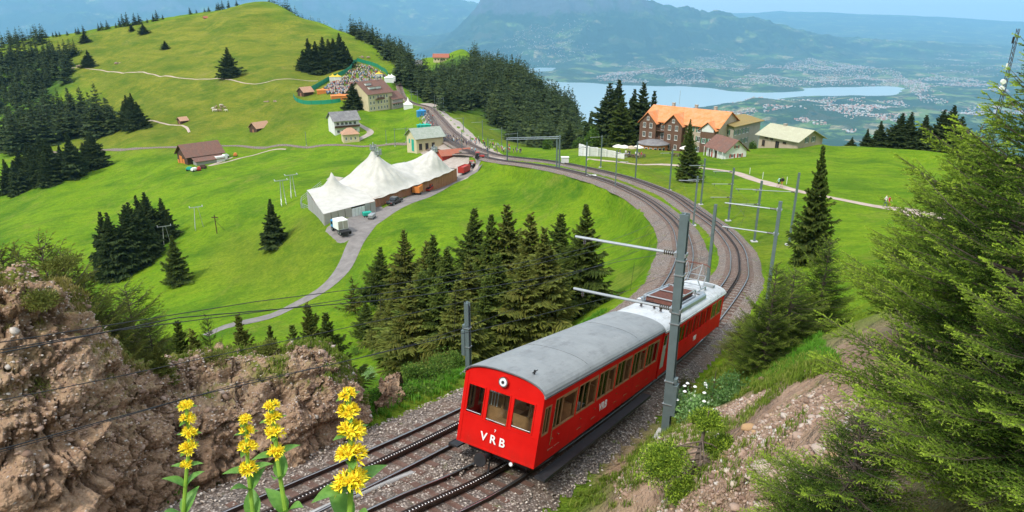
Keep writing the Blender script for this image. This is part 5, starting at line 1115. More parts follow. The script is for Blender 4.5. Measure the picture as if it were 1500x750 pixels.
for j,(x,y,lab,mt) in enumerate([(905,226,'first cream parasol by the end of the white wall',M_PARA),(914,227,'second cream parasol on the hotel terrace',M_PARA),(924,228,'third parasol on the terrace, beside the pavilion',M_PARB),(934,227,'parasol closest to the round pavilion',M_PARA),(1003,229,'white parasol right of the brownish hotel spruce',M_PARA)]): b=hit(x,y); parasol((b[0],b[1],gz(b[0],b[1])),lab,mt,'parasols on the hotel terrace')
def tableset(b,lab):
    t=thing('beer_table',lab,'table',b,random.random()*3,'tables on the hotel terrace'); m=MB(); m.bb(-1,1,-.35,.35,.7,.75); m.obj('tabletop',M_BRN,t); m=MB(); m.bb(-.8,-.7,-.3,.3,0,.7); m.bb(.7,.8,-.3,.3,0,.7); m.obj('trestle',M_GALV,t)
    for s in (-1,1): m=MB(); m.bb(-1,1,s*.6-.12,s*.6+.12,.42,.46); m.bb(-.8,-.72,s*.6-.1,s*.6+.1,0,.42); m.bb(.72,.8,s*.6-.1,s*.6+.1,0,.42); m.obj('bench',M_BRN,t)
for j,(x,y) in enumerate([(908,229),(918,230),(929,231),(940,230),(990,229)]): b=hit(x,y); tableset((b[0],b[1],gz(b[0],b[1])),'beer table with benches, number %s from the white wall'%['one','two','three','four','five'][j])
b=hit(827.5,236.5); m=MB(); m.bb(-.9,.9,-.6,.6,-.3,1.7); m.bb(-1,1,-.7,.7,1.7,1.85); tag(m.obj('switch_cabinet',M_WHITEP,loc=(b[0],b[1],gz(b[0],b[1]))),'white electrical cabinet beside the right foot of the gantry','cabinet')
b=hit(866,264); m=MB(); m.bb(-1,1,-.5,.5,-.2,.35); tag(m.obj('concrete_block',M_WHITEP,loc=(b[0],b[1],gz(b[0],b[1]))),'low pale concrete block beside the mast on the inner curve','block')
# ---- village : yellow hotel
o,L=site((541,170),(576,165),'village_hotel','tall cream-yellow hotel with steep brown roof beside the crowd ground','hotel',da=340,db=352)
W=15;H=9.0; gable_walls(o,L,W,H,5.2,M_CREAMW,'x'); gable_roof(o,L,W,H,5.2,M_TB,.9,'x')
for z in (.8,3.5,6.2):
    for u in (1.5,3.6,6.5,8.5,10.6,12.3):
        if u<L-.5: win(o,'f',u,z,.95,1.5,L,W,M_WHITE,M_TB if z<0 else None)
    for u in (3,7.5,12): win(o,'r',u,z,1,1.5,L,W)
m=MB(); m.bb(4.8,9.6,-1.5,0,5.6,5.8); m.bb(4.8,9.6,-1.5,-1.4,5.8,6.8); m.obj('balcony',M_BRN,o)
for u,z in ((4.5,11.3),(4.5,13.0),(8.6,11.3)):
    m=MB(); y=(z-H)/5.2*W/2; m.bb(u-1.7,u+1.7,y-1.6,y+1.0,z-.6,z+.5); d_=m.obj('dormer',M_WHITEP,o); m=MB(); m.bb(u-1.9,u+1.9,y-1.9,y+1.2,z+.5,z+.65); m.obj('dormer_roof',M_TB,d_)
chimney(o,L*.8,W*.5,H+5.2,1.2)
o,L=site((576,166),(591,162),'hotel_wing','lower grey wing with brown roof joined to the yellow hotel','building',da=350,db=356); gable_walls(o,L,9,5.2,3.2,M_GREYP,'x'); gable_roof(o,L,9,5.2,3.2,M_TB,.6,'x')
for u in (1,2.6,4.2): win(o,'f',u,1.6,1.1,1.4,L,9)
m=MB(); m.bb(-.5,L+.5,-1.5,0,2.9,3.05); m.obj('canopy',M_TB,o)
# ---- grey-roofed house and its tan annex
o,L=site((491,199),(527,195),'village_house','white chalet with big slate-grey roof on the slope below the yellow hotel','house',da=300,db=305)
W=10;H=6.6; gable_walls(o,L,W,H,3.0,M_WHITEP,'x'); gable_roof(o,L,W,H,3.0,M_TG,.8,'x')
for z in (1.0,4.4):
    for u in (1.6,3.6,5.4,7.2,9.2): 
        if u<L: win(o,'f',u,z,1.2,1.3,L,W)
m=MB(); m.bb(0,L,-1.1,0,3.4,3.6); m.bb(0,L,-1.1,-1.0,3.6,4.3); m.obj('balcony',M_BARN,o)
o,L=site((503,204),(526,200),'house_annex','small annex with tan pyramid roof before the grey-roofed chalet','building',da=288,db=290)
m=MB(); m.bb(0,L,0,6,-2,3.6); m.obj('wall',M_CREAMW,o); m=MB(); m.add([(-.5,-.5,3.6),(L+.5,-.5,3.6),(L+.5,6.5,3.6),(-.5,6.5,3.6),(L*.35,3,6),(L*.65,3,6)],[(0,1,5,4),(1,2,5),(2,3,4,5),(3,0,4),(3,2,1,0)]); m.obj('roof',M_TT,o)
for u in (1.2,3.2,5.0): win(o,'f',u,1.2,.8,1.3,L,6)
# ---- station house
o,L=site((611,231),(650,224),'station_house','old cream station house with mossy stone roof and teal shutter behind the tent','house',da=243,db=248)
W=8.5; gable_walls(o,L,W,5.6,2.6,M_CREAMW,'x'); gable_roof(o,L,W,5.6,2.6,M_TS,.8,'x')
m=MB(); m.bb(-.08,0,2.2,4.2,.4,4.6); m.obj('shutter',M_TEAL,o); m=MB(); m.bb(-.08,0,5.6,6.5,2.9,4.4); m.obj('shutter',M_TEAL,o)
for u in (1.5,4,6.5): win(o,'f',u,1.2,1.2,2.2,L,W,M_BRN)
o,L=site((648,236),(690,234),'platform_shed','long low shed with rust-red roof beside the station tracks','shed',da=222,db=226)
gable_walls(o,L,5,2.0,1.2,M_REDP,'x'); gable_roof(o,L,5,2.0,1.2,M_TR,.6,'x'); win(o,'f',L*.55,.5,2.2,1.2,L,5)
# ---- sheds and barns
o,L=site((481,267),(497,268),'wooden_shed','little dark wooden shed with tin roof behind the tent','shed',da=192,db=190); L=4.; gable_walls(o,L,3.2,2.3,.5,M_BARN,'x'); gable_roof(o,L,3.2,2.3,.5,M_GREYP,.3,'x')
o,L=site((262,243),(292,248),'cattle_barn','big dark wooden barn with brown roof and orange doors on the left meadow','barn',da=292,db=276)
W=15; L=11.; gable_walls(o,L,W,4.4,4.0,M_BARN,'y'); gable_roof(o,L,W,4.4,4.0,M_TB,.9,'y')
m=MB(); m.bb(2.6,5.4,-.1,0,-.5,3.6); m.obj('barn_door',M_ORNG,o); m=MB(); m.bb(6.0,7.8,-.1,0,-.5,2.6); m.obj('barn_door',M_ORNG,o); m=MB(); m.bb(.1,1.8,-.1,0,-.6,1.6); m.obj('base_panel',M_ORNG,o)
m=MB(); m.prism([(L-.3,3.6),(L+4.5,2.2),(L+4.5,2.4),(L-.3,3.85)][::-1],1.5,W-1); m.obj('lean_to_roof',M_TB,o); m=MB(); m.bb(L,L+4.0,2,W-1.5,-1.8,2.15); m.obj('lean_to',M_GREYW,o)
o,L=site((318,239),(329,236),'milk_shed','white tank shed beside the big barn','shed',da=288,db=290); m=MB(); m.bb(0,3.5,0,3,-.5,2.2); m.obj('wall',M_WHITEP,o); m=MB(); m.tube((4.2,1,1.4),(4.2,3.6,1.4),1.0,n=12); m.obj('tank',M_WHITE,o)
for j,(x,y,mt,lab) in enumerate([(278,250,M_TEAL,'teal crate heap in front of the barn'),(285,251,M_WHITE,'white bales before the barn'),(292,250,M_REDP,'small red trailer before the barn'),(298,247,M_BARN,'dark cart at the barn corner'),(331,231,M_WHITE,'white bale on the barn yard'),(345,229,M_ORNG,'orange post box at the yard end')]):
    b=hit(x,y); o=thing('farm_gear',lab,'farm gear',(b[0],b[1],gz(b[0],b[1])),j); m=MB(); m.bb(-1.2,1.2,-.7,.7,.35,1.2); m.bb(-.8,.9,-.5,.5,1.2,1.55); m.obj('load',mt,o,bev=.12); 
    for s in (-.8,.8): m=MB(); m.tube((s,-.75,.35),(s,.75,.35),.35,n=10); m.obj('wheel',M_TYRE,o)
for nm,pa,pb,da,L,W,h,r_,wm,rm,lab in [('hay_hut',(366,195),(381,196),350,6.5,8,2.8,2.4,M_BARN,M_TT,'small hay hut with tan roof alone on the meadow'),('field_hut',(263,197),(272,198),392,5,4,2.2,1.6,M_BARN,M_TT,'tiny hut by the end of the farm track'),('alpine_hut',(437,148),(451,149),372,6,6,2.6,2.2,M_BARN,M_TT,'brown hut inside the green fence corner'),('summit_hut',(297,19),(300,19),660,3.5,3,2,1.2,M_PLANK,M_TR,'tiny reddish hut on the skyline ridge')]:
    o,_=site(pa,pb,nm,lab,'hut',da=da,db=da*.985); gable_walls(o,L,W,h,r_,wm,'y'); gable_roof(o,L,W,h,r_,rm,.6,'y'); m=MB(); m.bb(L*.4,L*.6,-.08,0,0,1.8); m.obj('door',M_PLANK,o)
for pa,pb,da,L,W,lab in [((635,93),(655,92),690,15,10,'distant lodge with red-brown roof on top of the forest hill'),((603,101),(616,99),560,8,6,'half-hidden grey house left of the forest hill')]:
    o,_=site(pa,pb,'hill_lodge',lab,'house',da=da,db=da); gable_walls(o,L,W,5,3,M_CREAMW if L>10 else M_GREYP,'x'); gable_roof(o,L,W,5,3,M_TR if L>10 else M_TG,.9,'x')
    for u in range(2,int(L),3): win(o,'f',u,2,1.4,1.4,L,W,M_BRN)
# ================================================================= the tent
def canvas():
    n=NT('white_membrane',.55,.3); pos=n.co(); x=n.mix(n.mr(n.noise(.5,5,.6,vec=pos),.35,.65),(.42,.40,.35),(.52,.495,.44)); x=n.mix(n.mr(n.noise(.8,6,.7,vec=n.mapv(pos,(1,1,.4))),.56,.75,0,.45),x,(.56,.51,.44)); n.col(x); n.bump(n.noise(.7,4,.6,vec=pos,dist=1.5),.35,.25); return n.m
M_MEMB=canvas()
zt_=-45.0; A_=G(540,309,zt_); B_=G(669,263,zt_-.7); rz,L=frame_from(A_,B_); W=20.
o=thing('event_tent','huge white tent with three tall peaks over reddish plank walls','tent',(A_[0],A_[1],zt_),rz); print('tent L',L)
def loc(px,py,z,o=o):   # picture point at height z above the tent floor -> tent plan coordinates
    q=G(px,py,zt_+z)-np.array(o.location); c_,s_=math.cos(-rz),math.sin(-rz); return np.array([q[0]*c_-q[1]*s_,q[0]*s_+q[1]*c_])
pk=[(loc(553.6,225,10.6),10.6),(loc(546,217,10.9),10.9),(loc(634.8,205,10.9),10.9)]; print('peaks',pk)
nu,nv=110,64; U,V_=np.meshgrid(np.linspace(0,1,nu),np.linspace(0,1,nv),indexing='ij'); a=(U-.5)*2; b=(V_-.5)*2
xx=L/2+a*(L/2+.3)*np.sqrt(1-.16*b*b); yy=W/2-1+b*(W/2)*np.sqrt(1-.12*a*a); edge=np.maximum(np.abs(a),np.abs(b))
zz=2.6+0*xx
for (p_,h_) in pk:
    r_=np.hypot(xx-p_[0],yy-p_[1]); zz=np.maximum(zz,2.6+(h_-2.6)*np.exp(-(r_/4.6)**.95))
zz=np.minimum(zz,12.2)
for (p_,h_) in pk:
    r_=np.hypot(xx-p_[0],yy-p_[1]); an_=np.arctan2(yy-p_[1],xx-p_[0]); zz+=.20*np.cos(an_*14)*np.exp(-((r_-4)/3.5)**2)

rid=np.exp(-((yy-pk[0][0][1]*.5-pk[1][0][1]*.5)/5.5)**2)*np.clip(1-((xx-L*.52)/(L*.5))**2,0,1)*2.6; zz=np.maximum(zz,2.6+rid*1.0)+np.minimum(rid*.35,.6)*np.clip((9-zz)/6,0,1)
zz=2.5+(zz-2.5)*(1-sm(edge,.55,1.0)**1.6*.96); zz-=sm(edge,.93,1)*.25*(.6+.4*np.cos(xx*1.3))
me=newmesh('membrane',np.stack([xx,yy,zz],-1).reshape(-1,3),gridfaces(nu,nv),M_MEMB,True); mo=link('membrane',me,o)
for i,(p_,h_) in enumerate(pk):
    r_=np.hypot(xx-p_[0],yy-p_[1]); j=np.unravel_index(r_.argmin(),r_.shape); zt=zz[j]; m=MB(); m.lathe([(.8,-.3),(.8,.1),(.5,.15),(.5,.6),(.2,.7),(.15,1.6),(.05,1.7)],(xx[j],yy[j],zt),12)
    for k in range(8): t=k*math.pi/4; m.tube((xx[j]+.8*math.cos(t),yy[j]+.8*math.sin(t),zt-.3),(xx[j]+.75*math.cos(t),yy[j]+.75*math.sin(t),zt+1.1),.13,n=6)
    m.obj('mast_head',M_GALV,o)
m=MB(); m.lathe([(1.0,0),(1.0,.12)],(0,0,0),4)
nP=34
for k in range(nP):
    m=MB(); x0=L*k/nP+.04; m.bb(x0,x0+L/nP-.06,-.12,0,-1.5,2.55); m.obj('wall_panel',M_PLANK,o)
m=MB(); m.bb(L,L+.1,.0,W*.8,-1.5,2.5); m.bb(0,L,W-2.2,W-2.0,-3.5,2.6); m.bb(-.1,0,.5,W-2.5,-3,2.5); m.obj('rear_wall',M_GREYW,o)
m=MB(); m.tube((-3.2,W*.66,1.2),(-3.0,W*.66,1.2),1.35,n=18); m.obj('round_entrance',M_ORNG,o)
# reception tent
o2=thing('reception_tent','low white tent with one small peak and grey panel walls at the big tent end','tent',(0,0,0))
cs=[G(452,307,zt_-1.6),G(476,333,zt_),G(551,313,zt_),G(520,286,zt_)]; cs[3][2]=zt_; cs=[np.array([c[0],c[1],zt_]) for c in cs]
mid=(cs[0]*.72+cs[1]*.28)*.55+(cs[3]*.72+cs[2]*.28)*.45; n1=26; V=[];F=[]
for i in range(n1):
    for j in range(n1):
        s,t=i/(n1-1),j/(n1-1); q=(cs[0]*(1-s)+cs[1]*s)*(1-t)+(cs[3]*(1-s)+cs[2]*s)*t; r_=math.hypot(q[0]-mid[0],q[1]-mid[1]); z=3.0+5.6*math.exp(-(r_/2.2)**.9); V.append((q[0],q[1],zt_+z))
me=newmesh('membrane',V,[(i*n1+j,(i+1)*n1+j,(i+1)*n1+j+1,i*n1+j+1) for i in range(n1-1) for j in range(n1-1)],M_MEMB,True); link('membrane',me,o2)
def wallrun(a,b,z0,z1,n_,mat,parent,name='wall_panel',t=.12):
    a=np.array(a);b=np.array(b)
    for k in range(n_):
        p=a+(b-a)*(k+.04)/n_; q=a+(b-a)*(k+.96)/n_; d=norm((q-p)[None])[0]; s=np.array([-d[1],d[0],0])*t/2; m=MB(); V=[p-s,q-s,q+s,p+s]; m.add([v+np.array([0,0,z0]) for v in V]+[v+np.array([0,0,z1]) for v in V],[(3,2,1,0),(4,5,6,7),(0,1,5,4),(1,2,6,5),(2,3,7,6),(3,0,4,7)]); m.obj(name,mat,parent)
wallrun(cs[0],cs[1],-3.5,2.95,6,M_GREYW,o2); m1=cs[1]*.48+cs[2]*.52; m2=cs[1]*.22+cs[2]*.78; wallrun(cs[1],m1,-1,2.95,4,M_GREYP,o2); wallrun(m1,m2,-1,2.6,4,M_WHITEP,o2,'door'); wallrun(m2,cs[2],-1,2.9,2,M_GREYW,o2)
a=cs[0]; m=MB(); q=[G(442,295,zt_-1.5),G(441,304,zt_-2.4),G(456,310,zt_-2.4),G(471,272,zt_-.8)]
for r_ in (0,.5,1.0): m.sweep([tuple(np.array(v)+np.array([0,0,r_+.2])) for v in (q[2],q[1],q[0],q[3])],.05,5)
for i in range(3):
    A1_=[q[2],q[1],q[0],q[3]][i];B1_=[q[2],q[1],q[0],q[3]][i+1]
    for k in range(5): v=np.array(A1_)*(1-k/5)+np.array(B1_)*k/5; m.tube(tuple(v+np.array([0,0,-1.2])),tuple(v+np.array([0,0,1.25])),.045,n=5)
tag(m.obj('deck_railing',M_GALV),'grey steel railing around the left end of the tent','railing')
# ================================================================= vehicles
def wheels(o,xs,y,r=.36,w_=.22):
    for x in xs:
        for s in (-1,1):
            m=MB(); m.tube((x,s*y-w_/2,r),(x,s*y+w_/2,r),r,n=16); t=m.obj('wheel',M_TYRE,o); m=MB(); m.tube((x,s*(y+w_/2),r),(x,s*(y+w_/2+.012),r),r*.55,n=12); m.obj('rim',M_GALV,t)
def pickup(at,to,mat,label,bed=None):
    rz,_=frame_from(at,to); o=thing('pickup_truck',label,'pickup truck',(at[0],at[1],gz(at[0],at[1])+.12),rz)
    m=MB(); m.prism([(-2.55,.45),(-2.55,1.0),(-.75,1.05),(-.75,1.05),(1.15,1.08),(2.35,.98),(2.55,.8),(2.55,.42)][::-1],-.9,.9); m.obj('body',mat,o,bev=.06)
    m=MB(); m.prism([(-.95,1.04),(-.72,1.72),(.55,1.76),(1.25,1.07)][::-1],-.8,.8); m.obj('cab',mat,o,bev=.07)
    m=MB(); m.prism([(-.86,1.12),(-.68,1.6),(.5,1.64),(1.08,1.12)][::-1],-.815,.815); m.obj('side_window',M_WDARK,o); m=MB(); m.add([(.64,-.7,1.68),(.64,.7,1.68),(1.27,.74,1.12),(1.27,-.74,1.12)],[(0,1,2,3)]); m.obj('windscreen',M_WDARK,o)
    if bed: m=MB(); m.bb(-2.45,-.95,-.8,.8,1.0,1.25); m.obj('load_bed',bed,o)
    for s in (-1,1): m=MB(); m.bb(2.5,2.58,s*.68-.15,s*.68+.15,.72,.9); m.obj('headlight',M_LENS,o); m=MB(); m.bb(-2.58,-2.53,s*.75-.08,s*.75+.08,.75,.95); m.obj('tail_light',M_REDP,o)
    m=MB(); m.bb(2.5,2.62,-.85,.85,.42,.62); m.obj('bumper',M_DARK,o); wheels(o,(-1.6,1.6),.8); return o
def gp(px,py): q=hit(px,py); return np.array([q[0],q[1],gz(q[0],q[1])])
def trailer(at,to,mat,label,l=2.6,h=1.5,name='trailer'):
    rz,_=frame_from(at,to); o=thing(name,label,'trailer',(at[0],at[1],gz(at[0],at[1])+.1),rz)
    m=MB(); m.bb(-l/2,l/2,-.95,.95,.55,.7); m.bb(l/2,l/2+1.0,-.05,.05,.5,.6); m.obj('chassis',M_DARK,o)
    for s in (-1,1): m=MB(); m.bb(-l/2,l/2,s*.93-.04,s*.93+.04,.7,.7+h); m.obj('side_board',mat,o)
    for s in (-1,1): m=MB(); m.bb(s*(l/2-.04)-.04,s*(l/2-.04)+.04,-.89,.89,.7,.7+h); m.obj('end_board',mat,o)
    if h>1.2: m=MB(); m.bb(-l/2+.08,l/2-.08,-.89,.89,.7,.7+h*.85); m.obj('load',mat,o)
    wheels(o,(0,),.8,.34); return o
def tractor(at,to,mat,label,s=1.):
    rz,_=frame_from(at,to); o=thing('tractor',label,'tractor',(at[0],at[1],gz(at[0],at[1])+.1),rz); o.scale=(s,s,s)
    m=MB(); m.bb(.1,1.9,-.42,.42,.7,1.25); m.obj('bonnet',mat,o,bev=.08); m=MB(); m.bb(-1.2,.2,-.5,.5,.6,1.1); m.obj('body',M_DARK,o); 
    m=MB(); m.bb(-1.15,.15,-.68,.68,2.2,2.3); 
    for x in (-1.1,.1):
        for y in (-.62,.62): m.bb(x-.04,x+.04,y-.04,y+.04,1.1,2.2)
    m.obj('cab',mat,o); m=MB(); m.bb(-1.05,.05,-.6,.6,1.15,2.15); m.obj('cab_glass',M_GLASS,o)
    for sd in (-1,1):
        m=MB(); m.tube((-.7,sd*.75-.18,.75),(-.7,sd*.75+.18,.75),.75,n=16); m.obj('wheel',M_TYRE,o); m=MB(); m.tube((1.4,sd*.68-.12,.42),(1.4,sd*.68+.12,.42),.42,n=14); m.obj('wheel',M_TYRE,o)
    return o
pickup(gp(578,299),gp(592,293),M_BLKP,'black pickup truck parked along the plank wall of the tent'); pickup(gp(629,279.5),gp(640,273),M_REDP,'red pickup truck parked further along the tent wall',M_DARK)
trailer(gp(612,285),gp(626,279),M_ORNG,'orange box trailer hitched behind the red pickup',2.8,1.6); tractor(gp(664,263.5),gp(672,258),M_DARK,'small dark quad tractor at the far corner of the tent',.8)
trailer(gp(680,255),gp(692,247),M_REDP,'rust-red dump trailer with tall sides near the shed',4.2,1.7); tractor(gp(693,247),gp(700,242),M_REDP,'red tractor pulling the rust-red dump trailer',1.0); tractor(gp(702,243),gp(709,239),M_REDP,'second red tractor, nearest the gravel crossing',.85)
# blue and white tracked truck
at,to=gp(500,341),gp(487,330); rz_,_=frame_from(gp(503,342),gp(488,331)); o=thing('utility_truck','white box truck with blue cab and open rear deck beside the reception tent','truck',(at[0],at[1],gz(at[0],at[1])+.15),rz_)
m=MB(); m.bb(1.5,2.9,-1.05,1.05,.7,2.3); m.obj('cab',M_BLUEP,o,bev=.12); m=MB(); m.bb(2.88,2.93,-.9,.9,1.45,2.1); m.obj('windscreen',M_WDARK,o); m=MB(); m.bb(1.7,2.6,-1.07,-1.05,1.4,2.05); m.bb(1.7,2.6,1.05,1.07,1.4,2.05); m.obj('side_window',M_WDARK,o)
m=MB(); m.bb(-1.3,1.45,-1.15,1.15,.9,2.9); b_=m.obj('box_body',M_WHITE,o,bev=.08); m=MB()
for s in (-1,1): m.bb(-1.34,-1.30,s*.55-.48,s*.55+.48,1.1,2.7)
m.obj('rear_door',M_GREYP,b_); m=MB(); m.bb(-1.1,1.3,-1.17,-1.15,1.6,2.3); m.obj('side_window',M_WDARK,b_)
m=MB(); m.bb(-2.9,-1.3,-1.1,1.1,.65,.85); m.bb(-3.0,2.8,-.5,.5,.4,.65); m.obj('deck',M_DARK,o)
wheels(o,(-2.2,-1.2,2.1),1.0,.45,.3)
for j,(x,y,mt,lab) in enumerate([(538,318,M_TEAL,'teal compressor beside the white tent doors'),(545,321,M_GALV,'grey cart right of the teal compressor')]):
    b=gp(x,y); o=thing('compressor' if j==0 else 'hand_cart',lab,'machine',b,.4+j); m=MB(); m.bb(-1,1,-.6,.6,.4,1.3); m.obj('housing',mt,o,bev=.15); wheels(o,(-.5,.5),.6,.28,.15)
# ================================================================= event ground
M_FEN=pm('green_fence_cloth',(.015,.22,.12),.85,.2)
def fence(L_,label,h=1.7,mat=M_FEN,step=5.):
    ln=spline([tuple(hit(*a)) for a in L_],1.5); ln[:,2]=height(ln[:,0],ln[:,1]); o=thing('cloth_fence',label,'fence',ln[0]); q=ln-ln[0]; V=np.concatenate([q+np.array([0,0,-.1]),q+np.array([0,0,h])]); n_=len(q); F=[(i,i+1,n_+i+1,n_+i) for i in range(n_-1)]
    f=link('cloth',newmesh('cloth',V,F,mat),o); s=f.modifiers.new('t','SOLIDIFY'); s.thickness=.06
    for i in range(0,n_,4): m=MB(); m.tube(tuple(q[i]),tuple(q[i]+np.array([0,0,h+.2])),.06,n=5); m.obj('post',M_BARN,o)
fence([(430,143),(434,149),(447,153),(466,153),(495,151),(503,149)],'green cloth fence along the lower edge of the event ground',2.0)
fence([(450,139),(465,129),(482,118),(497,112.5),(511,104.5),(523,92)],'green cloth fence climbing the left side of the event ground',2.6)
fence([(523,90),(535,93),(548,97),(561,104),(568,110)],'green cloth fence across the top of the event ground',2.4)
def market_tent(px,py,w_,h_,mat,lab,roofh=None,grp='tents on the event ground'):
    b=gp(px,py); o=thing('market_tent',lab,'tent',b,.3,grp); m=MB(); m.bb(-w_/2,w_/2,-w_/2.4,w_/2.4,-.5,h_); m.obj('walls',mat if mat is not M_YEL else M_WHITEP,o); rh_=roofh or w_*.4; m=MB(); e=w_/2+.2; m.add([(-e,-e*.83,h_),(e,-e*.83,h_),(e,e*.83,h_),(-e,e*.83,h_),(-e*.3,-e*.25,h_+rh_*.35),(e*.3,-e*.25,h_+rh_*.35),(e*.3,e*.25,h_+rh_*.35),(-e*.3,e*.25,h_+rh_*.35),(0,0,h_+rh_)],[(0,1,5,4),(1,2,6,5),(2,3,7,6),(3,0,4,7),(4,5,8),(5,6,8),(6,7,8),(7,4,8),(3,2,1,0)]); m.obj('roof',mat,o)
M_YEL=pm('yellow_canvas',(.75,.48,.04),.8,.1)
market_tent(598,159,4.2,2.2,M_WHITE,'white pointed pavilion right of the yellow hotel',3.6); market_tent(537,143,8,3,M_WHITE,'large white marquee left of the yellow hotel roof',3); market_tent(570,120,5,2.6,M_WHITE,'white tent at the upper right of the event ground'); market_tent(574,117,4,2.4,M_WHITE,'smaller white tent uphill of the other white one')
market_tent(488,118,4,2.4,M_YEL,'yellow tent, left of the pair beside the green fence'); market_tent(495,118,4,2.4,M_YEL,'yellow tent, right of the pair beside the green fence'); market_tent(555.5,113,4,2.2,M_YEL,'single yellow tent near the upper corner'); market_tent(498,144,9,1.6,M_ORNG,'long orange stall at the lower edge of the crowd',1); market_tent(473,136,6,1.6,M_ORNG,'orange-brown stall at the left of the crowd',1)
market_tent(616,170,3.2,2.4,M_BLUEP,'light blue tent at the top of the platform path'); market_tent(620,168,2.4,2.2,M_BLUEP,'small blue booth beside the light blue tent')
for j,x in enumerate((616,621,626)): market_tent(x,192,2.6,2.6,M_TEAL,'teal booth, %s of three behind the station house'%['left','middle','right'][j],.8,'teal booths behind the station house')
# crowd
def crowd():
    q=np.concatenate([scatter([(474,131),(486,123),(503,119),(560,118),(562,124),(545,128),(528,132),(520,137),(500,141),(480,139)],620,41),scatter([(500,118),(512,106),(524,96),(545,99),(560,108),(566,114),(520,116)],260,42)])
    z=height(q[:,0],q[:,1]); g_=np.random.default_rng(3); V=[];F=[];mi=[];k=0; f0=[(0,1,3,2),(4,6,7,5),(0,4,5,1),(2,3,7,6),(0,2,6,4),(1,5,7,3)]
    for (x,y),zz_ in zip(q,z):
        c_=int(g_.integers(0,6)); w_=.27
        for (a,b_,r_,mm) in ((0,.85,.2,6),(.85,1.5,w_,c_),(1.5,1.75,.13,7)):
            for i in (-r_,r_):
                for j in (-r_*.7,r_*.7):
                    for l in (a,b_): V.append((x+i,y+j,zz_+l))
            F+=[tuple(t+k for t in f) for f in f0]; mi+=[mm]*6; k+=8
    cols=[(.55,.55,.56),(.08,.10,.18),(.45,.10,.08),(.12,.25,.42),(.03,.03,.04),(.62,.56,.42),(.06,.06,.08),(.50,.32,.24)]
    tag(link('crowd',newmesh('crowd',V,F,[pm('crowd_cloth_%d'%i,c_,.9) for i,c_ in enumerate(cols)],False,mi)),'dense festival crowd on the fenced slope','crowd',kind='stuff')
crowd()
# ================================================================= people
SKIN=pm('skin_tone',(.52,.33,.24),.6,.08); HAIRS=[pm('hair_dark',(.04,.025,.018),.8),pm('hair_fair',(.32,.22,.10),.8),pm('hair_grey',(.35,.34,.33),.8)]; SHOE=pm('shoe_dark',(.05,.045,.04),.8)
def person_mesh(seed,top,bottom,hair,shorts=False,stride=.25,h=1.74,armf=.15):
    J={'pel':(0,0,.96),'sp':(0,.0,1.15),'ch':(0,-.01,1.36),'nk':(0,0,1.49),'hd':(0,.015,1.60),'ht':(0,.01,1.70)}
    E=[('pel','sp'),('sp','ch'),('ch','nk'),('nk','hd'),('hd','ht')]; R={'pel':.145,'sp':.13,'ch':.155,'nk':.058,'hd':.098,'ht':.075}
    for s,nm in ((-1,'l'),(1,'r')):
        f=stride*s; J.update({nm+'hip':(s*.10,0,.90),nm+'kn':(s*.11,f*.55+.03,.50),nm+'an':(s*.11,f-.02,.09),nm+'toe':(s*.115,f+.15,.04),nm+'sh':(s*.20,0,1.41),nm+'el':(s*.25,-f*.5,1.13),nm+'wr':(s*.24,-f*.6+armf,.90),nm+'ha':(s*.235,-f*.6+armf+.04,.82)})
        E+=[('pel',nm+'hip'),(nm+'hip',nm+'kn'),(nm+'kn',nm+'an'),(nm+'an',nm+'toe'),('ch',nm+'sh'),(nm+'sh',nm+'el'),(nm+'el',nm+'wr'),(nm+'wr',nm+'ha')]; R.update({nm+'hip':.095,nm+'kn':.062,nm+'an':.043,nm+'toe':.036,nm+'sh':.062,nm+'el':.043,nm+'wr':.03,nm+'ha':.036})
    ks=list(J); me=bpy.data.meshes.new('p'); me.from_pydata([J[k] for k in ks],[(ks.index(a),ks.index(b)) for a,b in E],[]); ob=bpy.data.objects.new('p',me); C.objects.link(ob); ob.modifiers.new('s','SKIN'); sv_=me.skin_vertices[0].data
    for i,k in enumerate(ks): sv_[i].radius=(R[k],R[k]*(.78 if k in('pel','sp','ch') else 1))
    sv_[0].use_root=True; sb=ob.modifiers.new('u','SUBSURF'); sb.levels=1; dg=bpy.context.evaluated_depsgraph_get(); m2=bpy.data.meshes.new_from_object(ob.evaluated_get(dg)); bpy.data.objects.remove(ob)
    m2.materials.clear()
    for mt in (SKIN,top,bottom,hair,SHOE): m2.materials.append(mt)
    for p in m2.polygons:
        c_=p.center; ax=abs(c_.x); z=c_.z
        p.material_index=4 if z<.11 else ((0 if shorts and z<.55 else 2) if (z<.97 and ax<.20) or z<.8 else (0 if z>1.50 or (ax>.195 and z<1.22) else 1))
        if z>1.62 or (z>1.55 and c_.y<-.02): p.material_index=3
        p.use_smooth=True
    m2.transform(Matrix.Scale(h/1.76,4)); return m2
cl=lambda n_,c_: pm('cloth_'+n_,c_,.9,.1,12)
CT_=[cl('white',(.68,.68,.66)),cl('navy',(.03,.05,.12)),cl('red',(.45,.04,.03)),cl('sky',(.25,.48,.60)),cl('black',(.02,.02,.022)),cl('sand',(.50,.42,.30)),cl('orange',(.65,.22,.05)),cl('grey',(.22,.22,.23)),cl('mint',(.35,.62,.55))]
CB_=[cl('jeans',(.06,.10,.20)),cl('trouser_black',(.02,.02,.025)),cl('khaki',(.30,.25,.17)),cl('trouser_grey',(.14,.14,.15))]
PM_=[person_mesh(i,CT_[[0,1,7,3,4,5,1,2,7,4][i]],CB_[i%4],HAIRS[i%3],i%3==0,[.05,.25,.0,.2][i%4]) for i in range(10)]
names=['white','navy','grey','pale blue','black','sand','dark blue','red','mid grey','black']
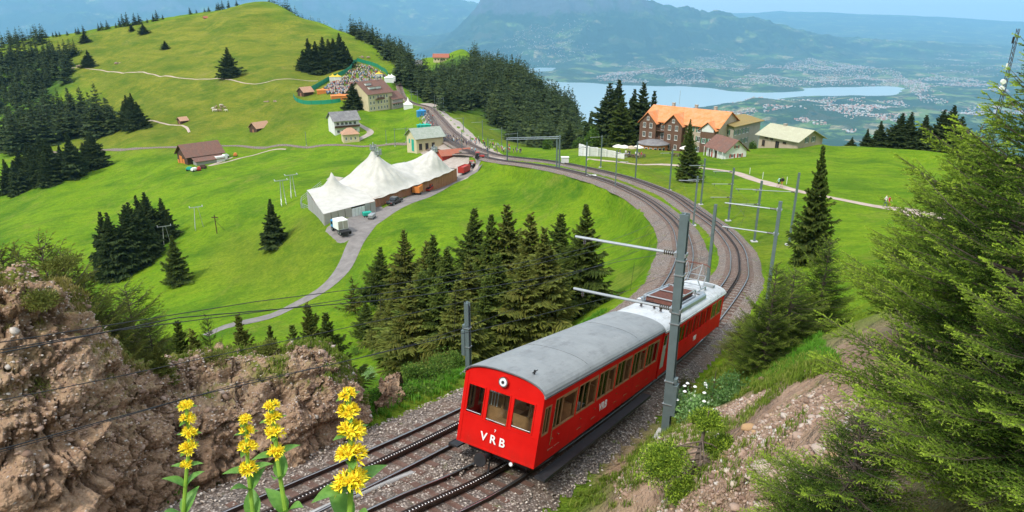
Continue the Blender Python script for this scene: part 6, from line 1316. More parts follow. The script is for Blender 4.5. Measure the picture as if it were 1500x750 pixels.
def crowdline(pts,n_,spread,seed,where,grp):
    ln=spline([tuple(hit(*a)) for a in pts],.5); g_=np.random.default_rng(seed)
    for k in range(n_):
        q=ln[g_.integers(0,len(ln))]+np.array([g_.normal(0,spread),g_.normal(0,spread),0]); i=int(g_.integers(0,10)); o=link('person',PM_[i],None,(q[0],q[1],gz(q[0],q[1])+.12),g_.random()*6.28); tag(o,'person in a %s top %s'%(names[i],where),'person',grp)
crowdline([(621,163),(623,170),(627,178),(632,188)],42,1.5,1,'walking up the path at the top of the station','people on the upper station path')
crowdline([(640,196),(650,200),(662,204),(672,207),(686,212)],38,1.6,2,'crossing the tracks in the middle of the station','people crossing the station tracks')
crowdline([(694,206),(702,210),(712,213),(724,218),(738,224)],36,1.5,3,'waiting on the pale platform','people waiting on the platform')
crowdline([(742,225),(752,225),(760,224)],8,1.2,4,'near the end of the platform by the gantry','people at the platform end')
crowdline([(700,224),(708,226),(690,222)],5,1.0,5,'standing in the fork of the tracks','people in the track fork')
crowdline([(905,229),(925,231),(940,231)],9,1.0,6,'on the hotel terrace between the tables','people on the hotel terrace')
crowdline([(655,162),(672,160),(690,158)],6,1.5,7,'resting on the worn grass knoll','people on the grass knoll')
def hiker(px,py,top,bot,hair,shorts,rz,lab,pack=None,h=1.76):
    b=gp(px,py); o=thing('person',lab,'person',(b[0],b[1],b[2]+.12),rz,'hikers on the gravel path'); link('body',person_mesh(1,top,bot,hair,shorts,.30,h),o)
    if pack: m=MB(); m.bb(-.16,.16,-.32,-.13,1.0,1.45); m.obj('backpack',pack,o,bev=.06)
hiker(1140,275.5,CT_[8],CB_[1],HAIRS[0],True,.6,'hiker in a mint shirt and dark shorts on the gravel path',CT_[4]); hiker(1144.5,275,CT_[4],CT_[6],HAIRS[0],True,.5,'hiker in black with orange shorts beside the mint-shirted one',CT_[4])
hiker(1296,304,CT_[0],CB_[0],HAIRS[1],False,-2.4,'hiker in a white shirt by the big near spruce'); hiker(1301,304,CT_[2],CT_[2],HAIRS[0],False,-2.3,'hiker in red next to the white-shirted one',None,1.6)
for j,(x,y) in enumerate(((1117,262),(1152,270),(1196,283),(1098,255))):
    b=gp(x,y); m=MB(); m.tube((0,0,-.3),(0,0,1.3),.05,n=6); tag(m.obj('fence_post',M_WHITEP,loc=b),['white post above the two hikers, left side','white post just right of the two hikers','white post halfway to the second pair of hikers','white post nearest the small white house'][j],'post','posts beside the gravel path')
# cows on the hill
def cow_mesh(c_):
    me=bpy.data.meshes.new('c'); J=[(0,-.75,1.15),(0,-.2,1.1),(0,.4,1.15),(0,.8,1.25),(0,1.15,.95),(0,1.4,.7)]; E=[(0,1),(1,2),(2,3),(3,4),(4,5)]; R=[.30,.38,.34,.2,.16,.1]
    for s in (-1,1):
        for bi,y in ((0,-.75),(2,.45)):
            k=len(J); J+=[(s*.2,y,.75),(s*.2,y-(.06 if bi==0 else -.03),.42),(s*.2,y,.04)]; E+=[(bi,k),(k,k+1),(k+1,k+2)]; R+=[.14,.07,.06]
    me.from_pydata(J,E,[]); ob=bpy.data.objects.new('c',me); C.objects.link(ob); ob.modifiers.new('s','SKIN')
    for i,r_ in enumerate(R): me.skin_vertices[0].data[i].radius=(r_,r_)
    me.skin_vertices[0].data[1].use_root=True; ob.modifiers.new('u','SUBSURF').levels=1; m2=bpy.data.meshes.new_from_object(ob.evaluated_get(bpy.context.evaluated_depsgraph_get())); bpy.data.objects.remove(ob); m2.materials.clear(); m2.materials.append(c_); return m2
CW=[cow_mesh(pm('cow_brown',(.28,.20,.13),.8)),cow_mesh(pm('cow_pale',(.62,.56,.46),.8))]
for k in range(16):
    x=312+random.random()*24; y=156+random.random()*9; b=gp(x,y); tag(link('cow',CW[k%2],None,b,random.random()*6),'grazing %s cow of the small herd on the hillside'%('brown' if k%2==0 else 'pale'),'cow','cow herd on the hillside')
# ski-lift pylons
def pylon(px,py,ty,lab,w_=1.1):
    b,h=base_top(px,py,px,ty); o=thing('lift_pylon',lab,'pylon',b,.5,'ski lift pylons on the left meadow'); m=MB(); n_=7
    for s in (-1,1):
        for q in (-1,1): m.tube((s*w_*.6,q*w_*.5,-.3),(s*w_*.25,q*w_*.22,h),.06,n=4)
        for k in range(n_):
            a=k/n_;c_=(k+1)/n_; m.tube((s*w_*(.6-.35*a),-w_*(.5-.28*a),h*a),(s*w_*(.6-.35*c_),w_*(.5-.28*c_),h*c_),.035,n=3); m.tube((s*w_*(.6-.35*a),w_*(.5-.28*a),h*a),(s*w_*(.6-.35*c_),-w_*(.5-.28*c_),h*c_),.035,n=3)
    m.obj('lattice_tower',M_GALV,o); m=MB(); m.bb(-1.7,1.7,-.1,.1,h,h+.18); m.obj('crossbar',M_GALV,o)
    for s in (-1,1): m=MB(); m.bb(s*1.6-.1,s*1.6+.1,-.9,.9,h+.2,h+.35); m.obj('sheave_bar',M_GALV,o)
pylon(416,301,265,'left one of the two lift pylons beside the tent'); pylon(430,289,257,'right one of the two lift pylons beside the tent'); pylon(292,334,304,'lift pylon between the black clump and the lone spruce',1.8); pylon(245,357,332,'lift pylon at the right edge of the black clump',1.4)
b,h=base_top(318,342,316,315); m=MB(); m.tube((0,0,-.3),(0,0,h),.12,n=6); m.tube((0,0,h*.7),(2.4,1,-.3),.05,n=5); m.bb(-.8,.8,-.06,.06,h*.85,h*.9); tag(m.obj('wooden_pole',M_BARN,loc=b),'stayed wooden pole on the meadow right of a lift pylon','pole')
# telecom mast
b=P(1466,150,150); b[2]=gz(b[0],b[1]); v=(375-42)/FPX; h=b[1]*(v*CT-ST)/(CT+v*ST)-b[2]; o=thing('radio_mast','dark lattice radio mast with white antennas at the upper right','radio mast',b); m=MB()
for k in range(3): a=k*2.094; m.tube((.45*math.cos(a),.45*math.sin(a),0),(.3*math.cos(a),.3*math.sin(a),h),.07,n=5)
n_=int(h/1.1)
for k in range(n_):
    for q in range(3): a=q*2.094; b_=a+2.094; m.tube((.42*math.cos(a),.42*math.sin(a),k*1.1),(.42*math.cos(b_),.42*math.sin(b_),k*1.1+1.1),.035,n=3)
m.obj('lattice_tower',pm('mast_dark',(.06,.05,.05),.6),o)
for z,mt in ((.93,M_DARK),(.74,M_WHITE),(.6,M_WHITE)): m=MB(); m.bb(-.7,-.5,-.15,.15,h*z-1,h*z+.4); m.obj('antenna_panel',mt,o)
for z in (.62,.57): m=MB(); m.tube((-.9,-.3,h*z),(-.9,-.75,h*z),.55,.5,n=14); m.obj('dish',M_WHITE,o)
m=MB()
for k in range(6): m.tube((.3,0,h*(.55+k*.05)),(2.0,0,h*(.55+k*.05)),.025,n=4); m.tube((1.9,-.6,h*(.55+k*.05)),(1.9,.6,h*(.55+k*.05)),.02,n=4)
m.obj('yagi_antenna',M_GALV,o)
# worn scree patches and bare rocks on the hill
for x,y,w_,lab in ((485,106,3,'bare rock ledge below the dense spruce clump'),(120,97,3.5,'pale rock heap at the end of the hill track'),(400,149,2.5,'brown earth scar on the slope left of the event ground'),(172,93,2.5,'small pale rock scar above the hill track'),(530,84,4,'reddish rock ledge above the green fence')):
    b=gp(x,y); v,f=STONE_[1] if False else (None,None); g_=np.random.default_rng(int(x)); o=thing('rock_ledge',lab,'rocks',b,0,'bare rock on the hill')
    for k in range(7): m=MB(); m.box((g_.normal(0,w_),g_.normal(0,1.2),g_.uniform(0,.4)),tuple(g_.uniform(.8,2.0,3)*np.array([1.3,1,.7])),g_.random()*3); m.obj('stone',pm('bare_rock_pink',(.30,.21,.16),.95,.3,2,bump=.5),o,bev=.25)
# ================================================================= towns in the valley
def towns():
    g_=np.random.default_rng(77); Q=[]
    def area(poly,n_,clump=1.):
        p=poly_px(poly); lo,hi=p.min(0),p.max(0); got=0
        while got<n_:
            q=lo+(hi-lo)*g_.random((4000,2)); k=(sdf(q[:,0],q[:,1],p)<0)&(fbm(q[:,0]/420,q[:,1]/420,4)>.10-.12*clump); q=q[k][:n_-got]; Q.append(q); got+=len(q)
    area([(1040,127),(1080,118),(1120,100),(1190,92),(1260,98),(1320,112),(1345,125),(1325,128),(1240,126),(1180,128),(1110,133)],4200,1.3)
    area([(860,119),(900,108),(960,106),(1030,112),(1040,126),(960,124),(900,122)],1500); area([(700,98),(760,88),(860,88),(880,98),(800,98)],700)
    area([(1100,150),(1180,145),(1300,145),(1340,160),(1330,200),(1240,215),(1120,190)],2300,.6); area([(1320,120),(1400,110),(1470,130),(1500,170),(1400,190),(1340,150)],1600,.4); area([(900,100),(1000,90),(1100,95),(1100,115),(950,112)],900,.3); area([(1350,85),(1500,80),(1500,120),(1350,110)],700,.2); area([(1010,160),(1100,150),(1110,200),(1020,200)],300,.2)
    q=np.concatenate(Q); z=height(q[:,0],q[:,1]); k=z>-1268; q=q[k];z=z[k]; n_=len(q); s=g_.uniform(4,10,(n_,1,1)); 
    base=np.array([(x,y,zz_) for x in (-1,1) for y in (-1,1) for zz_ in (0,1)],float)[None]*np.ones((n_,1,1)); a=g_.random(n_)*3.14; L_=s[:,0,0]*g_.uniform(.5,1.3,n_); h_=g_.uniform(6,12,n_)*(1+1.2*(g_.random(n_)>.9))
    x=base[...,0]*s[:,0]; y=base[...,1]*L_[:,None]; V=np.stack([x*np.cos(a)[:,None]-y*np.sin(a)[:,None]+q[:,0:1],x*np.sin(a)[:,None]+y*np.cos(a)[:,None]+q[:,1:2],base[...,2]*h_[:,None]+z[:,None]-1],-1)
    F=(np.arange(n_)[:,None,None]*8+np.array([[0,1,3,2],[4,6,7,5],[0,4,5,1],[2,3,7,6],[0,2,6,4],[1,5,7,3]])[None]).reshape(-1,4); mi=np.repeat(g_.choice([0,0,1,1,2,2],n_),6); mi[np.arange(len(mi))%6==5]=mi[np.arange(len(mi))%6==5]
    n=[]; 
    tag(link('town',newmesh('town',V.reshape(-1,3),F,[pm('town_white',(.50,.49,.47),.8),pm('town_cream',(.50,.43,.35),.8),pm('town_roof',(.42,.22,.16),.8)],False,mi)),'towns and villages spread around the far lake','town',kind='stuff')
towns()
# ================================================================= foreground rock
_T3=np.random.default_rng(5).random((64,64,64))
def vn3(p):
    i=np.floor(p).astype(int); f=p-i; f=f*f*(3-2*f); out=0
    for a in (0,1):
        for b in (0,1):
            for c in (0,1):
                w_=(f[...,0] if a else 1-f[...,0])*(f[...,1] if b else 1-f[...,1])*(f[...,2] if c else 1-f[...,2])
                out=out+w_*_T3[(i[...,0]+a)&63,(i[...,1]+b)&63,(i[...,2]+c)&63]
    return out
def fb3(p,o=4,ridge=False):
    s=0;a=1;t=0
    for k in range(o):
        n=vn3(p*2**k+11.7*k); n=1-np.abs(2*n-1) if ridge else n; s=s+a*n;t+=a;a*=.5
    return s/t-.5
def conglomerate():
    n=NT('conglomerate_rock',.95,.1); pos=n.geo('Position'); big=n.noise(.45,5,.6,vec=pos); fin=n.noise(5,6,.7,vec=pos)
    x=n.mix(n.mr(big,.35,.65),(.23,.145,.085),(.44,.30,.19)); x=n.mix(n.mr(fin,.35,.65,0,.45),x,(.26,.15,.105))
    v1=n.vor(11,vec=pos,out=1); sp=n.n.new('ShaderNodeSeparateColor'); n.L(v1,sp.inputs[0]); pc=n.ramp(sp.outputs[0],[(0,(.17,.10,.065)),(.45,(.33,.215,.15)),(.8,(.43,.32,.24)),(1,(.55,.46,.38))])
    ed=n.mr(n.vor(11,vec=pos),.12,.42,1,0); x=n.mix(n.math('MULTIPLY',ed,n.mr(n.noise(1.3,5,.7,vec=pos),.4,.55)),x,pc)
    v2=n.vor(4.2,vec=pos,out=1); sp2=n.n.new('ShaderNodeSeparateColor'); n.L(v2,sp2.inputs[0]); x=n.mix(n.math('MULTIPLY',n.mr(n.vor(4.2,vec=pos),.08,.2,1,0),n.mr(sp2.outputs[1],.7,.75)),x,(.42,.35,.30))
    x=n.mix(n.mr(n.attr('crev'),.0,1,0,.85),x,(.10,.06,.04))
    g_=n.math('MULTIPLY',n.attr('moss'),n.mr(n.noise(2.2,6,.7,vec=pos),.38,.5)); x=n.mix(g_,x,n.mix(n.mr(fin,.4,.6),(.075,.10,.015),(.17,.17,.035)))
    n.col(x); n.bump(n.math('ADD',n.math('MULTIPLY',n.vor(11,vec=pos),-1.1),n.math('MULTIPLY',fin,1.3)),.9,.07); return n.m
M_ROCK=conglomerate()
def rockmesh(cols,nu,nv,seed,amp=.5,back=True):
    cols=[[np.array(P(*q)) for q in c] for c in cols]
    for c in cols:
        cr=c[-1]; r_=math.hypot(cr[0],cr[1]); dv=np.array([cr[0]/r_,cr[1]/r_,0]); c[0]=c[0]+np.array([0,0,-.8])
        c+= [cr+dv*1.1+np.array([0,0,-.12]),cr+dv*2.8+np.array([0,0,-1.5]),cr+dv*4.5+np.array([0,0,-5])]
    A_=np.array(cols); m=A_.shape[1]; tu=np.linspace(0,len(cols)-1,nu); tv=np.linspace(0,m-1,nv)
    def interp(A,t,ax):
        i=np.clip(np.floor(t).astype(int),0,A.shape[ax]-2); f=t-i; f=f*f*(3-2*f)*.5+f*.5
        a=np.take(A,i,ax);b=np.take(A,i+1,ax); sh=[1]*A.ndim; sh[ax]=len(t); f=f.reshape(sh); return a*(1-f)+b*f
    S=interp(interp(A_,tu,0),tv,1)
    du=np.gradient(S,axis=0);dv=np.gradient(S,axis=1); N_=norm(np.cross(du,dv)); 
    toc=norm(-S); flip=np.sign((N_*toc).sum(-1).mean()); N_*=flip
    d=fb3(S*.55+seed,3)*amp*2.2+(fb3(S*np.array([1.3,1.3,1.9])+seed+7,4,True))*amp*1.5+fb3(S*2.6+seed,4,True)*.26+fb3(S*5.5+seed,3)*.20+fb3(S*14,2)*.10
    q_=((S[...,2]+.22*S[...,0]+fb3(S*.45,3)*1.5)*1.15)%1; d=d+.26*(1-q_)*sm(q_,0,.12); ck=np.abs(fb3(S*np.array([1.5,1.5,.45])+seed*2,4)); d=d-.20*(1-sm(ck,.0,.035)); ck2=np.abs(fb3(S*np.array([.8,.8,2.2])+seed*5,4)); d=d-.12*(1-sm(ck2,.0,.03))
    d=d-d.mean()-.12*sm(tv,1.2,2)[None,:]
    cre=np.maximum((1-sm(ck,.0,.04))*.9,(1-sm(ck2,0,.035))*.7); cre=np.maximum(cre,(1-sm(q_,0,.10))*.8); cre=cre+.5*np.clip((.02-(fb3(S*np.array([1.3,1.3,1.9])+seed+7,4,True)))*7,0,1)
    S=S+N_*d[...,None]; e=sm(tv,0,.15); 
    du=np.gradient(S,axis=0);dv=np.gradient(S,axis=1); N2=norm(np.cross(du,dv))*flip
    return S,N2,cre
def addpts(S,N,k,g_,lo=.12,hi=.62):
    nu,nv=S.shape[:2]; i=g_.integers(2,nu-2,k); j=g_.integers(int(nv*lo),int(nv*hi),k); return S[i,j],N[i,j]
STONE=[]
for q in range(6):
    g_=np.random.default_rng(q+40); b_=bpy.data.meshes.new('s'); import bmesh as _b; bm_=_b.new(); _b.ops.create_icosphere(bm_,subdivisions=1 if q<4 else 2,radius=1)
    for v in bm_.verts: v.co=v.co*float(g_.uniform(.75,1.15)); v.co.z*=.62; v.co.x*=1.15
    bm_.to_mesh(b_); bm_.free(); vv=np.array([v.co[:] for v in b_.vertices]); ff=np.array([p.vertices[:] for p in b_.polygons]); STONE.append((vv,ff)); bpy.data.meshes.remove(b_)
def stonemat():
    n=NT('loose_stone',.9,.15); t=n.attr('tint'); x=n.ramp(t,[(0,(.19,.115,.08)),(.4,(.33,.215,.15)),(.75,(.43,.31,.24)),(.93,(.55,.50,.44)),(1,(.44,.27,.13))]); x=n.mix(n.mr(n.noise(12,4,.6,vec=n.geo('Position')),.3,.7,0,.4),x,(.2,.15,.12)); n.col(x); n.bump(n.noise(20,4,.6,vec=n.geo('Position')),.3,.02); return n.m
def ballaststone():
    n=NT('ballast_stone',.9,.15); t=n.attr('tint'); x=n.ramp(t,[(0,(.13,.105,.085)),(.5,(.28,.23,.19)),(.85,(.43,.365,.31)),(1,(.60,.53,.46))]); n.col(x); return n.m
M_STONE=stonemat(); M_BSTONE=ballaststone()
def stones(name,pts,sizes,mat,parent=None,seed=1,sink=.3,kinds=4):
    g_=np.random.default_rng(seed); Vs=[];Fs=[];Ts=[];k=0; sizes=np.asarray(sizes)
    for kk in range(kinds):
        idx=np.arange(kk,len(pts),kinds); v,f=STONE[kk]; n=len(idx); a=g_.random(n)*6.28; b_=g_.normal(0,.35,n); co,si=np.cos(a)[:,None],np.sin(a)[:,None]; s=sizes[idx][:,None]
        x=v[:,0]*co-v[:,1]*si; y=v[:,0]*si+v[:,1]*co; z=v[:,2]+x*np.sin(b_)[:,None]; W_=np.stack([x*s,y*s,z*s+s*(.62-sink)*.5],-1)+pts[idx][:,None,:]
        Vs.append(W_.reshape(-1,3)); Fs.append((f[None]+(np.arange(n)*len(v))[:,None,None]).reshape(-1,3)+k); k+=n*len(v); Ts.append(np.repeat(g_.random(n),len(v)))
    me=newmesh(name,np.concatenate(Vs),np.concatenate(Fs),mat); addattr(me,'tint',np.concatenate(Ts)); return tag(link(name,me,parent),kind='stuff')
rocks=[]
RK=[([[(-190,820,12.2),(-170,600,12.8),(-170,395,14)],[(-60,820,12.6),(-40,600,13.4),(-40,400,14.6)],[(20,810,13),(30,600,14),(30,408,15)],[(105,785,14),(100,610,14.6),(95,440,15.8)],[(165,752,15),(160,640,15.5),(145,470,16.6)],[(225,722,16),(205,640,16.4),(178,530,17.6)],[(262,710,16.8),(262,660,17.4),(250,560,18.4)],[(290,702,17.6),(300,680,18.6),(300,640,19.5)]],300,230,1.3,.42,'high reddish conglomerate rock face at the left edge'),
    ([[(215,726,16.2),(212,665,17.2),(200,570,18.6)],[(252,712,16.7),(250,640,17.5),(245,535,19.0)],[(290,702,17),(285,625,17.6),(285,526,19.4)],[(355,682,17.8),(355,605,18.5),(355,520,20.2)],[(425,657,19),(425,595,19.5),(430,513,21)],[(478,632,20.3),(480,575,20.7),(482,515,21.6)],[(508,614,21.4),(513,575,21.7),(506,540,22.3)],[(524,603,22),(533,596,22.6),(530,582,23.2)]],310,220,4.7,.36,'lower rounded rock block beside the left track')]
for cols,nu,nv,seed,amp,lab in RK:
    S,N_,cre=rockmesh(cols,nu,nv,seed,amp); me=newmesh('rock_outcrop',S.reshape(-1,3),gridfaces(nu,nv),M_ROCK,True); addattr(me,'crev',cre)
    moss=np.clip((N_[...,2]-.6)*3,0,1)*.8*np.clip(.5+fb3(S*.6+9,3)*4,0,1)+np.clip(fb3(S*.55+3,3)*6-.45,0,1)*.85; tvv=np.linspace(0,5,nv)[None,:]; moss=np.clip(moss,0,1)*sm(tvv,.6,1.5)*(1-.0*tvv); moss=np.maximum(moss,sm(tvv,2.1,2.5)*np.ones((nu,1))); addattr(me,'moss',moss)
    o=link('rock_outcrop',me); tag(o,lab,'rock','conglomerate outcrops left of the tracks'); g_=np.random.default_rng(int(seed*10))
    p,nn_=addpts(S,N_,5200,g_); s=g_.uniform(.016,.042,5200)*(1+1.8*(g_.random(5200)>.975)); stones('pebble',p,s,M_STONE,o,int(seed*3),sink=.9); rocks.append((S,N_,moss))
# a reddish boulder at the foot of the airy spruce and a small orange one by the track
for L_,lab in (([[(1075,598,20.6),(1085,592,20.8),(1090,586,21.2)],[(1105,602,19.9),(1108,590,20.2),(1112,578,20.9)],[(1140,600,19.3),(1142,590,19.6),(1140,576,20.4)],[(1172,602,19.0),(1170,592,19.3),(1166,584,19.9)]],'flat-topped reddish boulder under the airy spruce'),([[(545,600,23.6),(552,590,23.8),(556,575,24.2)],[(565,592,24.2),(568,578,24.4),(570,562,25)],[(590,584,25),(590,572,25.2),(588,560,25.8)]],'small orange-brown rock at the end of the outcrop')):
    S,N_,cre=rockmesh(L_,90,70,3.3,.12); me=newmesh('boulder',S.reshape(-1,3),gridfaces(90,70),M_ROCK,True); addattr(me,'crev',cre); addattr(me,'moss',np.clip(N_[...,2]-.9,0,1)); tag(link('boulder',me),lab,'boulder')
# ================================================================= loose stones
def ground_pts(poly,n,seed,px=True,keep=None):
    q=scatter(poly,n,seed,px); z=height(q[:,0],q[:,1]); p=np.column_stack([q,z]); return p
bank=[(905,745),(900,690),(960,640),(1010,610),(1080,585),(1160,560),(1260,560),(1330,600),(1330,749),(905,749)]
gr=bpy.data.objects['ground']; g_=np.random.default_rng(12)
p=ground_pts(bank,12000,5); D=np.minimum(seg_near(p[:,0],p[:,1],RT)[0],99); p=p[D>2.6]; k_=fbm(p[:,0]*.6,p[:,1]*.6,3)>-.16; p=p[k_]; stones('rubble',p,np.exp(g_.normal(-3.75,.5,len(p))),M_STONE,None,6,sink=.35)
for i,(x,y,s) in enumerate([(1098,628,.16),(1122,690,.24),(1135,696,.13),(1170,640,.12),(1052,640,.1),(1098,700,.1),(1065,690,.09),(1085,660,.07),(1150,735,.14),(1078,745,.12),(1035,660,.08),(1120,655,.07),(1180,700,.11),(1112,742,.09),(1010,640,.09),(960,668,.07),(1150,610,.09),(1190,612,.08),(985,655,.06),(1200,660,.13)]):
    b=hit(x,y); v,f=STONE[4+i%2]; v=v*(1+.35*(fb3(v*1.7+i*3,3))[:,None]); me=newmesh('stone',v*s*np.array([1,1,.9]),f,M_STONE,True); addattr(me,'tint',np.full(len(v),[.95,.8,.72,.6,.85,.99 if i==0 else .8][i%6] if i else 1.0)); o=link('stone',me,gr); o.location=(b[0],b[1],gz(b[0],b[1])+s*.15); o.rotation_euler=(0,0,i*1.7)
# ballast stones close by
def ballast(ln,hw,n,seed,s0=18,s1=62):
    g_=np.random.default_rng(seed); i0=int(s0/.5); i1=int(s1/.5); t=g_.random(n)**1.35*(i1-i0)+i0; i=t.astype(int); d=np.gradient(ln[:,:2],axis=0); d/=np.linalg.norm(d,axis=1)[:,None]
    o=g_.uniform(-hw-.75,hw+.75,n); q=ln[i]+(ln[i+1]-ln[i])*(t-i)[:,None]; q[:,0]+=d[i,1]*o; q[:,1]-=d[i,0]*o; q[:,2]+=-.15-np.clip(np.abs(o)-hw+.1,0,1)*.5; k=(np.abs(np.abs(o)-.75)>.09)&(np.abs(o)>.16); return q[k]
for ln,hw,sd_ in ((RT,1.75,1),(LT,2.05,2)): q=ballast(ln,hw,15000,sd_); stones('ballast_stones',q,np.random.default_rng(sd_).uniform(.022,.045,len(q)),M_BSTONE,None,sd_,sink=.4)
# ================================================================= grass
def grassmat(name,a,b,c):
    n=NT(name,.85,.1); t=n.attr('tint'); x=n.ramp(t,[(0,a),(.6,b),(1,c)]); n.col(x); tr=n.n.new('ShaderNodeBsdfTranslucent'); n.L(x,tr.inputs[0]); ms=n.n.new('ShaderNodeMixShader'); ms.inputs[0].default_value=.3
    n.L(n.b.outputs[0],ms.inputs[1]); n.L(tr.outputs[0],ms.inputs[2]); n.L(ms.outputs[0],n.n['Material Output'].inputs[0]); return n.m
M_GR=grassmat('bank_grass',(.07,.13,.015),(.16,.23,.025),(.32,.31,.09)); M_GRD=grassmat('dry_grass',(.10,.10,.02),(.22,.19,.05),(.38,.31,.13)); M_GRL=grassmat('lush_grass',(.05,.15,.012),(.10,.26,.02),(.17,.33,.04))
def grass(name,pts,h,mat,lab,seed=1,per=9,spread=.06,nrm=None):
    g_=np.random.default_rng(seed); n=len(pts)*per; p=np.repeat(pts,per,0)+np.column_stack([g_.normal(0,spread,(n,2)),np.full(n,-.02)]); hh=h*np.repeat(g_.uniform(.5,1.3,len(pts)),per)*g_.uniform(.6,1.2,n)
    a=g_.random(n)*6.28; d=np.column_stack([np.cos(a),np.sin(a),np.zeros(n)]); s=np.column_stack([-np.sin(a),np.cos(a),np.zeros(n)])*(.006+.03*hh)[:,None]; ln=g_.uniform(.15,.7,n)
    m=p+d*(hh*ln*.35)[:,None]+np.array([0,0,1])*(hh*.6)[:,None]; t=p+d*(hh*ln)[:,None]+np.array([0,0,1])*(hh*(1-.3*ln))[:,None]
    V=np.stack([p-s,p+s,m+s*.7,t,m-s*.7],1); F=np.arange(n)[:,None]*5; F=np.concatenate([F+np.array([0,1,2,4])],0); T=None
    Fq=F; Ft=np.arange(n)[:,None]*5+np.array([4,2,3,3]); 
    V=V.reshape(-1,3); F3=np.concatenate([np.arange(n)[:,None]*5+np.array(x) for x in ((0,1,2),(0,2,4),(4,2,3))]); me=newmesh(name,V,F3,mat); addattr(me,'tint',np.repeat(np.clip(np.repeat(g_.random(len(pts)),per)*.6+g_.random(n)*.45,0,1),5)); return tag(link(name,me),lab,kind='stuff')
def trackside(ln,lo,hi,n,s0,s1,seed,thr=.0,sc=.5):
    g_=np.random.default_rng(seed); t=g_.random(n)*(s1-s0)*2+s0*2; i=t.astype(int); d=np.gradient(ln[:,:2],axis=0); d/=np.linalg.norm(d,axis=1)[:,None]; o=g_.uniform(lo,hi,n); q=ln[i].copy(); q[:,0]+=d[i,1]*o; q[:,1]-=d[i,0]*o
    k=fbm(q[:,0]*sc,q[:,1]*sc,3)>thr; q=q[k]; q[:,2]=height(q[:,0],q[:,1])+.02; return q
grass('grass',trackside(RT,2.4,4.6,3600,22,75,3,-.08),.19,M_GR,'rough green grass on the bank right of the train',3,10)
grass('grass',trackside(RT,-2.0,-1.35,1300,20,60,4,.0,1.2),.16,M_GR,'grass strip growing between the two tracks',4,8)
grass('grass',trackside(LT,-6,-2.5,5200,24,70,6,-.1),.26,M_GRL,'lush grass left of the empty track',6,10)
q=ground_pts([(900,700),(960,640),(1060,585),(1170,555),(1180,600),(1180,745),(910,745)],2600,8); k_=fbm(q[:,0]*.9+4,q[:,1]*.9,3)>.13; q=q[k_]; grass('grass',q,.15,M_GR,'sparse tufts on the rubble bank',8,9)
q=ground_pts([(930,650),(975,620),(1040,590),(1100,575),(1180,560),(1230,540),(1180,520),(1090,540),(1050,560),(980,600),(920,640)],2600,9); grass('grass',q,.19,M_GR,'long grass along the top of the rubble bank',9,10)
q=ground_pts([(1060,560),(1120,520),(1200,490),(1230,540),(1120,556)],1800,10); grass('grass',q,.16,M_GRL,'short green grass behind the reddish boulder',10,10)
for (S,N_,mo),sd_ in zip(rocks,(21,22)):
    g_=np.random.default_rng(sd_); nu,nv=S.shape[:2]; i=g_.integers(2,nu-2,9000); j=g_.integers(int(nv*.1),int(nv*.72),9000); w_=mo[i,j]*(N_[i,j,2]>.15)*(fb3(S[i,j]*.9+1,3)>-.03); k_=w_>.5
    grass('moss_grass',S[i,j][k_],.13,M_GRD if sd_==21 else M_GR,'dry grass growing on the ledges of the rock',sd_,9,.05)
q=ground_pts([(225,555),(270,520),(340,512),(420,518),(400,540),(300,560),(240,600)],2500,11); 
grass('grass',np.array([hit(x,y) for x,y in [(250+random.random()*260,690-random.random()*20) for _ in range(0)]]).reshape(-1,3),.2,M_GRL,'x') if False else None
# leafy weeds at the foot of the rocks
def weedpatch(x0,x1,f,n,seed,lab,mat=None,leaf=.06):
    g_=np.random.default_rng(seed); px=g_.uniform(x0,x1,n); py=f(px)+g_.normal(0,7,n); b=np.array([hit(a,b_) for a,b_ in zip(px,py)]); 
    p=np.repeat(b,16,0)+g_.normal(0,.13,(n*16,3))*np.array([1,1,.5])+np.array([0,0,.08]); m=len(p); d=norm(g_.normal(0,1,(m,3))+np.array([0,0,.4])); s=norm(np.cross(d,g_.normal(0,1,(m,3)))); L=leaf*g_.uniform(.6,1.5,(m,1)); V=np.stack([p,p+d*L*.5+s*L*.4,p+d*L,p+d*L*.5-s*L*.4],1)
    me=newmesh('weeds',V.reshape(-1,3),np.arange(m*4).reshape(-1,4),mat or M_LEAF); addattr(me,'tint',np.repeat(g_.random(m),4)); addattr(me,'tip',np.repeat(g_.random(m)*.3,4)); return tag(link('weeds',me),lab,kind='stuff')
weedpatch(285,335,lambda x:700-(x-290)*.3,70,31,'dark green weeds at the foot of the rock'); weedpatch(385,400,lambda x:668+0*x,22,32,'weeds on the ballast edge'); weedpatch(425,470,lambda x:648-(x-425)*.35,26,33,'weeds below the rounded rock'); weedpatch(190,260,lambda x:735-(x-190)*.2,70,34,'weeds at the corner of the left rock')
weedpatch(540,660,lambda x:585-(x-540)*.28,260,35,'leafy ground plants left of the empty track',leaf=.09)
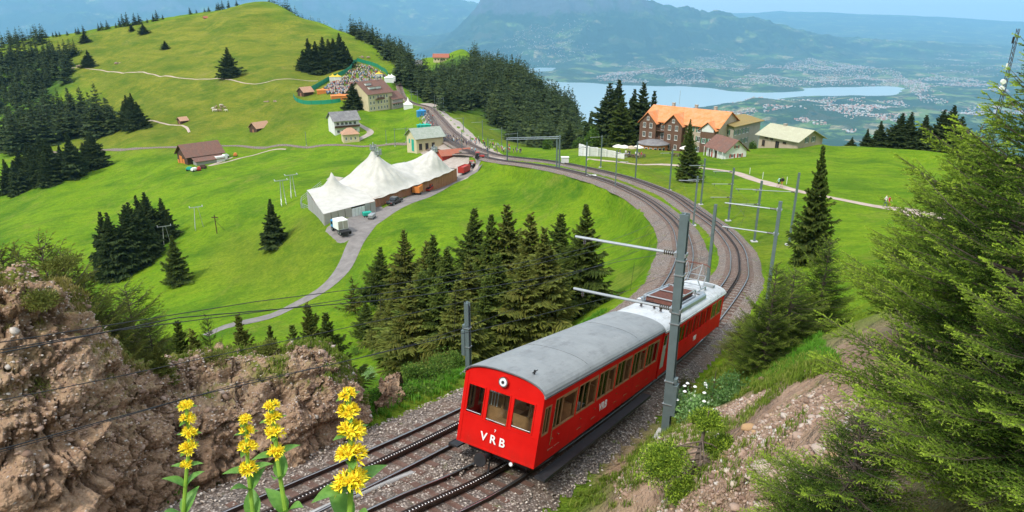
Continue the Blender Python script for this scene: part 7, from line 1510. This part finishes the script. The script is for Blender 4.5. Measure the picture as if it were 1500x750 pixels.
# ================================================================= shrubs
def shrub(x,y,w,hh,label,mat,seed,leaf=.05,n=2600,d=None,name='shrub',tipc=.3,cat='shrub',**k):
    b=hit(x,y) if d is None else P(x,y,d); b[2]=gz(b[0],b[1]) if d is None or True else b[2]; me,st=blob('foliage',seed,n,(w,w,hh),leaf,mat,tipc=tipc,**k); o=thing(name,label,cat,b); link('foliage',me,o); link('stem',st,o); return o
o_=shrub(1020,606,1.3,1.2,'pale green bush with white umbels right of the tall mast',M_LEAF_W,61,.10,3600,tipc=.12)
for k in range(13):
    a=random.random()*6.28; r_=random.uniform(.2,1.0); m=MB(); m.lathe([(0,.035),(.045,.025),(.07,0),(0,-.02)],(r_*math.cos(a),r_*math.sin(a),1.15-r_*.45+random.uniform(-.1,.15)),7); m.obj('umbel',M_WHITE,o_); shrub(1066,583,1.1,1.1,'fresh green bush next to the white-flowered one',M_LEAF_W,62,.09,2800,tipc=.03); shrub(1003,560,.5,1.0,'yellowish twiggy bush behind the tall mast',M_NEEDLE_OL,63,.05,1300); shrub(1100,548,.8,.8,'olive scrub at the trunk of the airy spruce',M_NEEDLE_OL,64,.05,1800)
for i,(x,y,w_,h_,lab,m_) in enumerate([(522,520,1.6,1.6,'dense green thicket at the left foot of the middle spruces',M_LEAF),(560,530,1.7,1.7,'thicket of broad leaves under the middle spruces',M_LEAF),(598,532,1.6,1.8,'dark thicket left of the coach roof',M_LEAF),(648,520,1.7,1.8,'thicket right behind the left steel mast',M_LEAF),(540,556,1.0,1.3,'silvery green bush above the rock end',M_LEAF_W),(508,545,.8,.7,'yellowish low bush by the rock end',M_LEAF),(640,552,1.3,1.4,'dark leafy bush beside the left mast',M_LEAF),(612,560,1.0,1.1,'round leafy bush left of the coach front',M_LEAF),(668,545,.9,1.4,'leafy bush touching the coach front',M_LEAF),(575,548,1.1,1.0,'dark bush under the middle spruces',M_LEAF)]): shrub(x,y,w_,h_,lab,m_,70+i,.07,2400)
shrub(388,516,.6,.45,'low juniper cushion on top of the rounded rock',M_NEEDLE_OL,81,.04,1500,d=21.2).location.z=P(388,524,20.8)[2]; shrub(315,520,.5,.35,'brown heather cushion on the rock saddle',M_NEEDLE_OL,82,.04,1200,d=19.8).location.z=P(315,528,19.8)[2]
c_,t_=lib('near',2); o=thing('spruce_sapling','dry little spruce growing out of the rock saddle','tree',P(240,565,18.6)); o.scale=(.13,.13,.13); link('crown',c_,o); link('trunk',t_,o)
for x,y,w_,h_,lab,sd_ in ((92,400,.55,.3,'grass-topped cushion on the left rock crest',83),(62,455,.5,.35,'dry cushion plant hanging on the left rock',84),(60,580,.7,.4,'large dry grass hummock on the left rock face',85)): shrub(x,y,w_,h_,lab,M_GRD and M_NEEDLE_OL,sd_,.04,1400,d=15).location.z=P(x,y,14.6)[2]
# gnarled dwarf spruce on the rubble bank
b=hit(1010,705); o=thing('dwarf_spruce','gnarled dwarf spruce with bare roots and bright tips on the rubble bank','tree',b)
m=MB(); g_=np.random.default_rng(4)
top=np.array([.42,.35,1.55])
m.sweep([(0,0,-.1),(.12,.05,.35),(.22,.15,.75),(.36,.3,1.2),tuple(top)],[.07,.06,.045,.03,.012],7)
for k in range(16):
    a=g_.random()*6.28; z=g_.uniform(.1,1.0); L=g_.uniform(.35,.75); m.sweep([(.05+.2*z,.1*z,z),(.05+.2*z+math.cos(a)*L*.5,.1*z+math.sin(a)*L*.5,z-.05),(.05+.2*z+math.cos(a)*L,.1*z+math.sin(a)*L,z-g_.uniform(0,.35))],[.022,.014,.005],5)
m.obj('trunk',M_TWIG,o)
for (cx_,cy_,cz_,w_,sd_) in ((-.62,-.1,.25,.85,1),(-.45,.3,.55,.65,2),(.4,.33,1.35,.42,3),(.72,.3,.75,.5,4),(-.15,-.45,.05,.6,5)):
    me,_=blob('foliage',90+sd_,3000,(w_,w_,w_*.9),.045,M_NEEDLE_BR,tipc=.7); f_=link('foliage',me,o); f_.location=(cx_,cy_,cz_-.15)
o.rotation_euler=(0,0,.1)
b=hit(1043,582); m=MB(); m.sweep([(0,0,-.1),(.02,0,.5),(.05,.02,1.15)],[.035,.028,.01],6); m.sweep([(.02,0,.5),(.12,.05,.7)],[.012,.005],5); tag(m.obj('dead_stake',M_TWIG,loc=b),'dead dark stake sticking up behind the bushes','stake')
# ================================================================= the big near spruces
def hero(seed,h,rb,nw,nb,start=.06):
    g_=np.random.default_rng(seed); bm=MB(); bm.sweep([(0,0,-.4),(.02,0,h*.3),(-.02,.02,h*.7),(0,0,h*.99)],[.014*h+.06,.012*h+.04,.006*h+.015,.006],8); tw=MB()
    TB=[];TD=[];TL=[];TT=[]
    for w_ in range(nw):
        f=start+(1-start)*((w_+.5)/nw); z=f*h; R0=rb*((1-f)/(1-start))**.72+.10; n=max(3,int(round(nb*(.5+.5*(1-f))))); ph=g_.random()*6.28
        for k in range(n):
            a=ph+6.283*k/n+g_.normal(0,.25); R=R0*g_.uniform(.5,1.22); u=np.array([math.cos(a),math.sin(a),0]); side=np.array([-u[1],u[0],0]); zz=z+g_.normal(0,.4*h/nw)
            dr=.20*(1-f)-.5*f*f; br=lambda t:np.array([0,0,zz])+u*R*t+np.array([0,0,1])*(-dr*R*t+.32*R*t*t)
            tw.sweep([br(t) for t in (0,.35,.7,1)],[.004*h+.006*R,.010,.006,.003],5)
            nt=int(R/.10); ts=np.linspace(.14,1,max(nt,4)); cb=g_.uniform(-.12,.2)
            for t in ts:
                p=br(t); L=(.44*R*(1-t)**.8+.13)*g_.uniform(.55,1.15)
                for s in (-1,1):
                    d=norm(u*.9+side*s*g_.uniform(.5,1.0)+np.array([0,0,g_.uniform(-.2,.4)]))
                    m_=max(1,int(L/.12)); TB.append(p);TD.append(d);TL.append(min(L,.17) if m_==1 else L);TT.append((t,1.,cb+g_.normal(0,.12)))
                    if L>.14: tw.tube(p,p+d*L,.004,.002,3,False)
                    for q in range(1,m_):
                        x=p+d*L*q/m_; l2=min(.16,.60*L*(1-q/m_)+.07)*g_.uniform(.7,1.2)
                        for s2 in (-1,1):
                            d2=norm(d*.9+norm(np.cross(d,[0,0,1]))*s2*g_.uniform(.5,1)+np.array([0,0,g_.uniform(.0,.6)])); TB.append(x);TD.append(d2);TL.append(l2);TT.append((t,q/m_,cb+g_.normal(0,.12)))
            TB.append(br(1));TD.append(norm(u+np.array([0,0,.35])));TL.append(.14);TT.append((1,1,.3))
    for q in range(4): TB.append(np.array([0,0,h*(.97-q*.02)]));TD.append(norm(np.array([g_.normal(0,.4)*(q>0),g_.normal(0,.4)*(q>0),1])));TL.append(.22);TT.append((1,1,.2))
    TB=np.array(TB);TD=np.array(TD);TL=np.array(TL);TT=np.array(TT); N=len(TB); per=np.clip((TL/.0032).astype(int),24,46); M=per.sum(); idx=np.repeat(np.arange(N),per); r_=g_.random(M)
    p=TB[idx]+TD[idx]*(TL[idx]*r_)[:,None]; d=TD[idx]; a1=norm(np.cross(d,[.13,.27,.95])); b1=np.cross(d,a1); an=g_.random(M)*6.283; out=a1*np.cos(an)[:,None]+b1*np.sin(an)[:,None]+np.array([0,0,.25])
    nd=norm(d*g_.uniform(.5,1.1,(M,1))+out); s=norm(np.cross(nd,g_.normal(0,1,(M,3)))); L=.021*g_.uniform(.8,1.3,(M,1)); V=np.stack([p-s*.0062,p+s*.0062,p+nd*L],1).reshape(-1,3)
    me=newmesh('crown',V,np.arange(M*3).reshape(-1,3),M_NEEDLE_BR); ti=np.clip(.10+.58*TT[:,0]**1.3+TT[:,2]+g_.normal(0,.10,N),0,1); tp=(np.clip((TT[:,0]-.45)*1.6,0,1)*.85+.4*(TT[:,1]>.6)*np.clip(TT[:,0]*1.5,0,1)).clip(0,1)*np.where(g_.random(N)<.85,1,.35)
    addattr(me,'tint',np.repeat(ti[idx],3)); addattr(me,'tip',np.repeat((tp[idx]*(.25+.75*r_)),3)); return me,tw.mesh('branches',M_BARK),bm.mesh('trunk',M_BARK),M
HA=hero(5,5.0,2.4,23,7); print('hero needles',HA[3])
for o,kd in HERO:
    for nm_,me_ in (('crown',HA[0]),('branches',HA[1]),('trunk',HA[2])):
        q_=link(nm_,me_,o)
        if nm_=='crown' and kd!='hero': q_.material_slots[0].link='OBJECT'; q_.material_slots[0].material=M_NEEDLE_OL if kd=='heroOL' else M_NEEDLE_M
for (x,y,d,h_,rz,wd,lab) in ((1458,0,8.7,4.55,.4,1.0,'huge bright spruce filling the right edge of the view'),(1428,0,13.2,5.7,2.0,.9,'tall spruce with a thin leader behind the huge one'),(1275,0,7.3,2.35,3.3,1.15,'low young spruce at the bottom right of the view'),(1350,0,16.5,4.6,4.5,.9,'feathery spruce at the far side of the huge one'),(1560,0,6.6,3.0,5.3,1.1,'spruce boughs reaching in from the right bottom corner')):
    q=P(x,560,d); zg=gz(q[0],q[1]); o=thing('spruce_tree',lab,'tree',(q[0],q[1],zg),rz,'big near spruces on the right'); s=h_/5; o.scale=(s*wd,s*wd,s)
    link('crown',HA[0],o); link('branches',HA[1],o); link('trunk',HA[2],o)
# ================================================================= yellow gentians
M_PET=pm('gentian_petal',(.90,.74,.035),.55,.12,40); M_PET2=pm('gentian_stamen',(.75,.45,.01),.6,.2,40); M_STEMG=pm('gentian_stem',(.20,.33,.035),.6,.2,20); 
n=NT('gentian_leaf',.5,.35); t=n.co(); x=n.mix(n.mr(n.noise(14,4,.6,vec=n.mapv(t,(4,4,.6))),.35,.65),(.10,.24,.035),(.17,.34,.06)); n.col(x); tr=n.n.new('ShaderNodeBsdfTranslucent'); n.L(x,tr.inputs[0]); ms=n.n.new('ShaderNodeMixShader'); ms.inputs[0].default_value=.25; n.L(n.b.outputs[0],ms.inputs[1]); n.L(tr.outputs[0],ms.inputs[2]); n.L(ms.outputs[0],n.n['Material Output'].inputs[0]); M_GLEAF=n.m
def leafm(L,w_,az_,el,curl,z0,r0=.006):
    V=[];F=[];nn_=9; u=np.array([math.cos(az_),math.sin(az_),0]); s=np.array([-u[1],u[0],0])
    for i in range(nn_):
        t=i/(nn_-1); e=el-curl*t; 
        c_=u*L*t*math.cos(el-curl*t*.5)+np.array([0,0,L*t*math.sin(el-curl*t*.5)]); ww=w_*math.sin(math.pi*min(1,t*.93+.07)**.75)*(1-.15*t)
        up=np.array([-u[0]*math.sin(e),-u[1]*math.sin(e),math.cos(e)])
        V+=[c_-s*ww+up*ww*.35,c_-s*ww*.5+up*ww*.06,c_,c_+s*ww*.5+up*ww*.06,c_+s*ww+up*ww*.35]
    for i in range(nn_-1):
        for j in range(4): a=i*5+j; F.append((a,a+1,a+6,a+5))
    return [tuple(v+np.array([u[0]*r0,u[1]*r0,z0])) for v in V],F
def whorl(parent,c_,r_,seed,nf=20):
    g_=np.random.default_rng(seed); m=MB(); m2=MB()
    for k in range(nf):
        a=g_.random()*6.283; el=g_.uniform(-.35,1.25); d=np.array([math.cos(a)*math.cos(el),math.sin(a)*math.cos(el),math.sin(el)*.75]); o=d*r_*g_.uniform(.32,.55); ax=norm(d+np.array([0,0,.45])); a1=norm(np.cross(ax,[.3,.2,.9])); b1=np.cross(ax,a1)
        for q in range(6):
            t=q*1.047+g_.random()*.4; pd_=norm(a1*math.cos(t)+b1*math.sin(t)+ax*g_.uniform(.5,1.4)); L=r_*g_.uniform(.42,.66); s=norm(np.cross(pd_,ax))*r_*.085; mid=o+pd_*L*.5+ax*L*.05
            m.add([o,mid+s,o+pd_*L-ax*L*.05,mid-s],[(0,1,2,3)])
        for q in range(3): t=q*2.1; m2.tube(o,o+norm(ax+a1*math.cos(t)*.3+b1*math.sin(t)*.3)*r_*.42,r_*.022,r_*.03,3)
    w_=m.obj('flower_whorl',M_PET,parent,loc=c_); m2.obj('stamens',M_PET2,w_); return w_
GT=[((272.7,594.8),[(272.7,594.8,11),(274.5,614,12),(276.7,634,12.5),(277.5,656,14),(274,681,9.5)],(268,760),2.9,'leftmost of the four gentians, five yellow whorls'),
 ((359.3,618),[(359.3,616,11),(360.7,633,12),(362,656,15),(363.3,687,15)],(372,765),2.7,'shortest gentian, second from the left'),
 ((398.8,596.7),[(398.8,595,12),(399.9,612.7,14),(403.3,633,15),(404.7,663,15)],(420,760),2.55,'third gentian with wide gap below its lowest whorl'),
 ((510,579),[(510,579,14),(511,604,18),(514,631,21),(514,667,22),(514,708,27)],(512,765),1.95,'largest and nearest gentian, closest to the coach')]
for gi,(tp_,wh,bt,d,lab) in enumerate(GT):
    foot=P(bt[0],bt[1],d); foot=np.array([foot[0],foot[1],gz(foot[0],foot[1])]); o=thing('yellow_gentian',lab,'flower',foot,0,'yellow gentians in front of the tracks')
    pts=[P(x,y,d)-foot for x,y,_ in wh[::-1]]; b0=P(bt[0],bt[1],d)-foot
    m=MB(); m.sweep([(0,0,-.05),tuple(b0)]+[tuple(q) for q in pts]+[tuple(pts[-1]+np.array([0,0,.02]))],[.010,.009]+[.008]*len(pts)+[.003],8); m.obj('stem',M_STEMG,o)
    for k,((x,y,r_),c_) in enumerate(zip(wh[::-1],pts)):
        R=r_/1000*d; whorl(o,tuple(c_),R*1.15,gi*10+k,26 if gi==3 else 20)
        for q in range(2):
            V,F=leafm(R*(2.3 if k==0 else 1.35),R*(.62 if k==0 else .42),q*3.14+(.15 if k%2==0 else 1.3)+gi*.2,.45,.6,-R*.35,.004); m=MB(); m.add(V,F); m.obj('bract',M_GLEAF,o,True,loc=tuple(c_))
    for k,f_ in enumerate((.62,.1,-.35) if gi<3 else (.05,-.4)):
        c_=b0*(1-f_)+pts[0]*f_ if f_>=0 else b0*(1+f_*.6)
        for q in range(2):
            L=.095 if gi<3 else .115; V,F=leafm(L*(1+.25*k),L*.30*(1+.2*k),q*3.14+(.3 if k%2==0 else 1.2)+gi*.7,.95,.7,0,.006); m=MB(); m.add(V,F); m.obj('leaf',M_GLEAF,o,True,loc=tuple(c_))
